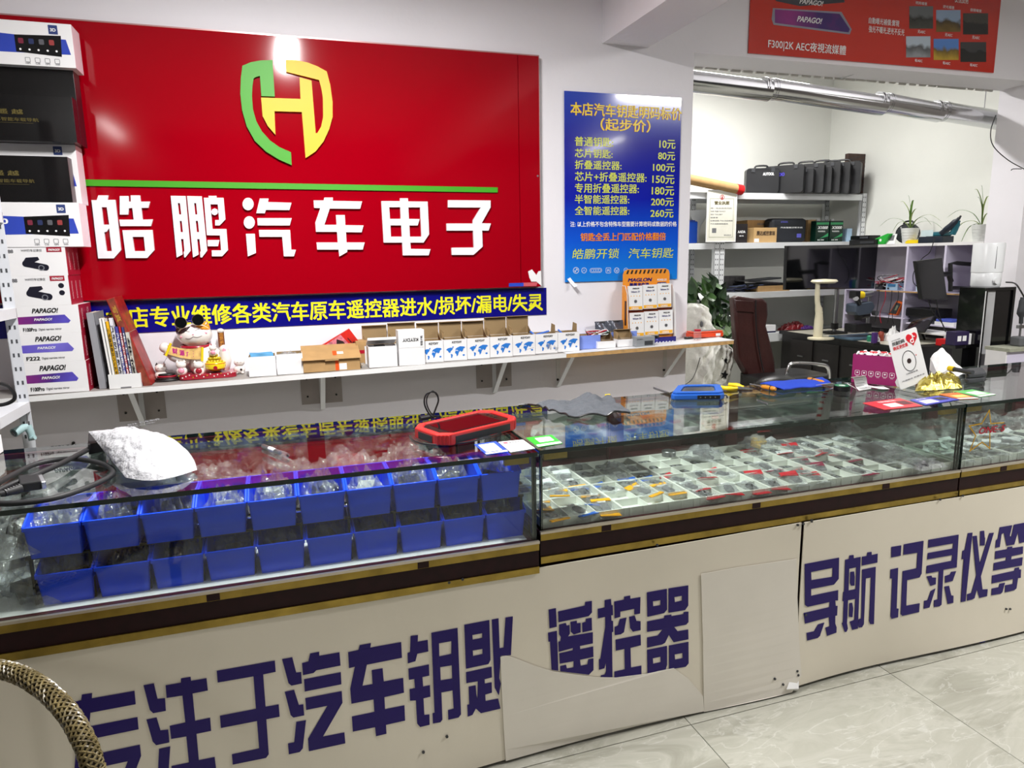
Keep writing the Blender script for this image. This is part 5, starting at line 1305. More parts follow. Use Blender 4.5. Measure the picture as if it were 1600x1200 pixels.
# ---- open white boxes, cartons
def openbox(lab, xl, xr, yb, yt, Y, D, m, grp=None, lid=None, z0=None, inner=None, nm='open_box'):
    A = PY(xl, yb, Y); C2 = PY(xr, yb, Y); z = zs((A.x + C2.x) / 2) + 0.002 if z0 is None else z0
    H = PY((xl + xr) / 2, yt, Y).z - z; W = C2.x - A.x; t_ = 0.002
    t = thing(nm, lab, 'box', (A.x, Y, z), 0, grp)
    b = B(); b.bb((0, 0, 0), (W, t_, H)); b.bb((0, D - t_, 0), (W, D, H)); b.bb((0, t_, 0), (t_, D - t_, H)); b.bb((W - t_, t_, 0), (W, D - t_, H)); b.bb((t_, t_, 0), (W - t_, D - t_, t_))
    obj('walls', b, m, t)
    b = B(); e = 0.0004
    b.bb((t_, t_, t_), (W - t_, t_ + e, H - .001)); b.bb((t_, D - t_ - e, t_), (W - t_, D - t_, H - .001)); b.bb((t_, t_, t_), (t_ + e, D - t_, H - .001)); b.bb((W - t_ - e, t_, t_), (W - t_, D - t_, H - .001))
    obj('lining', b, inner or KRAFTD, t)
    if lid:
        zt = PY((xl + xr) / 2, lid, Y + D).z - z
        obj('lid', B().bb((0.001, D - 0.001, H), (W - 0.001, D + 0.001, zt)), inner or KRAFTD, t)
        obj('lid_lip', B().bb((0.001, D - 0.016, zt - 0.001), (W - 0.001, D + 0.001, zt + 0.001)), inner or KRAFTD, t)
        for s in (0, 1):
            b = B(); xx = 0.002 if s == 0 else W - 0.004
            b.hexa([(xx, D * .35, H), (xx + .0015, D * .35, H), (xx + .0015, D * .95, H), (xx, D * .95, H), (xx + (s * 2 - 1) * -.012, D * .42, H + .03), (xx + (s * 2 - 1) * -.012 + .0015, D * .42, H + .03), (xx + (s * 2 - 1) * -.004 + .0015, D * .92, H + .045), (xx + (s * 2 - 1) * -.004, D * .92, H + .045)])
            obj('side_flap', b, inner or KRAFTD, t)
    return t, W, H
Y0 = 3.36
openbox('open white box of blue bags right of the small cat', 389, 432, 580, 557, 3.365, 0.12, CARTON)
openbox('open white box of clear bags beside the kraft carton', 433, 474, 577, 553, 3.365, 0.12, CARTON)
SKY = M('sky_blue_film', (110, 178, 226), 0.3)
p = PY(409, 560, 3.42)
t = thing('blue_pouch', 'light blue plastic pouches standing in the first open white box', 'bag', (p.x, 3.42, zs(p.x) + 0.004))
random.seed(4)
for k in range(3): obj('pouch', B().sheet(lambda a, b_, k=k: ((a - .5) * .1 + .004 * sin(9 * b_ + k), k * .018 - .02 + .006 * sin(7 * a + k), .1 * b_ - .01 * a * (k == 1) + .001), 10, 6, t=0.003), SKY, t, smooth=True)
p = PY(452, 560, 3.40)
filled_bag(p.x, 3.43, zs(p.x) + 0.055, 0.14, 0.1, 0.055, 'clear bag with black parts bulging from the second open white box', None, 201, inner=True, tint=PARTM[0])
# kraft carton with open lid and red picture box behind
t, W, H = openbox('flat kraft mailing carton with orange stickers on the wall shelf', 474, 563, 574, 561, 3.355, 0.16, KRAFT, inner=KRAFTD, nm='mailing_carton')
lidp = B().hexa([(-.006, -.012, H), (W + .006, -.012, H), (W + .004, .13, H + .052), (-.004, .13, H + .052), (-.006, -.011, H + .003), (W + .006, -.011, H + .003), (W + .004, .131, H + .055), (-.004, .131, H + .055)])
obj('lid', lidp, KRAFT, t); obj('lid_tab', B().bb((W * .38, -0.014, H - .006), (W * .62, -.012, H + .003)), KRAFT, t)
ORG = M('orange_sticker', (236, 84, 24), 0.5)
obj('sticker', B().bb((W * .56, -.0006, 0.002), (W * .62, 0, H - .002)), ORG, t); obj('sticker', B().bb((W * .63, -.0006, .004), (W * .76, 0, H * .6)), PAPER, t)
obj('sticker', B().hexa([(W * .53, .02, H + .0155), (W * .6, .02, H + .0155), (W * .6, .06, H + .030), (W * .53, .06, H + .030), (W * .53, .02, H + .0165), (W * .6, .02, H + .0165), (W * .6, .06, H + .031), (W * .53, .06, H + .031)]), ORG, t)
obj('sticker', B().hexa([(W * .61, .03, H + .0190), (W * .72, .03, H + .0190), (W * .72, .05, H + .0265), (W * .61, .05, H + .0265), (W * .61, .03, H + .020), (W * .72, .03, H + .020), (W * .72, .05, H + .0275), (W * .61, .05, H + .0275)]), PAPER, t)
p = PY(530, 560, 3.52)
t = thing('picture_box', 'red flower printed box tilted on its corner behind the kraft carton', 'box', (p.x, 3.52, zs(p.x) + 0.002), 0)
P = [(PY(x, y, 3.52).x - p.x, PY(x, y, 3.52).z - t.location.z) for x, y in ((481, 552), (545, 513), (561, 534), (566, 560), (558, 568), (500, 568))]
P = [(x, max(0, z)) for x, z in P]
obj('carton', B().poly([P], SF, t=0.02), M('red_flower_print', (196, 40, 32), 0.35, var=0.3, scale=14), t)
P2 = [(PY(x, y, 3.50).x - p.x, PY(x, y, 3.50).z - t.location.z) for x, y in ((492, 550), (532, 523), (556, 549), (556, 556), (496, 556))]
obj('flower_picture', B().poly([P2], SF, t=0.0008, base=0.02), M('pink_flowers_print', (206, 120, 132), 0.4, var=0.5, scale=60), t)
P3 = [(PY(x, y, 3.50).x - p.x, PY(x, y, 3.50).z - t.location.z) for x, y in ((526, 530), (536, 533), (547, 547), (548, 551), (525, 552))]
obj('dark_picture', B().poly([P3], SF, t=0.0008, base=0.0208), M('dark_print', (50, 34, 34), 0.4), t)
q = PY(542, 529, 3.5); text('一家', ((q.x - p.x, -0.0215, q.z - t.location.z), Vector((0.6, 0, -0.8)), Vector((0.8, 0, 0.6)), (0, -1, 0)), 0, -.01, 0.06, 0.03, INK, t, bold=.03)
t, W, H = pbox('kraft_carton', 'narrow kraft carton standing behind the crumpled film', 'box', 558, 578, 570, 532, 3.46, 0.1, KRAFT)
t.location.z = zs(t.location.x) + 0.001
quad(t, W * .2, H * .5, W * .45, H * .14, REDP, 'label')
filled_bag(SPt(565, 573).x, SPt(565, 573).y, zs(SPt(565, 573).x) + .001, .06, .04, .02, 'scrap of clear film by the narrow kraft carton', None, 203, inner=False)

# ---- the row of white boxes printed with a blue map
MAPB = M('map_blue_ink', (44, 120, 206), 0.4)
maps = [[(.08, .62), (.16, .70), (.30, .74), (.40, .70), (.36, .60), (.30, .54), (.26, .44), (.20, .46), (.16, .56)], [(.28, .38), (.36, .36), (.38, .28), (.33, .14), (.29, .18), (.30, .28)],
        [(.36, .78), (.43, .80), (.42, .72), (.38, .70)], [(.50, .56), (.52, .66), (.60, .72), (.72, .78), (.90, .76), (.96, .70), (.88, .64), (.84, .52), (.78, .46), (.72, .54), (.66, .44), (.62, .56), (.56, .60)],
        [(.50, .54), (.60, .54), (.66, .46), (.62, .30), (.56, .22), (.54, .36), (.48, .42)], [(.82, .30), (.90, .34), (.94, .26), (.86, .22)]]
edges = [658, 694, 730.5, 766, 801.5, 837, 872, 906]
kb = None
for i in range(7):
    xl_, xr_ = edges[i], edges[i + 1] - 0.6
    yb_ = 560 - 13.0 * i / 6.5 * 1.0; yt_ = 532.5 - 14.5 * i / 6.5
    lidy = [504, 502, 501, 495, 493, None, None][i]
    lab = 'white open box printed with a blue world map, %s from the left' % ords[i]
    t, W, H = openbox(lab, xl_, xr_, yb_, yt_, 3.375 + 0.004 * (6 - i) / 6, 0.105, CARTON, 'map boxes on the wall shelf', lid=lidy, nm='map_box')
    b = B()
    for mp_ in maps: b.poly([[(x * W * .95 + .002, y * H * .85) for x, y in mp_]], SF, t=0.0006)
    obj('world_map', b, MAPB, t); text('KEYDIY', SF, W * .36, H * .82, W * .42, H * .1, INK, t, bold=.04)
    if i >= 5:
        obj('side_flap', B().hexa([(W - .004, .03, H), (W - .002, .03, H), (W - .002, .09, H), (W - .004, .09, H), (W - .002, .035, H + .04), (W, .035, H + .04), (W, .085, H + .045), (W - .002, .085, H + .045)]), KRAFTD, t)
# lids of boxes hidden behind the two plain boxes
t, W, H = openbox('open white box with raised kraft lid at the left end of the row', 571, 611, 566, 540, 3.45, 0.1, CARTON, lid=508, nm='lidded_box')
t, W, H = openbox('open white box with raised kraft lid behind the upturned white box', 612, 656, 563, 536, 3.45, 0.1, CARTON, lid=504, nm='lidded_box')
t, W, H = openbox('plain white box with lid tipped back at the left of the row', 577, 621.5, 572, 541, 3.352, 0.09, CARTON, inner=CARTON, nm='plain_box')
obj('lid', B().hexa([(0, .01, H + .03), (W, .01, H + .03), (W, .085, H + .002), (0, .085, H + .002), (0, .012, H + .042), (W, .012, H + .042), (W, .09, H + .012), (0, .09, H + .012)]), CARTON, t)
obj('dark_contents', B().bb((W * .25, .02, H - .012), (W * .6, .06, H + .004)), BLACK, t)
t, W, H = pbox('printed_box', 'upturned white box with upside-down black lettering', 'box', 624, 664.5, 566, 511, 3.35, 0.075, CARTON)
t.location.z = zs(t.location.x) + 0.001
text('KEYDIY', SF, W * .16, H * .68, W * .6, H * .09, INK, t, bold=.03, flip=True)
text('智能子机', ((W * .9, 0, H * .55), (0, 0, 1), (-1, 0, 0), (0, -1, 0)), 0, -.004, H * .28, .012, INK, t, bold=.02)
obj('lid_joint', B().bb((0.001, -0.0005, H * .5), (W - .001, 0, H * .503)), INKG, t)
# bags in and on the map boxes
for k, (px, py, s_, m_) in enumerate(((688, 528, .05, HEADR), (745, 531, .06, HEADR), (770, 533, .05, HEADB))):
    p = PY(px, py, 3.42)
    zipbag(p.x, 3.425, zs(p.x) + 0.05, 0.3 * k, 0.2, 'zip bag poking out of the map boxes, %s from the left' % ords[k], m_, 'zip bags in the map boxes', W=.06, L=.09)
for k, (px, py, an) in enumerate(((826, 516, .7), (850, 514, -.2), (868, 508, .8))):
    p = PY(px, py, 3.42)
    t = thing('zip_bag', 'clear blue-zipped bag leaning out of the right map boxes, %s from left' % ords[k], 'bag', (p.x, 3.40, zs(p.x) + 0.055), 0, 'clear zip bags on the right map boxes', rot=(radians(70), 0, 0))
    R = Matrix.Rotation(-an, 4, 'Z')
    obj('film', B().sheet(crumple(6, 8, .07, .11, .025, 300 + k), 6, 8).move(R), BAGD, t); obj('contents', B().poly([rrect(.035, .06, .01)], XY, t=0.012, base=.003).move(R), PARTM[1], t, bevel=.003)
    obj('zip_header', B().bb((-.038, .05, .004), (.038, .058, .008)).move(R), HEADB, t)
# cyan soap-like plastic case on white lid, clear tray, keys at the shelf front
p = SPt(788, 552); CY = M('cyan_plastic', (64, 206, 214), 0.25, coat=.3)
t = thing('cyan_case', 'flat turquoise plastic case on a white tray at the shelf edge', 'case', (p.x, p.y + .03, zs(p.x) + .001), 0.0)
obj('white_base', B().poly([rrect(.155, .07, .012)], XY, t=0.009), WHITE, t, bevel=.002); obj('lid', B().poly([rrect(.14, .06, .01, cx=.002, cy=.002)], XY, t=0.02, base=.009), CY, t, bevel=.004)
p = SPt(720, 558)
t = thing('blister_tray', 'clear plastic blister tray lying before the map boxes', 'tray', (p.x, p.y + .025, zs(p.x) + .001), .1)
obj('shell', B().poly([rrect(.13, .045, .015)], XY, t=0.012), CLEAR, t, bevel=.004); obj('pocket', B().poly([rrect(.05, .03, .01, cx=-.03)], XY, t=0.008, base=.012), CLEAR, t, bevel=.003)
def keyfob(px, py, lab, w_=.055, d_=.032, h_=.014, rz=0, silver=False, lift=.001):
    p = SPt(px, py); t = thing('key_fob', lab, 'key fob', (p.x, p.y + d_ * .5, zs(p.x) + lift), rz)
    obj('shell', B().poly([rrect(w_, d_, min(w_, d_) * .42)], XY, t=h_), FOBM, t, bevel=.004)
    if silver: obj('screen', B().poly([rrect(w_ * .7, d_ * .6, .004)], XY, t=.001, base=h_), CHROME, t)
    for k in range(2): obj('button', B().poly([circ(-w_ * .2 + k * w_ * .3, 0, .005, n=10)], XY, t=.001, base=h_), BTN, t)
    return t
keyfob(833, 551, 'black key fob at the shelf edge right of the turquoise case', .06, .035, .02, .1)
keyfob(848, 550, 'second black key fob right of the turquoise case', .05, .035, .02, .5)
keyfob(864, 549, 'bulky black remote at the joint of the two shelves', .085, .05, .03, .2)
keyfob(897, 545, 'black remote with silver face in front of the last map box', .075, .045, .012, .05, True)
keyfob(925, 544, 'long flat black key in front of the pale blue box', .105, .035, .010, .04)
keyfob(950, 541, 'folded black flip key left of the white box with open top', .05, .025, .012, -.3)
keyfob(977, 539, 'oval silver rimmed key fob at the plywood edge', .05, .03, .014, .0, True)
keyfob(1078, 530, 'black smart key at the right end of the shelf before the orange case', .055, .03, .012, .0)
# pale blue box and white boxes with kraft lids
LBL = M('pale_blue_carton', (128, 150, 226), 0.4)
t, W, H = openbox('pale blue open box full of cables right of the map boxes', 906, 938, 541, 524, 3.41, 0.1, LBL)
t, W, H = openbox('pale blue box behind the two small open white boxes', 953, 995, 537, 518, 3.47, 0.08, LBL)
t, W, H = openbox('small open white box with kraft flap, left of the pair', 934, 962, 544, 533, 3.39, 0.06, CARTON, lid=519)
t, W, H = openbox('small open white box with kraft flap, right of the pair', 966, 993, 541, 530, 3.39, 0.06, CARTON, lid=514)
p = PY(925, 515, 3.46)
t = thing('cable_bundle', 'tangle of red, black and white leads over the pale blue box', 'cable', (p.x, 3.455, zs(p.x) + .055))
random.seed(9)
for k in range(7):
    pts = [Vector((random.uniform(-.06, .1), random.uniform(-.03, .03), random.uniform(0, .05))) for _ in range(5)]
    obj('lead', B().tube(pts, .0028, n=6, smooth=5), [BLACK, REDP, WHITE, BLACK, M('green_lead', (20, 90, 50), .4), WHITE, REDP][k], t, smooth=True)
obj('clamp', B().ball((.0, -.01, .012), (.012, .02, .008), 10), REDP, t, smooth=True)
ANTI = M('antistatic_film', (96, 100, 112), 0.2, 0.3, bump=.5, bscale=40)
for k, px in enumerate((944, 966)):
    p = PY(px, 510, 3.52)
    t = thing('static_bag', 'dark grey antistatic bag against the wall, %s of the pair' % ['left', 'right'][k], 'bag', (p.x, 3.52, zs(p.x) + .06), 0, rot=(-.25, 0, .1 - .2 * k))
    obj('film', B().sheet(lambda a, b_: ((a - .5) * .1, .006 * sin(9 * a + 4 * b_), b_ * .075), 8, 6, t=.004), ANTI, t, smooth=True)
    obj('seam', B().bb((-.05, -.002, .068), (.05, .002, .075)), DKGREY, t)
# grey retail box
t, W, H = pbox('device_box', 'small grey cardboard device box on the plywood shelf', 'box', 994, 1023, 539, 524, 3.35, 0.055, M('grey_carton', (142, 146, 150), 0.45))
t.location.z = zs(t.location.x) + .001
quad(t, W * .45, H * .12, W * .45, H * .45, M('dark_grey_print', (60, 62, 66), .4), 'picture'); text('LAUNCH', SF, W * .04, H * .72, W * .3, H * .1, INK, t, bold=.02)
# orange battery display stand
OR = M('orange_print', (226, 98, 14), 0.35, var=.03); NAVY = M('navy_blue_print', (22, 16, 110), 0.3)
q = PY(984, 528, 3.50)
YD = 3.46
dsx = PY(983, 525, YD).x; dex = PY(1056, 520, YD).x; dzs = zs(dsx) + .001
st = thing('battery_display', 'orange cardboard battery display stand below the price poster', 'display stand', (dsx, YD, dzs))
WD = dex - dsx; HD = PY(1020, 420, YD + .06).z - dzs
YBk = 0.085
bp = [(0, 0), (WD, 0)] + [(WD, HD - .03), (WD - .008, HD - .008), (WD - .03, HD)] + [(.03, HD - .0), (.008, HD - .01), (0, HD - .03)]
obj('back_card', B().poly([bp], fr_at(SF, (0, YBk, 0)), t=.003), OR, st)
for k in range(10):
    x = .02 + k * (WD - .035) / 10
    obj('stripe', B().poly([[(x, HD - .026), (x + .011, HD - .026), (x + .019, HD - .005), (x + .008, HD - .005)]], fr_at(SF, (0, YBk, 0)), t=.0042), INK, st)
text('MAGLON', fr_at(SF, (0, YBk - .003, 0)), .03, HD - .07, WD * .5, .02, NAVY, st, bold=.05, slant=.3); text('美盖龙电池', fr_at(SF, (0, YBk - .003, 0)), .04, HD - .098, WD * .42, .022, NAVY, st, bold=.06)
obj('pill', B().poly([rrect(.06, .016, .007, cx=WD - .05, cy=HD - .085)], fr_at(SF, (0, YBk, 0)), t=.004), NAVY, st); text('汽车遥控电池', fr_at(SF, (0, YBk - .004, 0)), WD - .076, HD - .09, .052, .009, WINK, st, bold=.02); text('POWER 25!', fr_at(SF, (0, YBk - .003, 0)), WD - .08, HD - .07, .06, .012, WINK, st, bold=.04)
sp_ = [(0, 0), (YBk, 0), (YBk, HD * .78), (YBk * .6, HD * .78), (YBk * .3, HD * .68), (0.005, HD * .2)]
for s, m_ in ((0, OR), (1, WHITE)):
    fr_ = ((0, 0, 0), (0, 1, 0), (0, 0, 1), (-1, 0, 0)) if s == 0 else ((WD + .003, 0, 0), (0, 1, 0), (0, 0, 1), (-1, 0, 0))
    obj('side_card', B().poly([sp_], fr_, t=.003), m_, st)
b = B().tube([(-.0015 + (WD + .003) * 0, y, z) for y, z in sp_[2:]], .002, n=5); obj('cut_edge', b, WHITE, st)
b = B().tube([(WD + .0015, y, z) for y, z in sp_[2:]], .002, n=5); obj('cut_edge', b, WHITE, st)
obj('side_lettering_bar', B().poly([[(YBk * .35, HD * .25), (YBk * .6, HD * .25), (YBk * .6, HD * .58), (YBk * .35, HD * .58)]], ((-.003, 0, 0), (0, 1, 0), (0, 0, 1), (-1, 0, 0)), t=.0006), M('dark_brown_print', (60, 30, 20), .5), st)
obj('inner_step', B().bb((.002, .03, .002), (WD - .002, YBk - .004, HD * .2)), OR, st); obj('inner_step', B().bb((.002, .055, HD * .2), (WD - .002, YBk - .004, HD * .46)), M('deep_orange_print', (160, 62, 14), .4), st)
obj('base_front', B().poly([[(0.0, 0), (WD, 0), (WD, .032), (0, .032)]], fr_at(SF, (0, -.0, 0)), t=.003), NAVY, st)
for k in range(14): obj('base_stripe', B().poly([[(.004 + k * WD / 14.5, .001), (.010 + k * WD / 14.5, .001), (.014 + k * WD / 14.5, .007), (.008 + k * WD / 14.5, .007)]], SF, t=.0042), WINK, st)
for k in range(5): obj('base_print', B().poly([rrect(.014, .010, .002, cx=.03 + k * .036, cy=.019)], SF, t=.0038), M('steel_blue_print', (90, 90, 190), .4), st)
bc = None; yl_ = M('amber_print', (240, 176, 40), .4)
for row, (zb_, yy) in enumerate(((HD * .455, .022), (.04, .0))):
    for k in range(3):
        lab = 'white battery card, %s row %s on the orange stand' % (['upper', 'lower'][row], ['left', 'middle', 'right'][k])
        loc = (dsx + .012 + k * (WD - .02) / 3, YD + yy + .012, dzs + zb_ + .004 * k)
        if bc is None:
            bc = thing('battery_card', lab, 'battery card', loc, 0, 'battery cards on the orange stand', rot=(-.06, 0, 0)); CW, CH = (WD - .03) / 3, HD * .325
            obj('card', B().poly([rrect(CW, CH, .004, cx=CW / 2, cy=CH / 2)], SF, t=.010, base=-.01), WHITE, bc)
            quad(bc, .003, .003, CW - .006, CH * .13, yl_, 'amber_band'); obj('coin_cell', B().poly([circ(CW / 2, CH * .36, .0085)], SF, t=.0025), STEEL, bc)
            text('MAGLON', SF, CW * .3, CH * .86, CW * .45, CH * .06, INK, bc, bold=.05, slant=.3); text('lithium 3V', SF, CW * .22, CH * .72, CW * .6, CH * .07, NAVY, bc, bold=.02)
            for j in range(4): obj('spec_dot', B().poly([circ(CW * (.2 + .2 * j), CH * .58, .003, n=8)], SF, t=.0006), yl_, bc)
            text('CR2032', SF, CW * .2, CH * .04, CW * .5, CH * .07, WINK, bc, bold=.03, lift=.0014)
        else:
            o = dup(bc); o.location = loc; o['label'] = lab
random.seed(14)
for k in range(5):
    p = (dsx + .03 + k * .034, YD + .013, dzs + .030)
    fob(p[0], p[1], p[2], .9 * k, 'black fob lying in the foot of the orange stand, %s from the left' % ords[k], k % 2, 'fobs in the foot of the orange stand')
# small jar and orange-red case at the right shelf end
p = PY(1090, 515, 3.44); t = thing('clear_jar', 'small clear jar with red lid behind the orange case', 'jar', (p.x, 3.44, zs(p.x) + .001))
obj('glass', B().lathe([(.02, 0), (.022, .004), (.022, .045), (.018, .05)], n=20), CLEAR, t, smooth=True); obj('lid', B().lathe([(.019, .05), (.019, .06), (0, .061)], n=20), REDP, t, smooth=True)
p = SPt(1085, 530); p2 = SPt(1141, 527)
t = thing('tool_case', 'bright orange plastic case on the right end of the shelf', 'case', (p.x, p.y + .005, zs(p2.x) + .002))
OC = M('orange_red_plastic', (226, 70, 26), .35, coat=.2); wc = p2.x - p.x - .01
obj('shell', B().poly([rrect(wc, .09, .012, cx=wc / 2, cy=.05)], XY, t=.024), OC, t, bevel=.004)
obj('lid', B().poly([rrect(wc - .006, .084, .012, cx=wc / 2, cy=.05)], XY, t=.008, base=.026), OC, t, bevel=.003)
obj('grey_inlay', B().poly([rrect(wc - .05, .05, .008, cx=wc / 2, cy=.052)], XY, t=.002, base=.034), GREYP, t); quad(t, wc * .72, .005, .032, .015, PAPER, 'label', base=-.004)

# ------------------------------------------------------------------ white slotted rack at the far left
PLW = M('rack_white', (205, 207, 212), .4, var=.03)
SLOT = M('slot_shadow', (70, 72, 76), .6)
q = PY(30, 560, 2.92); XR_ = q.x
rk = thing('slotted_rack', 'white slotted steel rack at the far left edge of the picture', 'rack', (XR_ - .35, 2.65, 0))
def slotted(par, x, y, z0, z1, mt=PLW, w_=.038, d_=.038, flip=1, face=-1):
    """L-shaped slotted upright"""
    obj('upright', B().bb((x, y, z0), (x + w_, y + .003, z1)).bb((x + (0 if flip > 0 else w_ - .003), y, z0), (x + (.003 if flip > 0 else w_), y + d_ * 1.0, z1)), mt, par, world=True)
    b = B(); z = z0 + .03
    while z < z1 - .03:
        for k in (.3, .7): b.bb((x + w_ * k - .003, y - .0006, z), (x + w_ * k + .003, y, z + .014))
        z += .05
    o = obj('slots', b, SLOT, par, world=True); o['kind'] = 'stuff'
for y_, s in ((2.90, 1), (2.36, 1)):
    slotted(rk, XR_ - .02, y_, 0, 2.1); slotted(rk, XR_ - .75, y_, 0, 2.1)
for (px, py) in ((39, 643), (18, 497), (10, 350)):
    zb_ = PX(px, py, XR_ - .0).z
    b = B().bb((XR_ - .73, 2.37, zb_), (XR_ + .018, 2.905, zb_ + .035)); obj('shelf_board', b, PLW, rk, world=True)
zlow = PX(39, 643, XR_).z
p = PY(36, 672, 2.86)
t = thing('pipe_fitting', 'pale green plastic elbow fitting hanging below the rack shelf', 'fitting', (p.x, 2.86, p.z - .06))
PG = M('pale_green_plastic', (150, 178, 180), .4)
k_ = (PY(60, 672, 2.86).x - PY(20, 672, 2.86).x) / 40
def pf(x, y, dy=0): return Vector(((x - 36) * k_, dy, .06 + (672 - y) * k_))
obj('arm', B().tube([pf(26, 673, -.03), pf(36, 668, 0), pf(42, 668, .01)], [.016, .014, .013], n=16), PG, t, smooth=True)
obj('arm', B().tube([pf(42, 666, .01), pf(46, 680, .01), pf(47, 693, .01)], [.014, .012, .012], n=16), PG, t, smooth=True)
obj('mouth', B().cyl(pf(24.5, 674, -.032), pf(25.5, 673.5, -.0305), .011, n=16), DKGREY, t); obj('hook', B().tube([pf(42, 664, .01), pf(42, 655, .02), Vector((XR_ + .01 - t.location.x, .03, zlow - t.location.z + .002))], .003, n=6), STEEL, t); obj('nozzle', B().cyl(pf(47, 689, 0), pf(54, 687, -.005), .008, n=12), PG, t, smooth=True)
p = PY(8, 690, 2.38); t = thing('white_box', 'white box on the counter edge at the far left', 'box', (p.x - .04, 2.30, ZT + .001)); 
obj('carton', B().bb((-.06, -.06, 0), (.06, 0, .05)), CARTON, t, bevel=.001); obj('lid', B().bb((-.062, -.062, .05), (.055, .002, .062)), CARTON, t, bevel=.001)
pts = [PY(0, 599, 2.55), PY(14, 604, 2.55), PY(22, 614, 2.55), PY(22, 624, 2.55), PY(10, 631, 2.55), PY(-8, 634, 2.55)]
tag(obj('cable_loop', B().tube(pts, .006, n=8, smooth=5), BLACK, world=True, smooth=True), 'black cable loop hanging in the rack at the far left', 'cable')
# ------------------------------------------------------------------ things lying on the counters
def ZP(x, y, dz=0.0): return PZ(x, y, ZT + 0.0008 + dz)
def bil(A, B_, C_, D_, a, b_):   # A(0,0) B(1,0) C(1,1) D(0,1)
    return (A * (1 - a) + B_ * a) * (1 - b_) + (D_ * (1 - a) + C_ * a) * b_
def flatcard(nm, lab, cat, P, m, t=.0012, inner=None, grp=None, z=0.0):
    Q = [ZP(x, y, z) for x, y in P]; ct = sum(Q, Vector()) / 4
    th = thing(nm, lab, cat, (ct.x, ct.y, ct.z), 0, grp)
    lp = [(q.x - ct.x, q.y - ct.y) for q in Q]
    obj('card', B().poly([lp], XY, t=t), m, th)
    def sub(nm2, a0, b0, a1, b1, m2, lift=.0004):
        pt = [bil(*[Vector(l) for l in lp], a, b_) for a, b_ in ((a0, b0), (a1, b0), (a1, b1), (a0, b1))]
        return obj(nm2, B().poly([[tuple(p) for p in pt]], XY, t=lift, base=t), m2, th)
    th_fr = (Vector(lp[3] + (t,)), None)
    return th, sub, lp
def cardtext(th, lp, s, a0, b0, a1, b1, m, t=.0018):
    P = [bil(*[Vector(l) for l in lp], a, b_) for a, b_ in ((a0, b1), (a1, b1), (a0, b0))]
    u = P[1] - P[0]; v = P[2] - P[0]
    text(s, ((P[0].x, P[0].y, t), (u.x, u.y, 0), (v.x, v.y, 0), (0, 0, 1)), 0, 0, 1, 1, m, th, bold=.02, lift=0)
# white mailer bag
MB = M('white_poly_mailer', (184, 184, 188), .38, var=.02, bump=.9, bscale=45)
TL = PY(138, 674, 2.20); TR = PY(238, 680, 2.14); BR = ZP(308, 734, .01); BL = ZP(196, 746, .012)
random.seed(6); ph = [random.uniform(0, 6) for _ in range(12)]
def env(a, b_):
    p = bil(TL, TR, BR, BL, a, b_)
    e = (max(0, sin(pi * a)) * max(0, sin(pi * b_))) ** .6
    r = sum(abs(sin(fx * a + fy * b_ + ph[k])) * w_ for k, (fx, fy, w_) in enumerate(((4, 7, .3), (-9, 6, .2), (17, 11, .14), (8, -19, .14), (29, 7, .08), (-13, 31, .08), (41, 23, .05))))
    f_ = sin(pi * b_) * .0
    q = p + Vector((0, -.02 * sin(pi * a) * b_, e * (.034 + .026 * r)))
    q.y -= .035 * sin(pi * a) * b_ ** 2; q.x += .03 * a * sin(pi * b_)
    return q
def envb(a, b_):
    p = bil(TL, TR, BR, BL, a, b_); e = max(0, sin(pi * a)) * max(0, sin(pi * b_))
    q = env(a, b_); z = p.z + (ZT + .001 - p.z) * min(1, 3 * e)
    return Vector((q.x, q.y, min(z, q.z)))
b = B().sheet(env, 44, 40); b.sheet(lambda a, c_: envb(1 - a, c_), 44, 40)
t = thing('mailer_bag', 'crumpled white plastic mailer bag lying on the left counter glass', 'bag', (ZP(225, 725).x, ZP(225, 725).y, ZT))
obj('bag_body', b, MB, t, world=True, smooth=60)
p = env(.45, .25); n_ = (env(.46, .25) - env(.45, .25)).normalized(); v_ = (env(.45, .24) - env(.45, .25)).normalized()
text('发往 汽车配件', (p + Vector((0, 0, .004)), n_, v_, n_.cross(v_)), 0, 0, .09, .012, INKG, t, world=True)
text('MADE IN CHINA', (p + Vector((0, 0, .004)), n_, v_, n_.cross(v_)), 0, -.014, .07, .007, INKG, t, world=True)
# thick diagnostic cable with plugs
t = thing('diagnostic_cable', 'thick black coiled diagnostic cable with plugs beside the white mailer bag', 'cable', ZP(90, 750))
def LP(x, y, r=.007): return PZ(x, y, ZT + .001 + r)
obj('cable', B().tube([LP(148, 697, .012), LP(100, 722, .02), LP(60, 740, .02), LP(20, 756, .014), LP(-14, 772, .01), LP(-30, 778), LP(-10, 786), LP(30, 786), LP(90, 777), LP(150, 756), LP(177, 739), LP(160, 725), LP(110, 717), LP(60, 724), LP(20, 742), LP(-14, 762, .022)], .0068, n=10, smooth=8), RUB, t, world=True, smooth=True)
P = [PZ(x, y, ZT + .002) for x, y in ((139, 711), (165, 705), (160, 688), (140, 692))]
obj('plug_housing', B().hexa([*P, *[q + Vector((0, 0, .03)) for q in P]]), RUB, t, world=True, bevel=.002)
P = [PZ(x, y, ZT + .003) for x, y in ((33, 770), (66, 765), (60, 752), (30, 756))]
obj('plug_housing', B().hexa([*P, *[q + Vector((0, 0, .022)) for q in P]]), RUB, t, world=True, bevel=.003)
P = [PZ(x, y, ZT + .004) for x, y in ((66, 765), (73, 763), (67, 751), (60, 752))]
obj('metal_shell', B().hexa([*P, *[q + Vector((0, 0, .018)) for q in P]]), CHROME, t, world=True, bevel=.001)
obj('strain_relief', B().tube([LP(32, 763, .012), LP(16, 768, .012), LP(0, 772, .011)], [.011, .009, .0075], n=10), RUB, t, world=True, smooth=True)
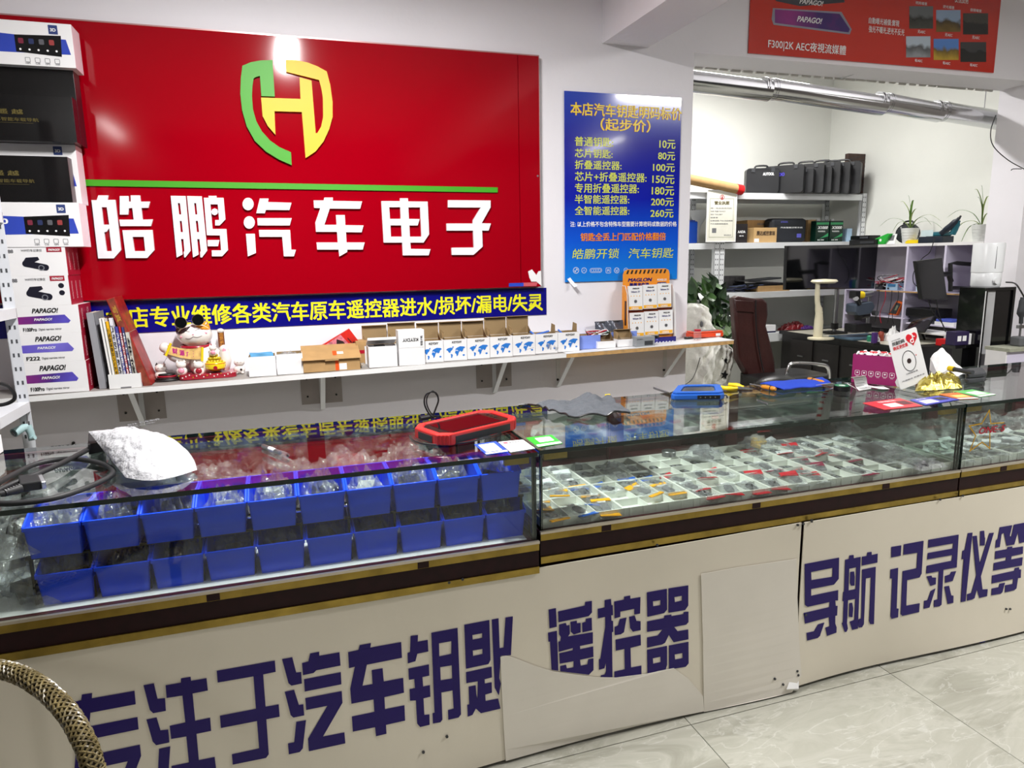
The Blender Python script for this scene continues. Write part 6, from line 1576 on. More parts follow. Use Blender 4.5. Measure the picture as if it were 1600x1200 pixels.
for k in range(6):
    A = LP(30, 763, .012).lerp(LP(4, 771, .012), k / 6); d = (LP(4, 771, .012) - LP(30, 763, .012)).normalized()
    obj('relief_rib', B().cyl(A, A + d * .003, .0122 - .0006 * k, n=12), BLACK, t, world=True)
# marker pen
A = LP(411, 697, .006); C_ = LP(449, 712, .006)
t = thing('marker_pen', 'silver and white pen lying on the left counter glass', 'pen', A)
obj('barrel', B().cyl(A, A.lerp(C_, .7), .0062, n=14), STEEL, t, world=True, smooth=True); obj('grip', B().cyl(A.lerp(C_, .28), A.lerp(C_, .52), .0066, n=14), WHITE, t, world=True, smooth=True)
obj('cap', B().cyl(A.lerp(C_, .7), C_, .007, n=14), CLEAR, t, world=True, smooth=True); obj('tip', B().cyl(C_, C_.lerp(A, -.06), .003, .001, n=10), BLACK, t, world=True)
# red rugged tablet
RT = M('red_rubber_bumper', (206, 38, 36), .38); 
z = .036
Q = [ZP(640, 664, z), ZP(690, 681, z), ZP(815, 652, z), ZP(762, 637, z)]     # left, front, right, back
ct = sum(Q, Vector()) / 4; t = thing('diagnostic_tablet', 'red and black rugged diagnostic tablet lying on the left counter glass', 'tablet', (ct.x, ct.y, ZT + .001), 0)
L2 = [Vector((q.x - ct.x, q.y - ct.y)) for q in Q]
def cham(P, c_, s=1.0):
    out = []
    P = [p * s for p in P]
    for i in range(4):
        p = P[i]; a_ = P[i - 1]; b_ = P[(i + 1) % 4]
        out.append(tuple(p + (a_ - p).normalized() * c_)); out.append(tuple(p + (b_ - p).normalized() * c_))
    return out
obj('bumper', B().poly([cham(L2, .032), cham(L2, .03, .86)], XY, t=.034), RT, t, bevel=.004)
obj('body', B().poly([cham(L2, .032, .95)], XY, t=.028), RUB, t, bevel=.002)
ed = [(L2[1], L2[2]), (L2[0], L2[1])]
for A, C_ in ed:
    d = (C_ - A).normalized(); nn = Vector((d.y, -d.x)) * .0015
    obj('grip_panel', B().poly([[tuple(A + d * .05 + nn), tuple(C_ - d * .05 + nn), tuple(C_ - d * .05 - nn * 2), tuple(A + d * .05 - nn * 2)]], XY, t=.020, base=.005), RUB, t)
for i in range(4):
    p = L2[i]; a_ = (L2[i - 1] - p).normalized(); b_ = (L2[(i + 1) % 4] - p).normalized()
    for k in range(4):
        q = p + a_ * .032 * (1 - (k + .5) / 4) + b_ * .032 * ((k + .5) / 4)
        obj('corner_rib', B().cyl((q.x, q.y, .003), (q.x, q.y, .03), .0026, n=8), RT, t)
obj('bezel', B().poly([cham(L2, .026, .85)], XY, t=.002, base=.028), SATIN, t)
S_ = [bil(L2[0], L2[3], L2[2], L2[1], a, b_) for a, b_ in ((.17, .17), (.80, .17), (.80, .83), (.17, .83))]
obj('screen', B().poly([[tuple(v) for v in S_]], XY, t=.0008, base=.030), M('tablet_screen', (12, 13, 16), .04, coat=1), t)
for k in range(3):
    q = bil(L2[0], L2[3], L2[2], L2[1], .86, .3 + .12 * k); obj('button', B().cyl((q.x, q.y, .030), (q.x, q.y, .0312), .005, n=12), BLACK, t)
t = thing('tablet_cable', 'thin black cable looping up behind and around the red tablet', 'cable', ZP(676, 655))
def VP_(x, y): return PY(x, y, 2.16)
obj('cable', B().tube([VP_(688, 650), VP_(674, 650), VP_(664, 634), VP_(664, 620), VP_(671, 613), VP_(681, 614), VP_(685, 625), VP_(681, 638), VP_(677, 648)], .0028, n=8, smooth=8), BLACK, t, world=True, smooth=True)
obj('cable', B().tube([VP_(690, 652), VP_(675, 647), VP_(667, 632), VP_(668, 619), VP_(676, 611), VP_(683, 618)], .0022, n=8, smooth=8), BLACK, t, world=True, smooth=True)
obj('cable', B().tube([ZP(640, 680, .003), ZP(650, 690, .003), ZP(680, 695, .003), ZP(730, 691, .003), ZP(770, 681, .003), ZP(790, 672, .003)], .0025, n=8, smooth=8), BLACK, t, world=True, smooth=True)
obj('cable', B().tube([ZP(700, 690, .003), ZP(740, 686, .003), ZP(775, 677, .003), ZP(785, 670, .003)], .0022, n=8, smooth=8), BLACK, t, world=True, smooth=True)
obj('plug', B().cyl(ZP(656, 654, .01), ZP(676, 650, .01), .008, n=12), BLACK, t, world=True)
# payment cards (codes left blank)
th, sub, lp = flatcard('payment_card', 'blue bordered payment card on the right end of the left counter', 'card', [(741, 695), (775, 690), (795, 706), (760, 711)], M('cobalt_card', (40, 80, 210), .35))
sub('white_field', .12, .12, .82, .8, PAPER); sub('white_field', 0.02, .86, .98, .98, PAPER); cardtext(th, lp, '推荐使用', .3, .88, .6, .96, INK)
th, sub, lp = flatcard('payment_card', 'white payment card with small red mark beside the blue bordered one', 'card', [(778.5, 691), (817, 687.5), (836, 701), (798, 707)], PAPER)
sub('red_mark', .12, .1, .3, .24, M('rose_print', (200, 80, 100), .4)); cardtext(th, lp, '聚合收款', .34, .1, .8, .24, INKG); cardtext(th, lp, '扫码支付', .15, .84, .5, .94, INKG)
th, sub, lp = flatcard('payment_card', 'bright green payment card on the left end of the middle counter', 'card', [(822, 684.5), (862, 680), (879, 693), (841, 699)], M('wechat_green', (40, 196, 40), .35))
sub('white_field', .26, .16, .84, .62, PAPER); sub('white_field', 0.02, .8, .98, .98, PAPER); cardtext(th, lp, '推荐使用微信支付', .3, .84, .7, .95, M('wechat_green', (0, 0, 0)))
RC = M('red_card', (222, 44, 56), .35); OC2 = M('orange_card', (236, 110, 50), .35)
th, sub, lp = flatcard('promo_card', 'red sticker card lying at the right end of the middle counter', 'card', [(1348, 630), (1406, 622.6), (1442, 634.6), (1382, 640.5)], RC)
sub('white_field', .28, .42, .62, .82, PAPER); cardtext(th, lp, '扫码领红包', .3, .1, .75, .26, WINK); sub('dark_oval', .68, .3, .94, .7, M('dark_red_print', (90, 20, 30), .4)); 
th, sub, lp = flatcard('promo_card', 'blue sticker card between the red and orange sticker cards', 'card', [(1422, 625), (1465, 618.8), (1499, 624.5), (1446, 633.5)], M('indigo_card', (66, 70, 190), .35))
sub('white_field', .1, .35, .5, .85, PAPER); sub('dark_oval', .62, .25, .9, .7, M('dark_navy_print', (24, 24, 60), .4)); cardtext(th, lp, '支付宝', .1, .08, .45, .24, WINK)
th, sub, lp = flatcard('promo_card', 'orange sticker card on the left end of the right counter', 'card', [(1467, 616.2), (1496, 613.7), (1529, 622.8), (1500, 624.2)], OC2)
sub('yellow_field', .2, .35, .9, .7, M('straw_print', (236, 214, 120), .4)); sub('white_field', .0, .84, 1, 1, PAPER)
th, sub, lp = flatcard('promo_card', 'pale green sticker card beside the orange one on the right counter', 'card', [(1490, 612), (1519, 608.8), (1556, 616.6), (1532, 620.4)], M('soft_green_card', (110, 200, 110), .35))
sub('white_field', .2, .3, .85, .75, PAPER); sub('white_field', .0, .86, 1, 1, PAPER)
# grey towel
TW_ = M('grey_microfibre', (84, 88, 94), .9, var=.12, scale=60, bump=.6, bscale=250)
A, B1, C_, D_ = ZP(838, 634, .012), ZP(948, 621, .012), ZP(982, 650, .0), ZP(888, 657, 0)
def tw(a, b_):
    p = bil(A, B1, C_, D_, a, b_)
    r = .012 * abs(sin(7 * a + 2 * b_)) + .010 * abs(sin(11 * b_ + 6 * a + 1)) + .012 * max(0, sin(pi * a)) * sin(pi * b_) + (.016 * max(0, 1 - abs(a - .72) * 7))
    return Vector((p.x + .006 * sin(9 * b_), p.y + .006 * sin(5 * a + 1), ZT + .005 + r * (.55 + .45 * (1 - b_))))
t = thing('towel', 'crumpled dark grey towel with black hem on the middle counter', 'towel', ZP(915, 645))
obj('cloth', B().sheet(tw, 34, 24, t=.0035), TW_, t, world=True, smooth=60)
obj('hem', B().tube([tw(i / 30, 1) for i in range(31)], .0034, n=6), BLACK, t, world=True, smooth=True); obj('hem', B().tube([tw(0, i / 20) for i in range(21)], .0034, n=6), BLACK, t, world=True, smooth=True)
obj('hem', B().tube([tw(1, i / 20) for i in range(21)], .0034, n=6), BLACK, t, world=True, smooth=True)
obj('corner_strap', B().tube([tw(0, 0), ZP(825, 632, .006), ZP(810, 633, .003)], .004, n=6, smooth=3), BLACK, t, world=True)
q = ZP(949, 624, 0); t = thing('yellow_tag', 'small yellow tag behind the grey towel', 'tag', (q.x, 2.29, ZT + .001)); obj('tag', B().box((0, 0, .01), (.022, .006, .02)), M('yellow_plastic', (236, 206, 20), .4), t, bevel=.002)
# blue handheld meter
BM = M('blue_rubber_case', (30, 92, 186), .45)
Q = [ZP(1047, 626), ZP(1132, 625), ZP(1127, 611), ZP(1058, 612)]
ct = sum(Q, Vector()) / 4; L2 = [Vector((q.x - ct.x, q.y - ct.y)) for q in Q]
t = thing('handheld_meter', 'blue rubber cased handheld tester on the middle counter', 'meter', (ct.x, ct.y, ZT + .001))
obj('case', B().poly([cham(L2, .016)], XY, t=.022), BM, t, bevel=.005); obj('case_lid', B().poly([cham(L2, .016, .94), cham(L2, .012, .66)], XY, t=.007, base=.022), BM, t, bevel=.002)
obj('screen', B().poly([cham(L2, .006, .64)], XY, t=.003, base=.022), SATIN, t)
A = L2[0]; C_ = L2[1]; d = (C_ - A).normalized(); nn = Vector((d.y, -d.x)) * .0012
obj('port_panel', B().poly([[tuple(A.lerp(C_, .5) + nn), tuple(A.lerp(C_, .92) + nn), tuple(A.lerp(C_, .92) - nn * 3), tuple(A.lerp(C_, .5) - nn * 3)]], XY, t=.014, base=.004), BLACK, t)
for k in range(4):
    q = A.lerp(C_, .55 + .09 * k); obj('port', B().cyl((q.x, q.y - .0012, .011), (q.x, q.y - .003, .011), .003, n=8), CHROME, t)
obj('strap', B().tube([(L2[1].x, L2[1].y + .02, .012), (L2[1].x + .014, L2[1].y + .012, .014), (L2[1].x + .01, L2[1].y - .002, .008)], .003, n=6, smooth=4), BLACK, t, smooth=True)
A = ZP(1022, 606, .004); C_ = ZP(1050, 616, .004)
t = thing('steel_file', 'flat steel file lying left of the blue tester', 'tool', A); obj('blade', B().tube([A, C_], .0055, n=4), STEEL, t, world=True); obj('tang', B().tube([C_, C_.lerp(A, -.3)], .003, n=6), DKGREY, t, world=True)
obj_ = B().tube([PY(1094, 559, YSF + .02), PY(1083, 590, 3.1), PY(1062, 606, 2.5), ZP(1048, 614, .02)], .0022, n=6, smooth=8)
tag(obj('hanging_cable', obj_, BLACK, world=True, smooth=True), 'thin black cable running from the shelf down to the blue tester', 'cable')
# yellow handled pliers, screwdrivers
YG2 = M('yellow_rubber_grip', (240, 206, 20), .45)
t = thing('pliers', 'pliers with bright yellow handles on the middle counter', 'pliers', ZP(1140, 606))
obj('handle', B().tube([ZP(1124, 605, .008), ZP(1136, 607, .009), ZP(1152, 607, .007)], [.008, .0095, .006], n=10, smooth=3), YG2, t, world=True, smooth=True)
obj('handle', B().tube([ZP(1139, 601, .010), ZP(1150, 602, .011), ZP(1162, 605, .007)], [.008, .0095, .006], n=10, smooth=3), YG2, t, world=True, smooth=True)
obj('jaw', B().tube([ZP(1152, 606, .006), ZP(1168, 607, .005), ZP(1176, 608, .003)], [.006, .005, .002], n=8), STEEL, t, world=True, smooth=True); obj('pivot', B().cyl(ZP(1157, 606, .001), ZP(1157, 606, .013), .006, n=12), STEEL, t, world=True)
OH = M('amber_handle', (216, 140, 40), .25, coat=.4)
def driver(nm, lab, a, m_, c_, sh_):
    A = ZP(*a, .009); M_ = ZP(*m_, .009); C_ = ZP(*c_, .004)
    t = thing(nm, lab, 'screwdriver', A); obj('handle', B().tube([A, A.lerp(M_, .15), A.lerp(M_, .5), A.lerp(M_, .85), M_], [.006, .009, .0085, .0085, .005], n=12), OH, t, world=True, smooth=True)
    obj('shank', B().cyl(M_, C_, .0024, n=8), sh_, t, world=True, smooth=True); obj('end_ring', B().cyl(A.lerp(M_, .3), A.lerp(M_, .36), .0094, n=12), BLACK, t, world=True)
driver('screwdriver', 'amber handled screwdriver in front of the blue cloth', (1212, 608), (1190, 604), (1172, 600), STEEL)
driver('screwdriver', 'amber handled screwdriver lying on the blue cloth', (1263, 592), (1288, 598), (1306, 603), STEEL)
bpts = [ZP(1188, 601, .002), ZP(1284, 592, .002), ZP(1300, 603, .002), ZP(1224, 611, .002)]
t = thing('blue_cloth', 'bright blue cloth spread on the middle counter', 'cloth', ZP(1245, 603))
def bc_(a, b_):
    p = bil(*bpts, a, b_); return Vector((p.x, p.y + .008 * sin(6 * a), ZT + .0055 + .003 * abs(sin(8 * a + 5 * b_)) + .003 * sin(pi * b_)))
obj('cloth', B().sheet(bc_, 24, 10, t=.003), M('blue_microfibre', (24, 66, 190), .85, bump=.5, bscale=200), t, world=True, smooth=60)
obj('hem', B().tube([bc_(i / 20, 1) for i in range(21)], .0022, n=6), M('blue_hem', (18, 50, 160), .8), t, world=True)
# curled label strip, tape roll, receipts
def ribbon(nm, lab, cat, pts, wv, m, extra=None):
    P = spline([Vector(p) for p in pts], 8); t = thing(nm, lab, cat, (P[0].x, P[0].y, ZT + .001)); W_ = Vector(wv); n_ = len(P) - 1
    obj('paper', B().sheet(lambda a, b_: P[int(round(a * n_))] + W_ * (b_ - .5), n_, 2, t=.0006), m, t, world=True, smooth=60)
    return t, P, W_
p0 = ZP(1306, 606, .002)
t, P, W_ = ribbon('label_strip', 'curling strip of red and white labels on the blue cloth', 'labels', [p0, ZP(1298, 603, .010), ZP(1292, 600, .03), ZP(1288, 600, .06), ZP(1286, 600, .085)], (.05, -.01, .005), PAPER)
for k in range(9):
    A = P[min(len(P) - 1, 2 + 3 * k)]; C_ = P[min(len(P) - 1, 3 + 3 * k)]
    if (C_ - A).length < 1e-5: continue
    n_ = W_.cross(C_ - A).normalized(); n_ = n_ if n_.y < 0 or n_.z > .3 else -n_
    obj('red_label', B().hexa([A - W_ * .45 + n_ * .0005, A - W_ * .1 + n_ * .0005, C_ - W_ * .1 + n_ * .0005, C_ - W_ * .45 + n_ * .0005] + [A - W_ * .45 + n_ * .0012, A - W_ * .1 + n_ * .0012, C_ - W_ * .1 + n_ * .0012, C_ - W_ * .45 + n_ * .0012]), RC, t, world=True)
q = ZP(1320, 611); t = thing('tape_roll', 'roll of black tape with green core on the middle counter', 'tape', (q.x, q.y + .015, ZT + .001))
obj('roll', B().lathe([(.012, 0), (.030, 0), (.030, .019), (.012, .019), (.012, 0)], n=28), BLACK, t, smooth=True); obj('core', B().lathe([(.0105, .001), (.012, .001), (.012, .0195), (.0105, .0195), (.0105, .001)], n=24), PAPER, t, smooth=True)
obj('top_label', B().poly([circ(0, 0, .028, n=28), circ(0, 0, .013, n=28)], XY, t=.0006, base=.019), M('sea_green_print', (50, 130, 90), .4), t)
for k, (a_, b_, c_, d_, lab) in enumerate((((1352, 609), (1346, 602), (1344, 592), (1340, 588), 'long white receipt curling down the counter before the purple box'), ((1336, 606), (1332, 604), (1326, 601), (1322, 600), 'rolled white receipt beside the roll of tape'), ((1385, 606), (1372, 606), (1360, 604), (1350, 604), 'flat white receipt lying before the standing card'))):
    hs_ = [(.002, .012, .05, .085), (.002, .02, .028, .012), (.002, .005, .004, .006)][k]
    t, P, W_ = ribbon('receipt', lab, 'receipt', [ZP(*q_, h_) for q_, h_ in zip((a_, b_, c_, d_), hs_)], [(.07, .01, 0), (.03, .05, 0), (.02, .05, 0)][k], PAPER)
    for j in range(5):
        A = P[min(len(P) - 2, 3 + 4 * j)]; C_ = P[min(len(P) - 1, 4 + 4 * j)]
        d = (C_ - A); n_ = W_.cross(d).normalized(); n_ = n_ if (n_.z > 0 or n_.y < -.3) else -n_
        obj('printed_line', B().hexa([A - W_ * .38 + n_ * .0006, A + W_ * (.3 - .1 * (j % 2)) + n_ * .0006, A + d * .4 + W_ * (.3 - .1 * (j % 2)) + n_ * .0006, A + d * .4 - W_ * .38 + n_ * .0006] + [A - W_ * .38 + n_ * .001, A + W_ * (.3 - .1 * (j % 2)) + n_ * .001, A + d * .4 + W_ * (.3 - .1 * (j % 2)) + n_ * .001, A + d * .4 - W_ * .38 + n_ * .001]), INKG, t, world=True)
# purple box with papers
A = ZP(1330, 597); C_ = ZP(1402, 604); d = (C_ - A); d.z = 0; n_ = Vector((-d.y, d.x, 0)).normalized(); L_ = d.length
H = (PY(1330, 553, A.y).z - ZT) * .98; ang = math.atan2(d.y, d.x)
t = thing('retail_box', 'open magenta purple box with printed white icons on the middle counter', 'box', (A.x, A.y, ZT + .001), ang)
MG = M('magenta_carton', (150, 20, 96), .4); D2 = .11
b = B(); b.bb((0, 0, 0), (L_, .003, H)); b.bb((0, D2 - .003, 0), (L_, D2, H)); b.bb((0, .003, 0), (.003, D2 - .003, H)); b.bb((L_ - .003, .003, 0), (L_, D2 - .003, H)); b.bb((.003, .003, 0), (L_ - .003, D2 - .003, .003)); obj('walls', b, MG, t)
obj('papers', B().sheet(lambda a, b_: (.006 + a * (L_ - .012), .006 + b_ * (D2 - .012), H * .9 + .014 * abs(sin(20 * a + 3 * b_)) + .008 * abs(sin(14 * b_ + 9 * a))), 20, 6, t=.004), PAPER, t)
b = B()
for k in range(6): b.box((.03 + .035 * k, .03 + .012 * (k % 3), H * .9 + .02), (.022, .02, .004), rz=k)
obj('printed_scraps', b, RC, t); t_ = t
for k in range(6):
    cx = L_ * (.12 + .15 * k); obj('icon', B().poly([rrect(.018, .02, .004, cx=cx, cy=H * .36), rrect(.0155, .0175, .003, cx=cx, cy=H * .36)], SF, t=.0006), WINK, t_)
    obj('icon', B().poly([circ(cx, H * .37, .0035, n=8)], SF, t=.0006), WINK, t_); obj('icon', B().bb((cx - .005, -.0006, H * .24), (cx + .005, 0, H * .25)), WINK, t_)
# standing white card with red heart
SCm = M('white_acrylic_card', (240, 240, 240), .25, var=.01, coat=.3)
q = ZP(1425, 605); rz_ = radians(-16)
A = PY(1397, 522, q.y); Bt = PY(1441, 519, q.y); Hc = (A.z - ZT) * 1.0; Wc = (Bt.x - A.x) * 1.03
t = thing('standing_card', 'white standing card with red heart logo at the right end of the counter', 'sign', (q.x - .03, q.y, ZT + .001), rot=(radians(-10), radians(-13), 0))
cb_ = (-.02, 0)
obj('card', B().poly([rrect(Wc, Hc, .008, cx=Wc / 2 - .03, cy=Hc / 2)], SF, t=.003), SCm, t)
x0 = -.03
hp = [(0, -.5)] + [(.5 * sin(a) ** 3 * 1.0, .42 * cos(a) - .16 * cos(2 * a) - .07 * cos(3 * a) - .03 * cos(4 * a)) for a in [pi - .3 - i * (2 * pi - .6) / 30 for i in range(31)]]
hc = (x0 + Wc * .76, Hc * .82); hs2 = Wc * .38
obj('heart', B().poly([[(hc[0] + hs2 * px_, hc[1] + hs2 * py_) for px_, py_ in hp]], SF, t=.0008, base=.003), M('heart_red', (218, 28, 44), .35), t)
nb = B(); nb.tube([(hc[0] + .004, -.0042, hc[1] + .016), (hc[0] + .004, -.0042, hc[1] - .008)], .0022, n=6); nb.tube([(hc[0] + .004, -.0042, hc[1] + .015), (hc[0] + .008, -.0042, hc[1] + .007), (hc[0] + .014, -.0042, hc[1] + .005)], .0022, n=6, smooth=3)
nb.tube([(hc[0] - .003 + .007 * cos(a * pi / 8), -.0042, hc[1] - .009 + .007 * sin(a * pi / 8)) for a in range(2, 17)], .0022, n=6); obj('note_mark', nb, WINK, t)
text('抖音扫码', fr_at(SF, (0, -.003, 0)), x0 + .012, Hc * .80, Wc * .42, Hc * .07, INK, t, bold=.04); text('购买更优惠', fr_at(SF, (0, -.003, 0)), x0 + .012, Hc * .715, Wc * .5, Hc * .07, M('heart_red', (0, 0, 0)), t, bold=.03)
text('本店支持抖音团购', fr_at(SF, (0, -.003, 0)), x0 + .012, Hc * .885, Wc * .3, Hc * .02, INKG, t)
for r_ in (.033,): obj('round_code_frame', B().poly([circ(x0 + Wc * .5, Hc * .45, r_, r_ * 1.25, n=28), circ(x0 + Wc * .5, Hc * .45, r_ - .002, (r_ - .002) * 1.25, n=28)], SF, t=.0008, base=.003), INK, t)
obj('round_code_frame', B().poly([circ(x0 + Wc * .5, Hc * .45, .010, n=16)], SF, t=.0008, base=.003), M('dark_print', (0, 0, 0)), t)
text('扫码联系我', fr_at(SF, (0, -.003, 0)), x0 + Wc * .3, Hc * .22, Wc * .4, Hc * .03, INKG, t); obj('rear_strut', B().hexa([(x0 + .02, 0, .0), (x0 + .05, 0, .0), (x0 + .05, .05, 0.012), (x0 + .02, .05, 0.012), (x0 + .02, 0, .06), (x0 + .05, 0, .06), (x0 + .05, .004, .06), (x0 + .02, .004, .06)]), SCm, t)
text('开通服务 优惠多多', fr_at(SF, (0, -.003, 0)), x0 + Wc * .1, Hc * .12, Wc * .8, Hc * .025, INKG, t)
# foil packet, white envelope, black case, tool
GF = M('gold_foil_packet', (214, 196, 90), .18, .85, bump=.8, bscale=50); SFo = M('silver_foil', (190, 186, 182), .3, .5, bump=.6, bscale=50)
A, B1, C_, D_ = ZP(1432, 597), ZP(1498, 590), ZP(1503, 607), ZP(1430, 612)
random.seed(8); jj = [[random.uniform(-1, 1) for _ in range(13)] for _ in range(17)]
def fo(a, b_):
    p = bil(A, B1, C_, D_, a, b_); j = jj[int(round(a * 16))][int(round(b_ * 12))]
    return Vector((p.x + .003 * j, p.y, ZT + .002 + .055 * (max(0, sin(pi * a)) * max(0, sin(pi * b_))) ** .5 * (.75 + .25 * j)))
t = thing('foil_packet', 'crumpled gold and silver foil packet beside the standing card', 'packet', ZP(1465, 602))
b = B().sheet(fo, 16, 12, t=.001); b.m = [1 if (i // 12) < 7 else 0 for i in range(len(b.f))]
obj('foil', b, [GF, SFo], t, world=True); 
A2, B2, C2v, D2v = ZP(1452, 578), ZP(1482, 573), ZP(1510, 592), ZP(1470, 600)
def wp(a, b_): p = bil(A2, B2, C2v, D2v, a, b_); return Vector((p.x, p.y, ZT + .05 + .04 * sin(pi * a) * (1 - b_) - .03 * b_ + .004 * sin(14 * a + 9 * b_)))
t = thing('paper_bag', 'white printed paper bag propped behind the foil packet', 'bag', ZP(1480, 585)); obj('paper', B().sheet(wp, 12, 8, t=.001), PAPER, t, world=True, smooth=60)
b = B(); b.sheet(lambda a, c_: wp(.02, 1 - c_) * (1 - a) + Vector((wp(.02, 1 - c_).x, wp(.02, 1 - c_).y, ZT + .001)) * a, 3, 6, t=.001); b.sheet(lambda a, c_: wp(c_, .98) * (1 - a) + Vector((wp(c_, .98).x, wp(c_, .98).y, ZT + .001)) * a, 3, 10, t=.001); obj('side_wall', b, PAPER, t, world=True)
Q = [ZP(1508, 600), ZP(1540, 597), ZP(1534, 588), ZP(1506, 590)]; ct = sum(Q, Vector()) / 4; L2 = [Vector((q.x - ct.x, q.y - ct.y)) for q in Q]
t = thing('black_case', 'dark grey rounded case at the right end of the counter', 'case', (ct.x, ct.y, ZT + .001)); obj('shell', B().poly([cham(L2, .015)], XY, t=.02), DKGREY, t, bevel=.006); obj('lid', B().poly([cham(L2, .015)], XY, t=.018, base=.021), DKGREY, t, bevel=.007)
A = ZP(1491, 577, .05); C_ = ZP(1520, 582, .05)
t = thing('screwdriver', 'black handled screwdriver with yellow collar near the black case', 'screwdriver', (A.x, A.y, ZT + .03)); obj('handle', B().tube([A, C_], .009, n=10), DKGREY, t, world=True, smooth=True); obj('collar', B().tube([A.lerp(C_, -.3), A], .011, n=10), YG2, t, world=True, smooth=True)
obj('shank', B().cyl(A.lerp(C_, -.3), ZP(1478, 584, .004), .003, n=8), STEEL, t, world=True)
A = ZP(1183, 625, .002); C_ = ZP(1199, 631, .002)
tag(obj('loose_pin', B().tube([A, C_], .0014, n=6).ball(A, (.003, .003, .003), 8).ball(C_, (.003, .003, .003), 8), CHROME, world=True), 'tiny silver pin lying on the middle counter glass', 'pin')

# ------------------------------------------------------------------ wicker chair in the near corner
ZA = .66
path = [PZ(-60, 1036, ZA), PZ(-10, 1044, ZA), PZ(30, 1054, ZA), PZ(70, 1078, ZA), PZ(104, 1112, ZA), PZ(130, 1155, ZA - .015), PZ(145, 1200, ZA - .05), PZ(146, 1250, ZA - .12)]
t = thing('wicker_chair', 'brown woven wicker chair arm in the lower left corner', 'chair', (path[4].x - .2, path[4].y - .15, 0))
WK = M('wicker_core', (52, 44, 30), .5, var=.3, scale=60); WS = M('wicker_strand', (100, 88, 56), .35, var=.5, scale=40, coat=.3)
P = spline([Vector(p) for p in path], 14); RR = .0155
obj('arm_core', B().tube(P, RR - .001, n=12), WK, t, world=True, smooth=True)
def frame_(i):
    d = (P[min(i + 1, len(P) - 1)] - P[max(i - 1, 0)]).normalized(); x = d.cross(Vector((0, 0, 1))).normalized(); return d, x, x.cross(d)
def onarm(s, ang, r):
    i = min(len(P) - 2, int(s)); fq = s - i; d, x, y = frame_(i); return P[i].lerp(P[i + 1], fq) + (x * cos(ang) + y * sin(ang)) * r
b = B(); N_ = len(P) - 1; turns = 3
for k in range(8):
    for sgn in (1, -1):
        pts = []
        for j in range(150):
            s = N_ * j / 149; an = sgn * (s * .34) + k * 2 * pi / 8
            pts.append(onarm(s, an, RR + .0011 * (1 if sin(an * 3.5 + s * 1.7 * sgn) > 0 else .15)))
        b.tube(pts, .0024, n=5)
o = obj('woven_strands', b, WS, t, world=True, smooth=True); o['kind'] = 'stuff'
b = B()
for j in range(16):
    s = N_ * (.86 + .008 * j); pts = [onarm(s, a * pi / 6, RR + .0028) for a in range(13)]; b.tube(pts, .0019, n=5)
o = obj('wrapped_binding', b, WS, t, world=True); o['kind'] = 'stuff'
foot = P[-1]
obj('leg', B().tube([P[-1], Vector((foot.x, foot.y, .35)), Vector((foot.x - .01, foot.y + .01, 0.0))], .016, n=10, smooth=3), WK, t, world=True, smooth=True)
bk = Vector((P[0].x - .25, P[0].y - .35, 0))
obj('arm_core', B().tube([P[0], Vector((P[0].x - .18, P[0].y - .12, ZA + .05)), Vector((bk.x, bk.y, ZA + .12)), Vector((foot.x - .35, foot.y - .45, ZA))], .016, n=10, smooth=4), WK, t, world=True, smooth=True)
for q in (bk, Vector((foot.x - .35, foot.y - .45, 0)), Vector((P[20].x - .1, P[20].y - .02, 0))): obj('leg', B().cyl((q.x, q.y, 0), (q.x, q.y, ZA - .01), .015, n=10), WK, t, world=True)
cs_ = Vector(((foot.x + bk.x) / 2, (foot.y + bk.y) / 2 - .02, .42)); obj('seat', B().poly([rrect(.34, .34, .1, cx=cs_.x - .02, cy=cs_.y - .08)], XY, t=.05, base=.38), WS, t, world=True)
# ------------------------------------------------------------------ workshop alcove: steel shelving
YR_ = 5.26
LAV = M('lavender_board', (206, 200, 220), .5, var=.02); LAVW = M('white_board_edge', (228, 226, 226), .45)
rz1 = [(302, 311.5), (379, 388), (456, 465), (521, 534)]
def rack(lab, xa, xb, seedx, levels):
    t = thing('steel_shelving', lab, 'shelving', ((xa + xb) / 2, YR_ + .25, 0))
    top = PY(1200, 300, YR_).z
    for x in (xa, xb - .05):
        for y in (YR_ - .004, YB - .06):
            b = B().bb((x, y, 0), (x + .05, y + .003, top)); b.bb((x, y, 0), (x + .003, y + .04, top)); obj('upright', b, WMET, t, world=True)
            b = B(); z = .05
            while z < top - .03:
                for k in (.3, .7): b.bb((x + .05 * k - .004, y - .0006, z), (x + .05 * k + .004, y, z + .012))
                z += .045
            o = obj('slots', b, SLOT, t, world=True); o['kind'] = 'stuff'
    for i, (a, c_) in enumerate(levels):
        z1_ = PY(1200, a, YR_).z; z0_ = PY(1200, c_, YR_).z
        obj('shelf', B().bb((xa + .002, YR_ + .001, z1_ - .012), (xb - .002, YB - .05, z1_)), WMET, t, world=True)
        obj('beam', B().bb((xa + .045, YR_ - .002, z0_), (xb - .045, YR_ + .03, z1_ + .001)), WMET, t, world=True)
        obj('rear_beam', B().bb((xa + .045, YB - .055, z0_), (xb - .045, YB - .045, z1_)), WMET, t, world=True)
    return t
xq = PY(1127, 420, YR_).x - .025; xr_ = PY(1352, 320, YR_).x + .01
r1 = rack('white steel shelving holding black tool cases in the workshop alcove', xq, xr_, 0, rz1)
r2 = rack('white steel shelving behind the hanging certificate, left of the other', xq - 1.3, xq - .003, 0, rz1)
for s in (1, -1):
    a = PY(1096, 412 - s * 26, YB - .06); c_ = PY(1096 + 22, 412 + s * 26, YB - .06); obj('cross_brace', B().tube([(xq - .32, YB - .07, 1.05 + .22 * s), (xq - .06, YB - .07, 1.05 - .22 * s)], .012, n=4), WMET, r2, world=True)
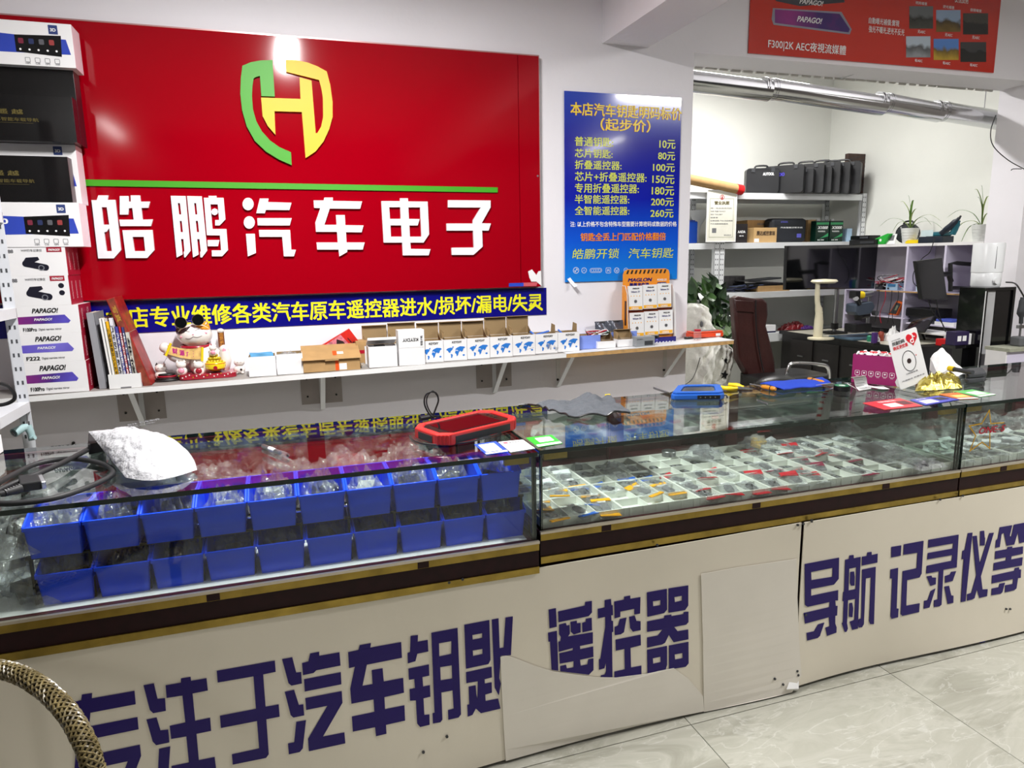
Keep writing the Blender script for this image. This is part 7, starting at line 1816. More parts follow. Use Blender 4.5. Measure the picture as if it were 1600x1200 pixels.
L1 = PY(1200, 302, YR_).z + .001; L2_ = PY(1200, 379, YR_).z + .001; L3 = PY(1200, 456, YR_).z + .001; L4 = PY(1200, 521, YR_).z + .001
def xat(px, Y, py=340): return PY(px, py, Y).x
def abox(nm, lab, cat, xl, xr, h, Y, D, m, z, part='carton', grp=None, bev=.002, rz=0):
    A = xat(xl, Y); W = xat(xr, Y) - A
    t = thing(nm, lab, cat, (A, Y, z), rz, grp); obj(part, B().bb((0, 0, 0), (W, D, h)), m, t, bevel=bev); return t, W
# black hard cases in a row
CASE = M('black_case_plastic', (24, 25, 28), .42, var=.15)
pxs = [(1164, .25), (1196, .27), (1211, .24), (1227, .285), (1239, .26), (1252, .30), (1267, .30), (1283, .31)]
for i, (px, h) in enumerate(pxs):
    x = xat(px, YR_ + .16, 290)
    t = thing('tool_case', 'black hard tool case on the top shelf, %s from the left' % ords[i], 'case', (x, YR_ + .16, L1), radians(-52 if i else -25), 'black tool cases on the top shelf')
    W = .28 if i == 0 else .33; T_ = .05
    for s in (0, 1):
        pf_ = rrect(W, h - .03, .025, cx=W / 2, cy=(h - .03) / 2)
        obj('shell_half', B().poly([pf_], fr_at(SF, (0, s * T_, 0)), t=T_ - .003), CASE, t, bevel=.006)
    hb = B().tube([(W * .3, .025, h - .034), (W * .34, .025, h - .006), (W * .66, .025, h - .006), (W * .7, .025, h - .034)], .008, n=8, smooth=3); obj('handle', hb, CASE, t, smooth=True)
    for s in (.2, .8): obj('latch', B().box((W * s, -T_ + .0, h - .05), (.03, .008, .03)), DKGREY, t)
    if i == 0: text('AUTOOL', fr_at(SF, (0, -T_ + .003, 0)), W * .5, h * .62, W * .34, .025, WINK, t, bold=.04)
    if i == 1: text('X-100', fr_at(SF, (0, -T_ + .003, 0)), W * .12, h * .55, W * .4, .03, M('violet_print', (70, 60, 190), .4), t, bold=.03)
t, W = abox('quilted_panel', 'tall brown quilted panel at the right end of the black cases', 'panel', 1319, 1347, .37, YR_ + .06, .04, M('brown_quilt', (66, 46, 38), .6, var=.3, scale=30), L1, 'panel')
b = B()
for k in range(9):
    for s in (1, -1): b.tube([(0.005, -.001, .03 + .036 * k), (W - .005, -.001, min(.36, .03 + .036 * k + (.045 if s > 0 else -.02)))], .0025, n=4)
obj('stitching', b, DKGREY, t)
# cardboard tube with red cap
A = PY(1062, 277, YR_ - .02); C_ = PY(1158, 297, YR_ - .02); t = thing('cardboard_tube', 'long cardboard tube with red end cap on the top shelf', 'tube', A)
obj('tube', B().cyl(A, C_, .042, n=24), KRAFT, t, world=True, smooth=True); obj('red_cap', B().cyl(C_.lerp(A, .09), C_.lerp(A, -.01), .044, n=24), M('red_tape', (206, 24, 28), .35), t, world=True, smooth=True)
# hanging certificate
YQ = YR_ - .03
cz = [PY(1105, 296.5, YQ), PY(1152, 297, YQ), PY(1149, 378, YQ)]
t = thing('certificate', 'white business licence certificate hanging on the front of the shelving', 'certificate', (cz[0].x, YQ, cz[2].z)); W = cz[1].x - cz[0].x; H = cz[0].z - cz[2].z
obj('frame_backing', B().poly([[(0, 0), (W, 0), (W, H), (0, H)], [(.008, .008), (W - .008, .008), (W - .008, H - .008), (.008, H - .008)]], SF, t=.006, base=-.002), WHITE, t); obj('sheet', B().bb((.004, -.001, .004), (W - .004, .004, H - .004)), M('cream_certificate', (226, 224, 210), .4), t)
obj('printed_border', B().poly([[(.03, .04), (W - .03, .04), (W - .03, H - .07), (.03, H - .07)], [(.033, .043), (W - .033, .043), (W - .033, H - .073), (.033, H - .073)]], SF, t=.0016), M('olive_print', (150, 150, 120), .5), t)
obj('emblem', B().poly([circ(W / 2, H - .06, .021, n=20), circ(W / 2, H - .06, .016, n=20)], SF, t=.002), REDP, t); obj('emblem', B().poly([[(W / 2 - .008, H - .072), (W / 2 + .008, H - .072), (W / 2 + .004, H - .05), (W / 2 - .004, H - .05)]], SF, t=.002), REDP, t)
text('营业执照', SF, W * .25, H * .72, W * .5, .03, M('gold_foil', (0, 0, 0)), t, bold=.04, lift=.002)
for k, (s1, wd) in enumerate((('统一社会信用代码', .7), ('名称 皓鹏汽车电子', .5), ('类型 个体工商户', .4), ('经营者', .25), ('经营范围 汽车用品销售', .75), ('汽车钥匙配制服务', .6))): text(s1, SF, W * .13, H * (.64 - .06 * k), W * wd, .011, INKG, t, lift=.002)
text('登记机关', SF, W * .6, H * .12, W * .25, .012, INKG, t, lift=.002); obj('grey_square', B().poly([[(W * .2, H * .18), (W * .34, H * .18), (W * .34, H * .27), (W * .2, H * .27)]], SF, t=.0018), INKG, t)
# second shelf
t, W = abox('blue_pack', 'glossy blue packet on the left of the second shelf', 'packet', 1074, 1091, .19, YR_ + .1, .08, M('glossy_blue_pack', (16, 60, 150), .25), L2_, 'packet', bev=.01); obj('seal', B().bb((.01, .03, .185), (W - .01, .05, .2)), BLUEINK, t)
t = thing('funnel', 'white plastic funnel behind the certificate', 'funnel', (xat(1092, 5.5), 5.5, L2_ + .09)); obj('bowl', B().lathe([(.012, 0), (.02, .08), (.1, .2), (.105, .2), (.024, .075)], n=24), WHITE, t, smooth=True); obj('spout', B().cyl((0, 0, -.09), (0, 0, .01), .01, n=12), WHITE, t)
t, W = abox('black_carton', 'black carton with white print right of the certificate', 'box', 1145, 1169, .165, YR_ + .06, .2, M('black_carton_print', (28, 22, 24), .4), L2_); text('AAIDA', SF, W * .35, .085, W * .5, .022, WINK, t, bold=.04); text('威电', SF, W * .45, .055, W * .3, .012, WINK, t)
t, W = abox('kraft_carton', 'taller kraft carton standing behind the lettered one', 'box', 1168, 1205, .205, YR_ + .2, .2, KRAFT, L2_); text('易碎', SF, W * .4, .16, W * .35, .018, INKG, t)
t, W = abox('kraft_carton', 'kraft carton with black characters in front on the second shelf', 'box', 1179, 1215, .13, YR_ + .03, .15, M('kraft_light', (196, 160, 108), .7), L2_); text('腾达威控套装', SF, W * .12, .062, W * .8, .04, M('brown_ink', (60, 44, 34), .5), t, bold=.03); quad(t, W * .03, .005, W * .2, .03, PAPER, 'label')
t, W = abox('soft_case', 'black soft equipment case with small blue print on the second shelf', 'case', 1206, 1262, .215, YR_ + .08, .12, M('black_nylon', (24, 28, 36), .7, bump=.3, bscale=150), L2_, 'body', bev=.03); text('汽车智能诊断系统', fr_at(SF, (0, 0, 0)), W * .25, .125, W * .62, .014, WINK, t, bold=.02); obj('logo_patch', B().poly([rrect(.05, .035, .004, cx=W * .78, cy=.06)], SF, t=.0012), M('steel_blue_print', (0, 0, 0)), t); text('XTOOL', SF, W * .25, .175, W * .2, .014, M('steel_blue_print', (0, 0, 0)), t, bold=.04); obj('zip_line', B().bb((.03, -.001, .15), (W - .03, .0, .153)), BLACK, t)
t, W = abox('kraft_carton', 'plain kraft carton between the soft case and green tins', 'box', 1263, 1282, .205, YR_ + .15, .15, KRAFT, L2_)
TIN = M('dark_green_tin', (14, 44, 34), .25, .3); TL2 = M('green_swoosh', (40, 150, 90), .35)
for k, px in enumerate((1276, 1298)):
    t, W = abox('oil_tin', 'dark green square tin with white lettering, %s of the pair' % ['left', 'right'][k], 'tin', px, px + 20.5, .19, YR_ + .03, .07, TIN, L2_, 'body', bev=.004)
    quad(t, .004, .155, W - .008, .02, TL2, 'band'); text('X1000' if k == 0 else 'X3000', SF, W * .12, .115, W * .76, .026, WINK, t, bold=.05, slant=.2); text('专用润滑油', SF, W * .15, .088, W * .55, .014, WINK, t)
    obj('swoosh', B().poly([[(W * .3, .03), (W - .006, .05), (W - .006, .08), (W * .6, .05)]], SF, t=.0008), TL2, t); text('SAE 10W', SF, W * .15, .012, W * .5, .012, WINK, t); obj('cap', B().cyl((W * .3, .03, .19), (W * .3, .03, .205), .018, n=14), STEEL, t)
t, W = abox('small_carton', 'narrow pale blue carton right of the green tins', 'box', 1325, 1333, .12, YR_ + .05, .06, M('ice_blue_carton', (170, 200, 226), .4), L2_)
# third shelf
t, W = abox('flat_pack', 'grey patterned folded packet on the third shelf', 'packet', 1134, 1168, .14, YR_ + .25, .12, M('grey_pattern', (92, 90, 92), .6, var=.4, scale=25), L3, 'packet'); 
t = thing('cable_heap', 'heap of dark blue cables on the third shelf', 'cable', (xat(1160, YR_ + .1, 450), YR_ + .1, L3)); random.seed(31)
for k in range(9):
    cx = -.13 + .036 * k; obj('cable', B().tube([(cx + (.05 + .01 * (k % 3)) * cos(a * .7), (.06) * sin(a * .7), .008 + .012 * (k % 3) + .004 * a) for a in range(9)], .006, n=6, smooth=2), [M('navy_cable', (22, 28, 60), .4), BLACK, M('slate_cable', (60, 70, 96), .4)][k % 3], t, smooth=True)
t, W = abox('beige_carton', 'low beige carton under grey papers on the third shelf', 'box', 1190, 1240, .05, YR_ + .03, .2, KRAFT, L3)
t, W = abox('document_stack', 'stack of grey folders on top of the beige carton', 'folders', 1172, 1238, .02, YR_ + .04, .22, BLACK, L3 + .052, 'folder'); obj('folder', B().box((W / 2, .1, .03), (W * .95, .2, .014), R=Matrix.Rotation(.08, 3, 'Y')), STEEL, t); obj('folder', B().box((W / 2, .1, .055), (W * .7, .16, .014), R=Matrix.Rotation(-.06, 3, 'Y')), DKGREY, t)
# fourth shelf
t, W = abox('white_carton', 'white carton with dark base on the lowest visible shelf', 'box', 1194, 1221, .07, YR_ + .03, .15, CARTON, L4); quad(t, 0, 0, W, .015, M('dark_navy_print', (0, 0, 0)), 'dark_band')
filled_bag(xat(1241, YR_ + .1, 515), YR_ + .12, L4, .25, .15, .09, 'dark red plastic bag on the lowest visible shelf', None, 401, mat=M('dark_red_film', (110, 16, 22), .3, bump=.6, bscale=40), inner=False)
filled_bag(xat(1262, YR_ + .03, 520), YR_ + .05, L4, .16, .1, .05, 'purple plastic bag on the lowest visible shelf', None, 402, mat=M('purple_film', (70, 30, 110), .3, bump=.6, bscale=40), inner=False)

# ------------------------------------------------------------------ cubby unit and desk along the right wall
XC = 4.93
def yx(px, py=450): return PX(px, py, XC).y
ZC1 = PX(1400, 384, XC).z; ZC1b = PX(1540, 374, XC).z; ZCt = (ZC1 + ZC1b) / 2
ZDK = .757
yA = yx(1318, 480); yB_ = YK + .005
cu = thing('cubby_unit', 'white and lavender cubby shelf unit along the right alcove wall', 'shelving', (XC, (yA + yB_) / 2, ZDK))
def cb2(nm, a, c_, m=LAV): return obj(nm, B().bb(a, c_), m, cu, world=True)
D_ = XS - .002
cb2('top_board', (XC, yB_, ZCt - .022), (D_, yA, ZCt), LAVW)
cb2('back_panel', (D_ - .008, yB_, ZDK), (D_, yA, ZCt - .022), M('grey_back_panel', (176, 172, 178), .6))
for px in (1415, 1474): y = yx(px, 430); zb_ = ZDK if px == 1415 else PX(1470, 458, XC).z; cb2('divider', (XC, y - .009, zb_), (D_ - .008, y + .009, ZCt - .022)); 
cb2('side_panel', (XC, yA - .018, ZDK), (D_ - .008, yA, ZCt - .022)); cb2('side_panel', (XC, yB_, ZDK), (D_ - .008, yB_ + .018, ZCt - .022))
zm = PX(1415, 455, XC).z
cb2('middle_shelf', (XC + .001, yB_ + .018, zm - .012), (D_ - .008, yA - .018, zm)); cb2('wood_edge', (XC - .001, yx(1500, 460), zm - .012), (XC + .001, yx(1370, 453), zm), M('raw_wood_edge', (176, 140, 96), .6))
zl1 = PX(1390, 495, XC).z; cb2('lower_shelf', (XC + .002, yx(1415, 490) + .009, zl1 - .01), (D_ - .008, yA - .018, zl1))
zl2 = PX(1450, 507, XC).z; cb2('lower_shelf', (XC + .002, yB_ + .018, zl2 - .01), (D_ - .008, yx(1415, 490) - .009, zl2))
# desk
XD0 = 4.3; yD1 = min(yA + .25, YR_ - .02)
dk = thing('work_desk', 'black desk with pale top along the right wall of the alcove', 'desk', ((XD0 + D_) / 2, (yD1 + YK) / 2, 0))
TOPM = M('pale_stone_top', (196, 192, 176), .3, var=.06)
obj('desk_top', B().bb((XD0, YK + .01, ZDK - .03), (D_, yD1, ZDK - .002)), M('black_desk', (24, 22, 22), .35), dk, world=True)
obj('top_mat', B().bb((XD0 + .01, PX(1400, 540, XD0).y, ZDK - .002), (XC - .002, yD1 - .1, ZDK)), TOPM, dk, world=True)
obj('drawer_block', B().bb((XD0 + .02, YK + .05, .02), (D_ - .01, yD1 - .02, ZDK - .03)), M('black_desk', (0, 0, 0)), dk, world=True)
for k in range(4):
    ya_ = YK + .08 + k * .3; obj('drawer_front', B().bb((XD0 + .01, ya_, .3), (XD0 + .02, ya_ + .27, ZDK - .06)), M('dark_drawer', (34, 30, 30), .35), dk, world=True); obj('drawer_handle', B().bb((XD0 + .0, ya_ + .1, .55), (XD0 + .01, ya_ + .17, .56)), STEEL, dk, world=True)
# big dark monitor on a silver pole
YM = 4.75
mc = [PY(1229.5, 384, YM), PY(1372, 382, YM), PY(1366, 451, YM), PY(1227, 453, YM)]
t = thing('large_monitor', 'large black glossy monitor hanging in front of the white shelving', 'monitor', (mc[3].x, YM, mc[3].z)); o_ = t.location
P = [(q.x - o_.x, q.z - o_.z) for q in (mc[3], mc[2], mc[1], mc[0])]
obj('housing', B().poly([P], SF, t=.03, base=-.03), BLACK, t); c0 = sum((Vector(p) for p in P), Vector((0, 0))) / 4; P2 = [tuple(c0 + (Vector(p) - c0) * .985) for p in P]
obj('screen', B().poly([P2], SF, t=.001), M('monitor_glass', (13, 14, 16), .08, coat=.6), t)
pole = PY(1306, 500, YM + .05); obj('pole', B().cyl((pole.x - o_.x, .06, ZDK - o_.z), (pole.x - o_.x, .06, .1), .018, n=16), STEEL, t, smooth=True); obj('pole_foot', B().box((pole.x - o_.x, .06, ZDK + .01 - o_.z), (.16, .14, .02)), BLACK, t); obj('mount', B().box((pole.x - o_.x, .04, .08), (.1, .05, .1)), BLACK, t)
obj('pole_clamp', B().cyl((pole.x - o_.x, .06, ZDK + .04 - o_.z), (pole.x - o_.x, .06, ZDK + .09 - o_.z), .03, n=12), BLACK, t)
# cream desk lamp
YL = 4.55; q = PY(1283, 519, YL); k_ = (PY(1303, 480, YL).x - PY(1263, 480, YL).x) / 40
CR = M('cream_plastic', (226, 218, 190), .35)
t = thing('desk_lamp', 'cream desk lamp with flat round head on the desk', 'lamp', (q.x, YL, ZDK)); zz = lambda y: (PY(1283, y, YL).z - ZDK)
obj('base', B().lathe([(.001, 0), (.11, 0), (.11, .012), (.06, .018), (.035, .02)], n=28, sy=.8), CR, t, smooth=True)
obj('stem', B().tube([((1278 - 1283) * k_, 0, .015), ((1278 - 1283) * k_, 0, zz(490)), ((1274 - 1283) * k_, 0, zz(470)), ((1273 - 1283) * k_, 0, zz(442))], [.035, .028, .02, .018], n=16, smooth=3), CR, t, smooth=True)
obj('joint', B().ball(((1278 - 1283) * k_, 0, zz(488)), (.03, .03, .02), 12), CR, t, smooth=True); obj('head', B().lathe([(.001, 0), (.09, .002), (.112, .016), (.1, .03), (.001, .036)], (0, 0, zz(443)), 32, sy=.8), CR, t, smooth=True)
# microscope
YMi = 4.45; ms = PY(1345, 524, YMi); MG_ = M('microscope_grey', (66, 76, 90), .4); MBk = M('microscope_base', (70, 92, 110), .4)
t = thing('microscope', 'grey stereo microscope with yellow ring on the desk', 'microscope', (ms.x, YMi, ZDK)); k_ = (PY(1365, 480, YMi).x - PY(1325, 480, YMi).x) / 40
def mp(x, y, dy=0): return Vector(((x - 1345) * k_, dy, PY(1345, y, YMi).z - ZDK))
obj('base_plate', B().bb((-.2, -.12, 0), (.2, .14, .02)), MBk, t, bevel=.008); obj('pillar', B().cyl(mp(1362, 522, .05), mp(1362, 462, .05), .014, n=14), STEEL, t, smooth=True)
obj('arm', B().tube([mp(1362, 494, .05), mp(1350, 494, .02), mp(1340, 495, 0)], .022, n=10), BLACK, t, smooth=True)
obj('head', B().poly([[(mp(*p).x, mp(*p).z) for p in ((1326, 474), (1352, 471), (1356, 480), (1350, 490), (1330, 492), (1326, 486))]], SF, t=.12, base=-.06), MG_, t, bevel=.015)
for s in (-1, 1): obj('eyepiece', B().cyl(mp(1334 + 4 * s, 474, -.03 + .03 * s), mp(1324 + 4 * s, 465, -.06 + .03 * s), .016, .02, n=14), BLACK, t, smooth=True)
obj('lens_tube', B().cyl(mp(1339, 492, 0), mp(1339, 500, 0), .034, .026, n=18), BLACK, t, smooth=True); obj('stage', B().bb(mp(1327, 518, -.06), mp(1352, 505, .06)), BLACK, t, bevel=.004)
obj('ring_light', B().cyl(mp(1335, 461, .0), mp(1343, 461, .0), .03, n=20), YG2, t, smooth=True); obj('camera_tube', B().cyl(mp(1343, 461, 0), mp(1358, 459, 0), .022, n=16), STEEL, t, smooth=True); obj('camera_body', B().box(mp(1331, 460, 0), (.05, .07, .06)), BLACK, t, bevel=.004); obj('focus_knob', B().cyl(mp(1362, 490, .0), mp(1362, 490, -.04), .02, n=14), GREYP, t)
obj('bracket', B().tube([mp(1343, 466, .02), mp(1345, 474, .02)], .012, n=8), STEEL, t)
for k, (px, py, cc, h) in enumerate(((1360, 515, (40, 130, 100), .06), (1369, 516, (120, 120, 120), .07), (1377, 514, (150, 60, 40), .09))):
    q = PY(px, 520, 4.25); t = thing('bench_bottle', ['small green bottle on the desk by the microscope', 'small grey pot on the desk by the microscope', 'small brown bottle on the desk by the microscope'][k], 'bottle', (q.x, 4.25, ZDK)); obj('body', B().lathe([(.02, 0), (.022, .004), (.022, h * .7), (.012, h * .85)], n=16), M('bottle_%d' % k, cc, .4), t, smooth=True); obj('cap', B().cyl((0, 0, h * .85), (0, 0, h), .013, n=12), BLACK, t)
q = PY(1371, 518, 4.1); t = thing('wire_spool', 'small white ring shaped spool on the desk', 'spool', (q.x, 4.1, ZDK + .03)); obj('ring', B().tube([(.022 * cos(a * pi / 8), 0, .022 * sin(a * pi / 8)) for a in range(17)], .008, n=8), WHITE, t, smooth=True); obj('stand', B().box((0, 0, -.02), (.03, .03, .02)), BLACK, t)
q = PY(1380, 530, 4.0); t = thing('purple_holder', 'small purple tool holder with black foot on the desk edge', 'holder', (q.x + .02, 4.1, ZDK)); obj('holder', B().box((0, 0, .05), (.035, .03, .08)), M('purple_plastic', (72, 40, 110), .4), t, bevel=.003); obj('foot', B().box((0, 0, .006), (.07, .05, .012)), BLACK, t, bevel=.002)
q = PY(1396, 520, 4.2); t = thing('white_cloth', 'crumpled white tissue on the desk beside the tilted tablet', 'tissue', (q.x, 4.2, ZDK + .001)); obj('tissue', B().sheet(crumple(8, 8, .1, .1, .12, 55), 8, 8, t=.001), PAPER, t)
# tilted tablet and cubby contents
Q = [PX(x, y, 4.8) for x, y in ((1408, 522), (1444, 518), (1461, 493), (1427, 499))]
Q[0] = PX(1408, 522, 4.62); Q[1] = PX(1444, 518, 4.62)
t = thing('tilted_tablet', 'black tablet tilted on a stand at the back of the desk', 'tablet', (Q[0].x, Q[0].y, ZDK)); n_ = (Q[1] - Q[0]).cross(Q[3] - Q[0]).normalized(); n_ = n_ if n_.x < 0 else -n_
obj('housing', B().hexa([q - n_ * .012 for q in Q] + Q), BLACK, t, world=True); ctq = sum(Q, Vector()) / 4; obj('screen', B().hexa([ctq + (q - ctq) * .9 for q in Q] + [ctq + (q - ctq) * .9 + n_ * .001 for q in Q]), M('monitor_glass', (0, 0, 0)), t, world=True); obj('stand', B().tube([ctq - n_ * .01, Vector((ctq.x + .08, ctq.y, ZDK + .005))], .008, n=6), BLACK, t, world=True)
def item(nm, lab, cat, px, py, dx, w_, d_, h_, m, z, rz=0, part='body', bev=.003):
    y = PX(px, py, XC + dx).y; t = thing(nm, lab, cat, (XC + dx, y, z), rz); obj(part, B().bb((-d_ / 2, -w_ / 2, 0), (d_ / 2, w_ / 2, h_)), m, t, bevel=bev); return t
t = item('power_supply', 'small blue and grey bench meter in the upper left cubby', 'meter', 1400, 450, .09, .12, .1, .06, M('pale_blue_case', (150, 176, 196), .4), zm); obj('display', B().bb((-.052, -.04, .03), (-.05, .04, .052)), M('lcd_blue', (60, 110, 150), .3), t); obj('knob', B().cyl((-.05, .03, .015), (-.06, .03, .015), .007, n=10), BLACK, t)
for k, (px, dxx, c_) in enumerate(((1378, .1, DKGREY), (1386, .14, KRAFT), (1404, .2, BLACK))): t = item('device_module', ['small grey circuit module in the upper left cubby', 'brown circuit module in the upper left cubby', 'black charger at the back of the upper left cubby'][k], 'module', px, 448, dxx, .09, .07, .05 + .02 * k, c_, zm); obj('connector', B().box((-.04, .01, .03), (.015, .03, .015)), STEEL, t)
t = thing('cable_tangle', 'tangle of white, black and red wires in the upper left cubby', 'cable', (XC + .06, yx(1380, 445), zm)); random.seed(17)
for k in range(9):
    pts = [Vector((random.uniform(-.04, .06), random.uniform(-.18, .14), random.uniform(.005, .13))) for _ in range(5)]; obj('wire', B().tube(pts, .0035, n=5, smooth=5), [WHITE, BLACK, REDP][k % 3], t, smooth=True)
for k in range(4):
    a = Vector((XC - .01, yx(1375 + 10 * k, 455), zm)); pts = [a, a + Vector((-.02, -.02, -.08)), a + Vector((-.01, .03 * (k % 2), -.2)), a + Vector((-.02, .0, -.28))]
    tag(obj('dangling_wire', B().tube(pts, .0028, n=5, smooth=6), [BLACK, REDP, BLACK, BLACK][k], world=True, smooth=True), ['black wire hanging from the cubby shelf, leftmost', 'red wire hanging from the cubby shelf', 'black wire hanging right of the red one', 'black wire hanging nearest the cubby divider'][k], 'wire')
OM = M('orange_rubber', (214, 96, 30), .4); Q = [PX(x, y, XC + .03) for x, y in ((1388, 491), (1400, 493), (1410, 473), (1401, 470))]
t = thing('multimeter', 'orange and grey multimeter leaning in the lower left cubby', 'meter', (Q[0].x, Q[0].y, zl1)); obj('holster', B().hexa([q + Vector((.03, 0, 0)) for q in Q] + Q), OM, t, world=True); cq = sum(Q, Vector()) / 4; obj('face', B().hexa([cq + (q - cq) * .8 + Vector((-.001, 0, 0)) for q in Q] + [cq + (q - cq) * .8 + Vector((-.003, 0, 0)) for q in Q]), DKGREY, t, world=True); obj('display', B().hexa([cq.lerp(Q[2], .1) + (q - cq) * .35 + Vector((-.003, 0, 0)) for q in Q] + [cq.lerp(Q[2], .1) + (q - cq) * .35 + Vector((-.004, 0, 0)) for q in Q]), M('lcd_grey', (130, 140, 120), .3), t, world=True)
for k, (px, c_) in enumerate(((1425, (200, 220, 230)), (1432, (40, 150, 150)), (1437, (30, 70, 190)))): y = yx(px, 450); t = thing('spray_bottle', ['small white bottle in the middle cubby', 'small teal bottle in the middle cubby', 'small blue bottle in the middle cubby'][k], 'bottle', (XC + .08, y, zm)); obj('body', B().lathe([(.022, 0), (.025, .005), (.025, .06), (.012, .08)], n=16), M('cubby_bottle_%d' % k, c_, .4), t, smooth=True); obj('cap', B().cyl((0, 0, .078), (0, 0, .095), .014, n=12), WHITE, t)
t = item('black_device', 'long black audio unit in the lower right cubby', 'device', 1448, 500, .12, .3, .18, .07, BLACK, zl2 + .05); obj('front_panel', B().bb((-.095, -.14, .01), (-.09, .14, .06)), SATIN, t); obj('foot', B().bb((-.06, -.12, -.05), (.06, .12, 0)), DKGREY, t)
t = item('blue_folder', 'blue and white folders in the lower right cubby', 'folder', 1485, 500, .08, .14, .14, .02, M('folder_blue', (80, 96, 190), .4), zl2 + .03); obj('folder', B().bb((-.07, -.09, -.03), (.07, .08, -.0005)), PAPER, t)
t = item('desk_riser', 'low white riser on the desk below the lower right cubby', 'riser', 1460, 525, -.14, .36, .2, .015, WHITE, ZDK + .06); obj('leg', B().bb((-.1, -.18, -.06), (.1, -.165, 0)), WHITE, t); obj('leg', B().bb((-.1, .165, -.06), (.1, .18, 0)), WHITE, t)
t = item('red_pouch', 'small red packet at the right end of the desk', 'packet', 1478, 530, -.3, .1, .08, .05, M('red_tape', (0, 0, 0)), ZDK); obj('yellow_end', B().bb((-.03, -.1, 0), (.03, -.052, .035)), M('olive_yellow', (150, 130, 40), .5), t)
# tilted monitor on an arm
YT2 = 3.98
mq = [PY(x, y, YT2) for x, y in ((1440, 468), (1480.5, 468.5), (1472, 403), (1431, 408))]; t = thing('arm_monitor', 'smaller black monitor on a black arm before the cubbies', 'monitor', (mq[0].x, YT2, mq[0].z)); o_ = t.location
P = [(q.x - o_.x, q.z - o_.z) for q in mq]; obj('housing', B().poly([P], SF, t=.028, base=-.028), BLACK, t, bevel=.003); c0 = sum((Vector(p) for p in P), Vector((0, 0))) / 4; obj('screen', B().poly([[tuple(c0 + (Vector(p) - c0) * .93) for p in P]], SF, t=.001), M('monitor_matt', (16, 17, 19), .25), t)
def am(x, y, dy=.06): p = PY(x, y, YT2 + dy); return (p.x - o_.x, p.y - o_.y, p.z - o_.z)
obj('arm', B().tube([am(1460, 430, .04), am(1482, 428), am(1486, 440)], .02, n=8), BLACK, t); obj('arm', B().tube([am(1485, 455), am(1485, 412), am(1495, 411), am(1530, 414)], .016, n=8), BLACK, t); obj('arm', B().tube([am(1485, 450), am(1535, 451)], .016, n=8), BLACK, t)
for k in range(2): obj('monitor_cable', B().tube([am(1450 + 12 * k, 465, .03), am(1456 + 10 * k, 485, .03), am(1472, 505, .03), am(1478, 520, .02)], .004, n=6, smooth=5), BLACK, t, smooth=True)
# ---- things on top of the cubby unit
zt = ZCt + .001
t = item('router', 'black router box at the left end of the cubby top', 'device', 1358, 374, .05, .3, .15, .045, BLACK, zt); obj('slot_row', B().bb((-.078, -.13, .012), (-.075, .02, .03)), DKGREY, t); t2 = item('router', 'second black device stacked on the router', 'device', 1352, 370, .07, .22, .12, .035, SATIN, zt + .0465); obj('silver_panel', B().bb((-.062, -.09, .01), (-.06, .0, .025)), STEEL, t2)
GG = M('leaf_green_plastic', (40, 170, 60), .4); y = yx(1370, 375); t = thing('green_holder', 'bright green plastic holder on the cubby top', 'holder', (XC + .05, y - .03, zt)); obj('shell', B().poly([[(.09, 0), (-.05, 0), (-.1, .085), (-.075, .09), (.05, .05), (.09, .02)]], ((0, 0, 0), (0, 1, 0), (0, 0, 1), (-1, 0, 0)), t=.05), GG, t, bevel=.006); obj('round_mark', B().cyl((-.0505, -.01, .035), (-.0515, -.01, .035), .012, n=14), WINK, t)
t = thing('white_stand_card', 'small white card stand leaning on the cubby top', 'card', (XC + .02, yx(1388, 376), zt), rot=(0, .25, 0)); obj('card', B().bb((-.003, -.05, 0), (0, .05, .085)), WHITE, t, bevel=.001); obj('grey_field', B().bb((-.0042, -.03, .03), (-.003, .03, .075)), INKG, t); obj('foot', B().bb((0, -.03, 0.002), (.04, .03, .006)), WHITE, t)
t = thing('oval_case', 'dark oval case with handle on the cubby top behind the plant', 'case', (XC + .14, yx(1398, 370), zt)); obj('body', B().ball((0, 0, .085), (.05, .115, .085), 20), DKGREY, t, smooth=True); obj('rim', B().tube([(-.02, .1 * cos(a * pi / 10), .085 + .075 * sin(a * pi / 10)) for a in range(21)], .008, n=6), BLACK, t, smooth=True); obj('handle', B().tube([(0, -.05, .165), (0, -.03, .185), (0, .03, .185), (0, .05, .165)], .008, n=6, smooth=3), BLACK, t); obj('strap', B().tube([(-.05, .03, .14), (-.052, -.03, .05)], .007, n=6), STEEL, t)
t = item('yellow_box', 'flat yellow box on the cubby top between the two plants', 'box', 1433, 376, .05, .16, .08, .022, M('yellow_plastic', (0, 0, 0)), zt, part='shell'); obj('lid', B().bb((-.038, -.075, .0225), (.038, .075, .028)), M('yellow_plastic', (0, 0, 0)), t)
TEAL = M('teal_plastic', (24, 96, 110), .4); t = item('tool_charger', 'teal and black battery charger on the cubby top', 'charger', 1462, 374, .06, .22, .12, .05, M('dark_navy_plastic', (24, 34, 48), .4), zt); obj('top_shell', B().bb((-.055, -.1, .05), (.055, .06, .085)), TEAL, t, bevel=.01); obj('white_label', B().bb((-.0565, -.02, .052), (-.055, .09, .1)), M('pale_screen', (196, 214, 216), .4), t)
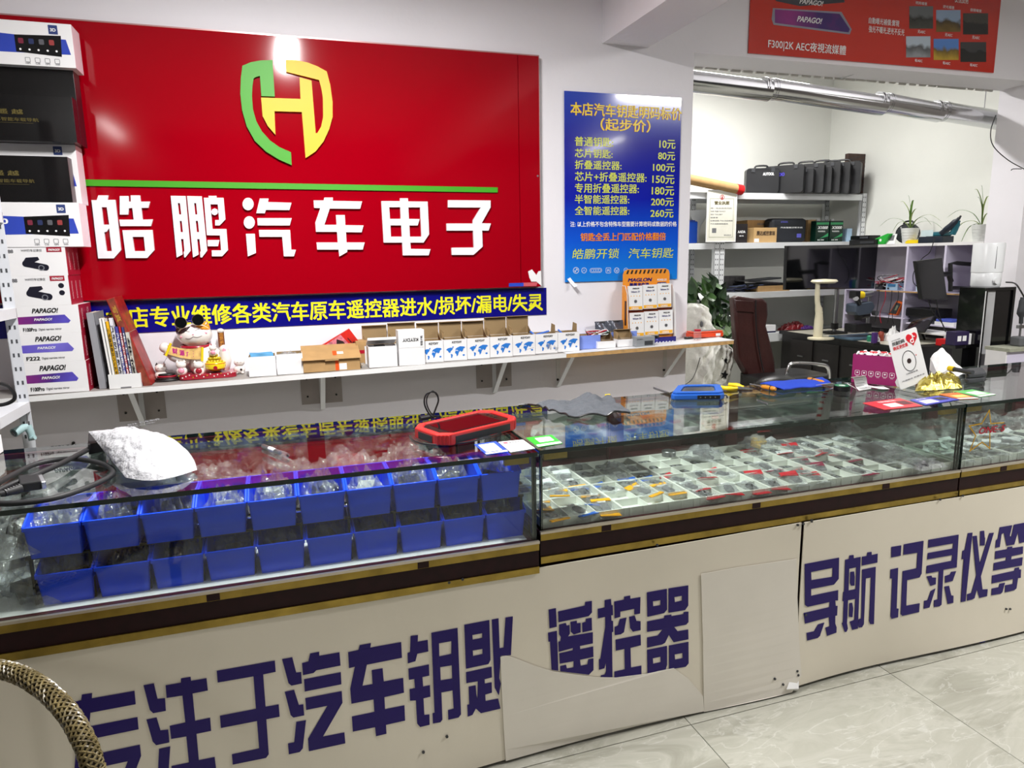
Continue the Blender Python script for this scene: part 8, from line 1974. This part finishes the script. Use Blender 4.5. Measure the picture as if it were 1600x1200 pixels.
t = thing('power_tool', 'teal and black cordless tool standing on the charger', 'tool', (XC + .02, yx(1480, 372), zt + .05)); t.scale = (.68, .68, .68); obj('body', B().tube([(-.02, .09, .03), (-.02, .03, .07), (-.01, -.04, .13), (0, -.1, .19)], [.03, .036, .034, .018], n=14, smooth=3), M('dark_navy_plastic', (0, 0, 0)), t, smooth=True); obj('grip', B().tube([(.02, -.02, .02), (.02, -.06, .1), (.01, -.1, .16)], [.034, .03, .014], n=12, smooth=3), TEAL, t, smooth=True); obj('chuck', B().cyl((0, -.1, .185), (0, -.12, .215), .014, .01, n=12), DKGREY, t)
cpts = [PX(1460, 372, XC - .02), PX(1458, 380, XC - .02), PX(1452, 395, XC - .02), PX(1440, 405, XC - .02), PX(1428, 425, XC - .02), PX(1427, 440, XC - .02), PX(1432, 447, XC - .02)]
tag(obj('charger_lead', B().tube(cpts, .0035, n=6, smooth=6), BLACK, world=True, smooth=True), 'black charger lead hanging down in front of the middle cubby', 'cable')
# spider plants
LEAFM = [M('spider_leaf', (86, 124, 44), .45, var=.35, scale=12), M('spider_leaf_pale', (140, 160, 84), .45, var=.3, scale=12)]
POT = M('white_ribbed_pot', (216, 218, 214), .4)
def leaf_blade(pts, w0, m, par, nm='leaf'):
    P = spline([Vector(p) for p in pts], 4); n_ = len(P) - 1; side = (P[-1] - P[0]).cross(Vector((0, 0, 1))); side = side.normalized() if side.length > .01 else Vector((0, 1, 0))
    def f(a, c_):
        i = int(round(a * n_)); ww = w0 * (1 - a) ** .5 * min(1, .5 + 2 * a); return P[i] + side * (c_ - .5) * ww + Vector((0, 0, -abs(c_ - .5) * ww * .3))
    return obj(nm, B().sheet(f, n_, 2, t=.0006), m, par, smooth=60)
def spider(px, lab, hpot, r, specs, x0):
    y = PX(px, 372, XC + x0).y; t = thing('potted_plant', lab, 'plant', (XC + x0, y, zt))
    obj('pot', B().lathe([(r * .72, 0), (r, hpot), (r * .93, hpot), (r * .7, .01), (.001, .01)], n=28), POT, t, smooth=True)
    for k in range(4): z = hpot * (.2 + .18 * k); rr = r * (.72 + .28 * z / hpot) + .0008; obj('rib', B().tube([(rr * cos(a * pi / 12), rr * sin(a * pi / 12), z) for a in range(25)], .0018, n=5), POT, t)
    obj('soil', B().cyl((0, 0, hpot - .014), (0, 0, hpot - .01), r * .92, n=20), M('soil', (60, 48, 36), .9), t)
    for i, (dy, dz, mid, w0) in enumerate(specs):      # dy>0 is to the left in view
        leaf_blade([(-.0, 0, hpot - .01), (-.01, dy * .25 * mid, hpot + dz * .55 + .02 * mid), (-.02, dy * .65, hpot + dz * .98), (-.02, dy, hpot + (dz if dz > .12 else dz - .10 * (1 - dz * 4)))], w0, LEAFM[i % 2], t)
    return t
spider(1421, 'spider plant in a white ribbed pot on the middle of the cubby top', .125, .068, [(.03, .26, 0, .02), (.10, .22, .5, .017), (-.03, .22, 0, .022), (-.07, .15, .5, .016), (.30, .09, 1, .009), (-.30, .10, 1, .009), (-.22, .08, 1, .008), (.16, .05, 1, .012), (-.35, .04, 1, .008)], .06)
spider(1532, 'spider plant in a white ribbed pot at the right end of the cubby top', .125, .066, [(.02, .28, 0, .026), (.07, .26, .4, .026), (.04, .20, .4, .02), (-.05, .2, .4, .016), (.28, .12, 1, .014), (.22, .02, 1, .02), (.14, -.02, 1, .022), (-.1, .08, 1, .014)], .10)
# ---- black cabinet with humidifier, side desk
YN = 3.22
c0 = PY(1541, 450, YN); c1 = PY(1588, 450, YN)
t = thing('black_cabinet', 'black glossy open cabinet carrying the white humidifier', 'cabinet', (c0.x, YN, 0)); W = c1.x - c0.x; H = c0.z; D3 = PX(1495, 500, c0.x).y - YN; xg0 = .004; xg1 = PY(1554, 500, YN).x - c0.x
GB = M('gloss_black_panel', (12, 12, 14), .15, coat=.5)
for nm, a, c_ in (('top_board', (0, 0, H - .02), (W, D3, H)), ('left_panel', (0, 0, 0), (.02, D3, H - .02)), ('right_panel', (W - .02, 0, 0), (W, D3, H - .02)), ('bottom_board', (.02, 0, 0), (W - .02, D3, .02))): obj(nm, B().bb(a, c_), GB, t)
obj('glass_panel', B().bb((xg1, .01, .02), (W - .02, .02, H - .02)), GB, t, bevel=.002); obj('grey_column', B().bb((.02, .012, .02), (xg1, .05, H - .02)), M('light_grey_panel', (176, 176, 178), .5), t)
obj('door_handle', B().bb((-.006, D3 * .5, H * .62), (-.0005, D3 * .5 + .008, H * .67)), STEEL, t); obj('edge_strip', B().bb((-.001, -.001, .02), (.004, .002, H - .02)), WHITE, t)
q = PY(1539, 450, YN + .12); k_ = (PY(1572, 420, YN + .12).x - PY(1522, 420, YN + .12).x)
t = thing('humidifier', 'white cylindrical humidifier on top of the black cabinet', 'humidifier', (q.x, YN + .12, H + .001)); hh = PY(1547, 380, YN + .12).z - H; r = k_ * .31
HW = M('humidifier_white', (236, 238, 240), .28, var=.01)
obj('tank', B().lathe([(r * .97, hh * .33), (r, hh * .335), (r * 1.02, hh * .97), (r * .98, hh), (r * .9, hh), (r * .88, hh - .01), (.001, hh - .012)], n=40), HW, t, smooth=True); obj('base', B().lathe([(r * .9, 0), (r * .95, .008), (r * .97, hh * .32), (r * .95, hh * .33)], n=40), HW, t, smooth=True)
obj('knob', B().cyl((-r * .25, -r * .9, hh * .14), (-r * .25, -r * 1.08, hh * .14), .02, n=20), HW, t, smooth=True); obj('level_window', B().bb((-r * .42, -r * .935, hh * .42), (-r * .42 + .004, -r * .9, hh * .92)), INKG, t)
pts = [PY(1572, 441, YN + .2), PY(1586, 443, YN + .1), PY(1595, 455, YN + .05), PY(1603, 470, YN + .05)]
tag(obj('humidifier_lead', B().tube(pts, .005, n=6, smooth=6), BLACK, world=True, smooth=True), 'black lead curving from the humidifier to the right', 'cable')
A = PY(1491, 540, YN + .06); C_ = PY(1514, 518, YN + .06)
t = thing('support_ledge', 'black ledge in front of the black cabinet', 'shelf', (A.x, YN + .05, 0)); xe_ = c0.x - .002; obj('ledge', B().bb((0, 0, A.z - .02), (xe_ - A.x, .1, A.z - .002)), GB, t); obj('support', B().bb((xe_ - A.x - .06, .02, 0), (xe_ - A.x, .09, A.z - .02)), GB, t)
t = thing('dark_carton', 'dark purple carton with white squares before the black cabinet', 'box', (A.x + .005, YN + .06, A.z)); wq = C_.x - A.x; hq = C_.z - A.z; obj('carton', B().bb((0, 0, 0), (wq, .07, hq)), M('dark_purple_carton', (44, 34, 72), .4), t, bevel=.001)
for k in range(2): quad(t, wq * (.15 + .38 * k), hq * .3, wq * .28, hq * .4, PAPER, 'white_square')
C3_ = PY(1540, 518, YN + .06); t = thing('white_carton', 'white box beside the dark purple carton before the black cabinet', 'box', (C_.x + .008, YN + .06, A.z)); obj('carton', B().bb((0, 0, 0), (min(C3_.x, c0.x) - C_.x - .012, .07, hq * .82)), CARTON, t, bevel=.002); obj('cable_end', B().tube([(.05, -.002, .0), (.04, -.004, hq * .3), (.07, -.004, hq * .5)], .002, n=5, smooth=4), INKG, t)
A = PY(1541, 541, 3.15)
t = thing('side_desk', 'white and lavender side desk with green mat behind the right counter', 'desk', (A.x, 3.0, 0)); zq = A.z; obj('desk_top', B().bb((0, 0, zq - .02), (1.2, .16, zq)), M('speckled_mat', (150, 152, 136), .6, var=.15, scale=40), t); obj('front_panel', B().bb((.01, .02, .3), (1.19, .035, zq - .02)), LAV, t); obj('side_panel', B().bb((0, .02, 0), (.01, .15, zq - .02)), LAVW, t); obj('side_panel', B().bb((1.19, .02, 0), (1.2, .15, zq - .02)), LAVW, t)
q = PY(1592, 535, 3.08); t = thing('hand_blower', 'dark grey hand tool in a stand at the right edge', 'tool', (q.x, 3.08, zq)); obj('base', B().box((0, 0, .03), (.07, .07, .06)), GREYP, t, bevel=.01); obj('stem', B().cyl((0, 0, .06), (0, 0, .16), .006, n=8), STEEL, t); obj('clip', B().box((0, 0, .12), (.05, .02, .02)), STEEL, t); obj('grip', B().tube([(0, 0, .14), (-.005, 0, .2), (0, 0, .26), (.002, 0, .3)], [.012, .026, .024, .02], n=12, smooth=3), DKGREY, t, smooth=True)

# ------------------------------------------------------------------ office chair, coat, plant
YCH = 3.75
LE = M('maroon_leather', (54, 24, 22), .32, var=.25, scale=6, bump=.25, bscale=30); LEB = M('black_leather', (30, 30, 32), .35, bump=.2, bscale=30)
q = PY(1180, 600, YCH); t = thing('office_chair', 'maroon leather office chair with chrome arms behind the counter', 'chair', (q.x, YCH, 0))
def chp(x, y, dy=0): p = PY(x, y, YCH); return Vector((p.x - q.x, dy, p.z))
def backf(pts, y0, y1, m, nm):
    P = [(chp(x, y).x, chp(x, y).z) for x, y in pts]; return obj(nm, B().poly([P], ((0, y0, 0), (1, 0, 0), (0, 0, 1), (0, -1, 0)), t=y0 - y1 if y0 > y1 else .05), m, t, bevel=.02, smooth=60)
backf([(1142, 466), (1150, 462), (1180, 467), (1188, 466), (1195, 472), (1196, 490), (1193, 508), (1199, 530), (1206, 560), (1208, 585), (1165, 590), (1149, 560)], .03, -.03, LE, 'backrest')
backf([(1142, 468), (1172, 470), (1174, 488), (1146, 486)], -.031, -.042, LE, 'headrest_panel')
obj('seam', B().tube([chp(1174, 468, -.045), chp(1174, 500, -.045), chp(1178, 540, -.045), chp(1186, 580, -.045)], .004, n=6, smooth=3), LEB, t)
sz = chp(1170, 590).z
obj('seat', B().poly([rrect(.5, .36, .1, cx=.14, cy=-.1)], XY, t=.11, base=sz - .08), LEB, t, bevel=.035, smooth=60)
obj('armrest_pad', B().ball(chp(1168, 588, -.30) + Vector((-.02, 0, .0)), (.15, .09, .055), 20), LEB, t, smooth=True)
obj('chrome_arm', B().tube([chp(1204, 588, -.15), chp(1207, 571, -.15), chp(1216, 563, -.15), chp(1256, 565, -.15), chp(1268, 570, -.15), chp(1275, 586, -.12), chp(1276, 605, -.1)], .012, n=10, smooth=6), CHROME, t, smooth=True)
obj('chrome_arm', B().tube([chp(1209, 552, .1), chp(1221, 560, .1), chp(1222, 580, .1)], .012, n=10, smooth=5), CHROME, t, smooth=True)
obj('gas_post', B().cyl((.1, 0, .1), (.1, 0, sz - .08), .03, n=14), CHROME, t, smooth=True)
for k in range(5):
    a = 2 * pi * k / 5; obj('base_leg', B().tube([(.1, 0, .1), (.1 + .26 * cos(a), .26 * sin(a), .07)], [.03, .018], n=8), BLACK, t); obj('castor', B().cyl((.1 + .26 * cos(a) - .012, .26 * sin(a), .026), (.1 + .26 * cos(a) + .012, .26 * sin(a), .026), .026, n=14), BLACK, t)
# white padded coat over a second chair
COAT = M('white_quilted_coat', (244, 244, 236), .6, var=.05, scale=10, bump=.9, bscale=30); YCO = 3.92
q = PY(1100, 600, YCO); ck = thing('coat', 'white quilted coat with black stars draped over a chair', 'coat', (q.x, YCO, .45))
random.seed(12)
def drape(poly_rows, th, seed):
    """rows of (y_pix, x_left_pix, x_right_pix) -> padded folded volume"""
    def f(a, c_):
        s = c_ * (len(poly_rows) - 1); i = min(len(poly_rows) - 2, int(s)); u_ = s - i
        y = poly_rows[i][0] * (1 - u_) + poly_rows[i + 1][0] * u_; xl_ = poly_rows[i][1] * (1 - u_) + poly_rows[i + 1][1] * u_; xr__ = poly_rows[i][2] * (1 - u_) + poly_rows[i + 1][2] * u_
        p = PY(xl_ + (xr__ - xl_) * a, y, YCO); e = max(0, sin(pi * a)) ** .5 * max(0.0, sin(pi * min(1, max(0, c_ * .96 + .02)))) ** .3
        return Vector((p.x, YCO - th * e * (1 + .3 * abs(sin(7 * a + 9 * c_ + seed)) + .25 * abs(sin(21 * c_ - 6 * a + seed)) + .14 * sin(31 * a + 27 * c_)), p.z))
    return f
rows1 = [(474, 1078, 1092), (480, 1072, 1100), (492, 1070, 1104), (505, 1070, 1106), (520, 1069, 1116), (540, 1069, 1118), (560, 1069, 1110), (580, 1069, 1108), (600, 1070, 1104), (612, 1084, 1102)]
f1 = drape(rows1, .10, 1); obj('coat_body', B().sheet(lambda a, c_: f1(1 - a, c_), 26, 44).sheet(lambda a, c_: Vector((f1(a, c_).x, YCO + .02, f1(a, c_).z)), 6, 20), COAT, ck, world=True, smooth=60)
rows2 = [(505, 1095, 1104), (520, 1096, 1118), (538, 1100, 1136), (546, 1100, 1144), (560, 1106, 1143), (580, 1108, 1140), (596, 1107, 1136), (602, 1108, 1134)]
f2 = drape(rows2, .06, 3); obj('coat_lining', B().sheet(lambda a, c_: f2(1 - a, c_), 20, 30).sheet(lambda a, c_: Vector((f2(a, c_).x, YCO + .018, f2(a, c_).z)), 6, 20), COAT, ck, world=True, smooth=60)
for (sx, sy, r_) in ((1122, 560, 8), (1121, 583, 9)):
    p = PY(sx, sy, YCO); rr = r_ * .0037; P = [(p.x + (rr if i % 2 == 0 else rr * .42) * sin(i * pi / 5 + .2), p.z + (rr if i % 2 == 0 else rr * .42) * cos(i * pi / 5 + .2)) for i in range(10)]
    obj('black_star', B().poly([P], ((0, YCO - .078, 0), (1, 0, 0), (0, 0, 1), (0, -1, 0)), t=.003), BLACK, ck, world=True)
p = PY(1079, 504, YCO); obj('zip_pull', B().ball((p.x, YCO - .125, p.z), (.012, .006, .02), 10), GREYP, ck, world=True, smooth=True)
obj('black_cuff', B().tube([PY(1128, 551, YCO - .07), PY(1138, 554, YCO - .07), PY(1143, 549, YCO - .06)], .006, n=6, smooth=3), BLACK, ck, world=True)
q2 = PY(1112, 600, YCO + .12); t = thing('stool', 'dark red stool mostly hidden under the white coat', 'stool', (q2.x - .12, YCO + .12, 0)); zz_ = PY(1112, 600, YCO).z; obj('seat', B().bb((-.18, -.08, zz_ - .08), (.18, .22, zz_ - .01)), LE, t, bevel=.02)
for sx in (-.15, .15):
    for sy in (-.05, .19): obj('leg', B().cyl((sx, sy, 0), (sx, sy, zz_ - .08), .015, n=8), BLACK, t)
# leafy plant
YPl = 4.35; q = PY(1125, 560, YPl); pl_ = thing('leafy_plant', 'large dark green leafy plant behind the white coat', 'plant', (q.x, YPl, 0))
obj('pot', B().lathe([(.11, 0), (.15, .26), (.14, .26), (.1, .02), (.001, .02)], n=28), M('dark_pot', (60, 56, 54), .5), pl_, smooth=True); obj('soil', B().cyl((0, 0, .23), (0, 0, .24), .135, n=20), M('soil', (0, 0, 0)), pl_)
LG_ = [M('deep_green_leaf', (34, 62, 30), .32, var=.4, scale=20), M('mid_green_leaf', (62, 96, 46), .32, var=.4, scale=20), M('pale_green_leaf', (112, 142, 92), .35, var=.3, scale=20), M('dark_leaf', (22, 40, 24), .35, var=.4)]
lm = [None] * 4
hp2 = [(0, -.05), (.022, -.045), (.03, -.02), (.022, .012), (0, .055), (-.022, .012), (-.03, -.02), (-.022, -.045)]
random.seed(33); spots = []
rows3 = [(438, 1100, 1118), (450, 1078, 1128), (462, 1076, 1134), (474, 1080, 1140), (486, 1090, 1145), (498, 1098, 1158), (510, 1106, 1160), (522, 1110, 1164), (534, 1118, 1168)]
for (y, a, c_) in rows3:
    n_ = int((c_ - a) / 3.1)
    for i in range(n_): spots.append((a + (c_ - a) * (i + random.random()) / n_, y + random.uniform(-6, 6), random.uniform(-.16, .14)))
for i, (x, y, dy) in enumerate(spots):
    k = random.choice((0, 0, 1, 1, 2, 3)); p = PY(x, y, YPl + dy)
    if lm[k] is None:
        b = B(); b.v = [Vector((px_, py_, .006 * (abs(px_) / .03) ** 1)) for px_, py_ in hp2] + [Vector((0, -.03, -.002)), Vector((0, .02, -.003))]
        b.f = [(0, 1, 8), (1, 2, 8), (2, 9, 8), (2, 3, 9), (3, 4, 9), (4, 5, 9), (5, 6, 9), (6, 8, 9), (6, 7, 8), (7, 0, 8)]; b.m = [0] * 10; lm[k] = obj('leaf', b, LG_[k], pl_); o = lm[k]
    else: o = lm[k].copy(); COL.objects.link(o)
    o.location = Vector((p.x - q.x, p.y - YPl, p.z)); s = random.uniform(.8, 1.35); o.scale = (s, s, s)
    o.rotation_euler = (random.uniform(.5, 1.5), random.uniform(-.6, .6), random.uniform(-1.2, 1.2))
for k in range(9):
    x, y, dy = spots[(k * 29) % len(spots)]; p = PY(x, y, YPl + dy); obj('stem', B().tube([(0, 0, .22), (.03 * sin(k), .03 * cos(k), .7), (p.x - q.x, p.y - YPl, p.z)], .006, n=6, smooth=4), LG_[0], pl_, smooth=True)
# wall cable near the plant / wires on the wall corner
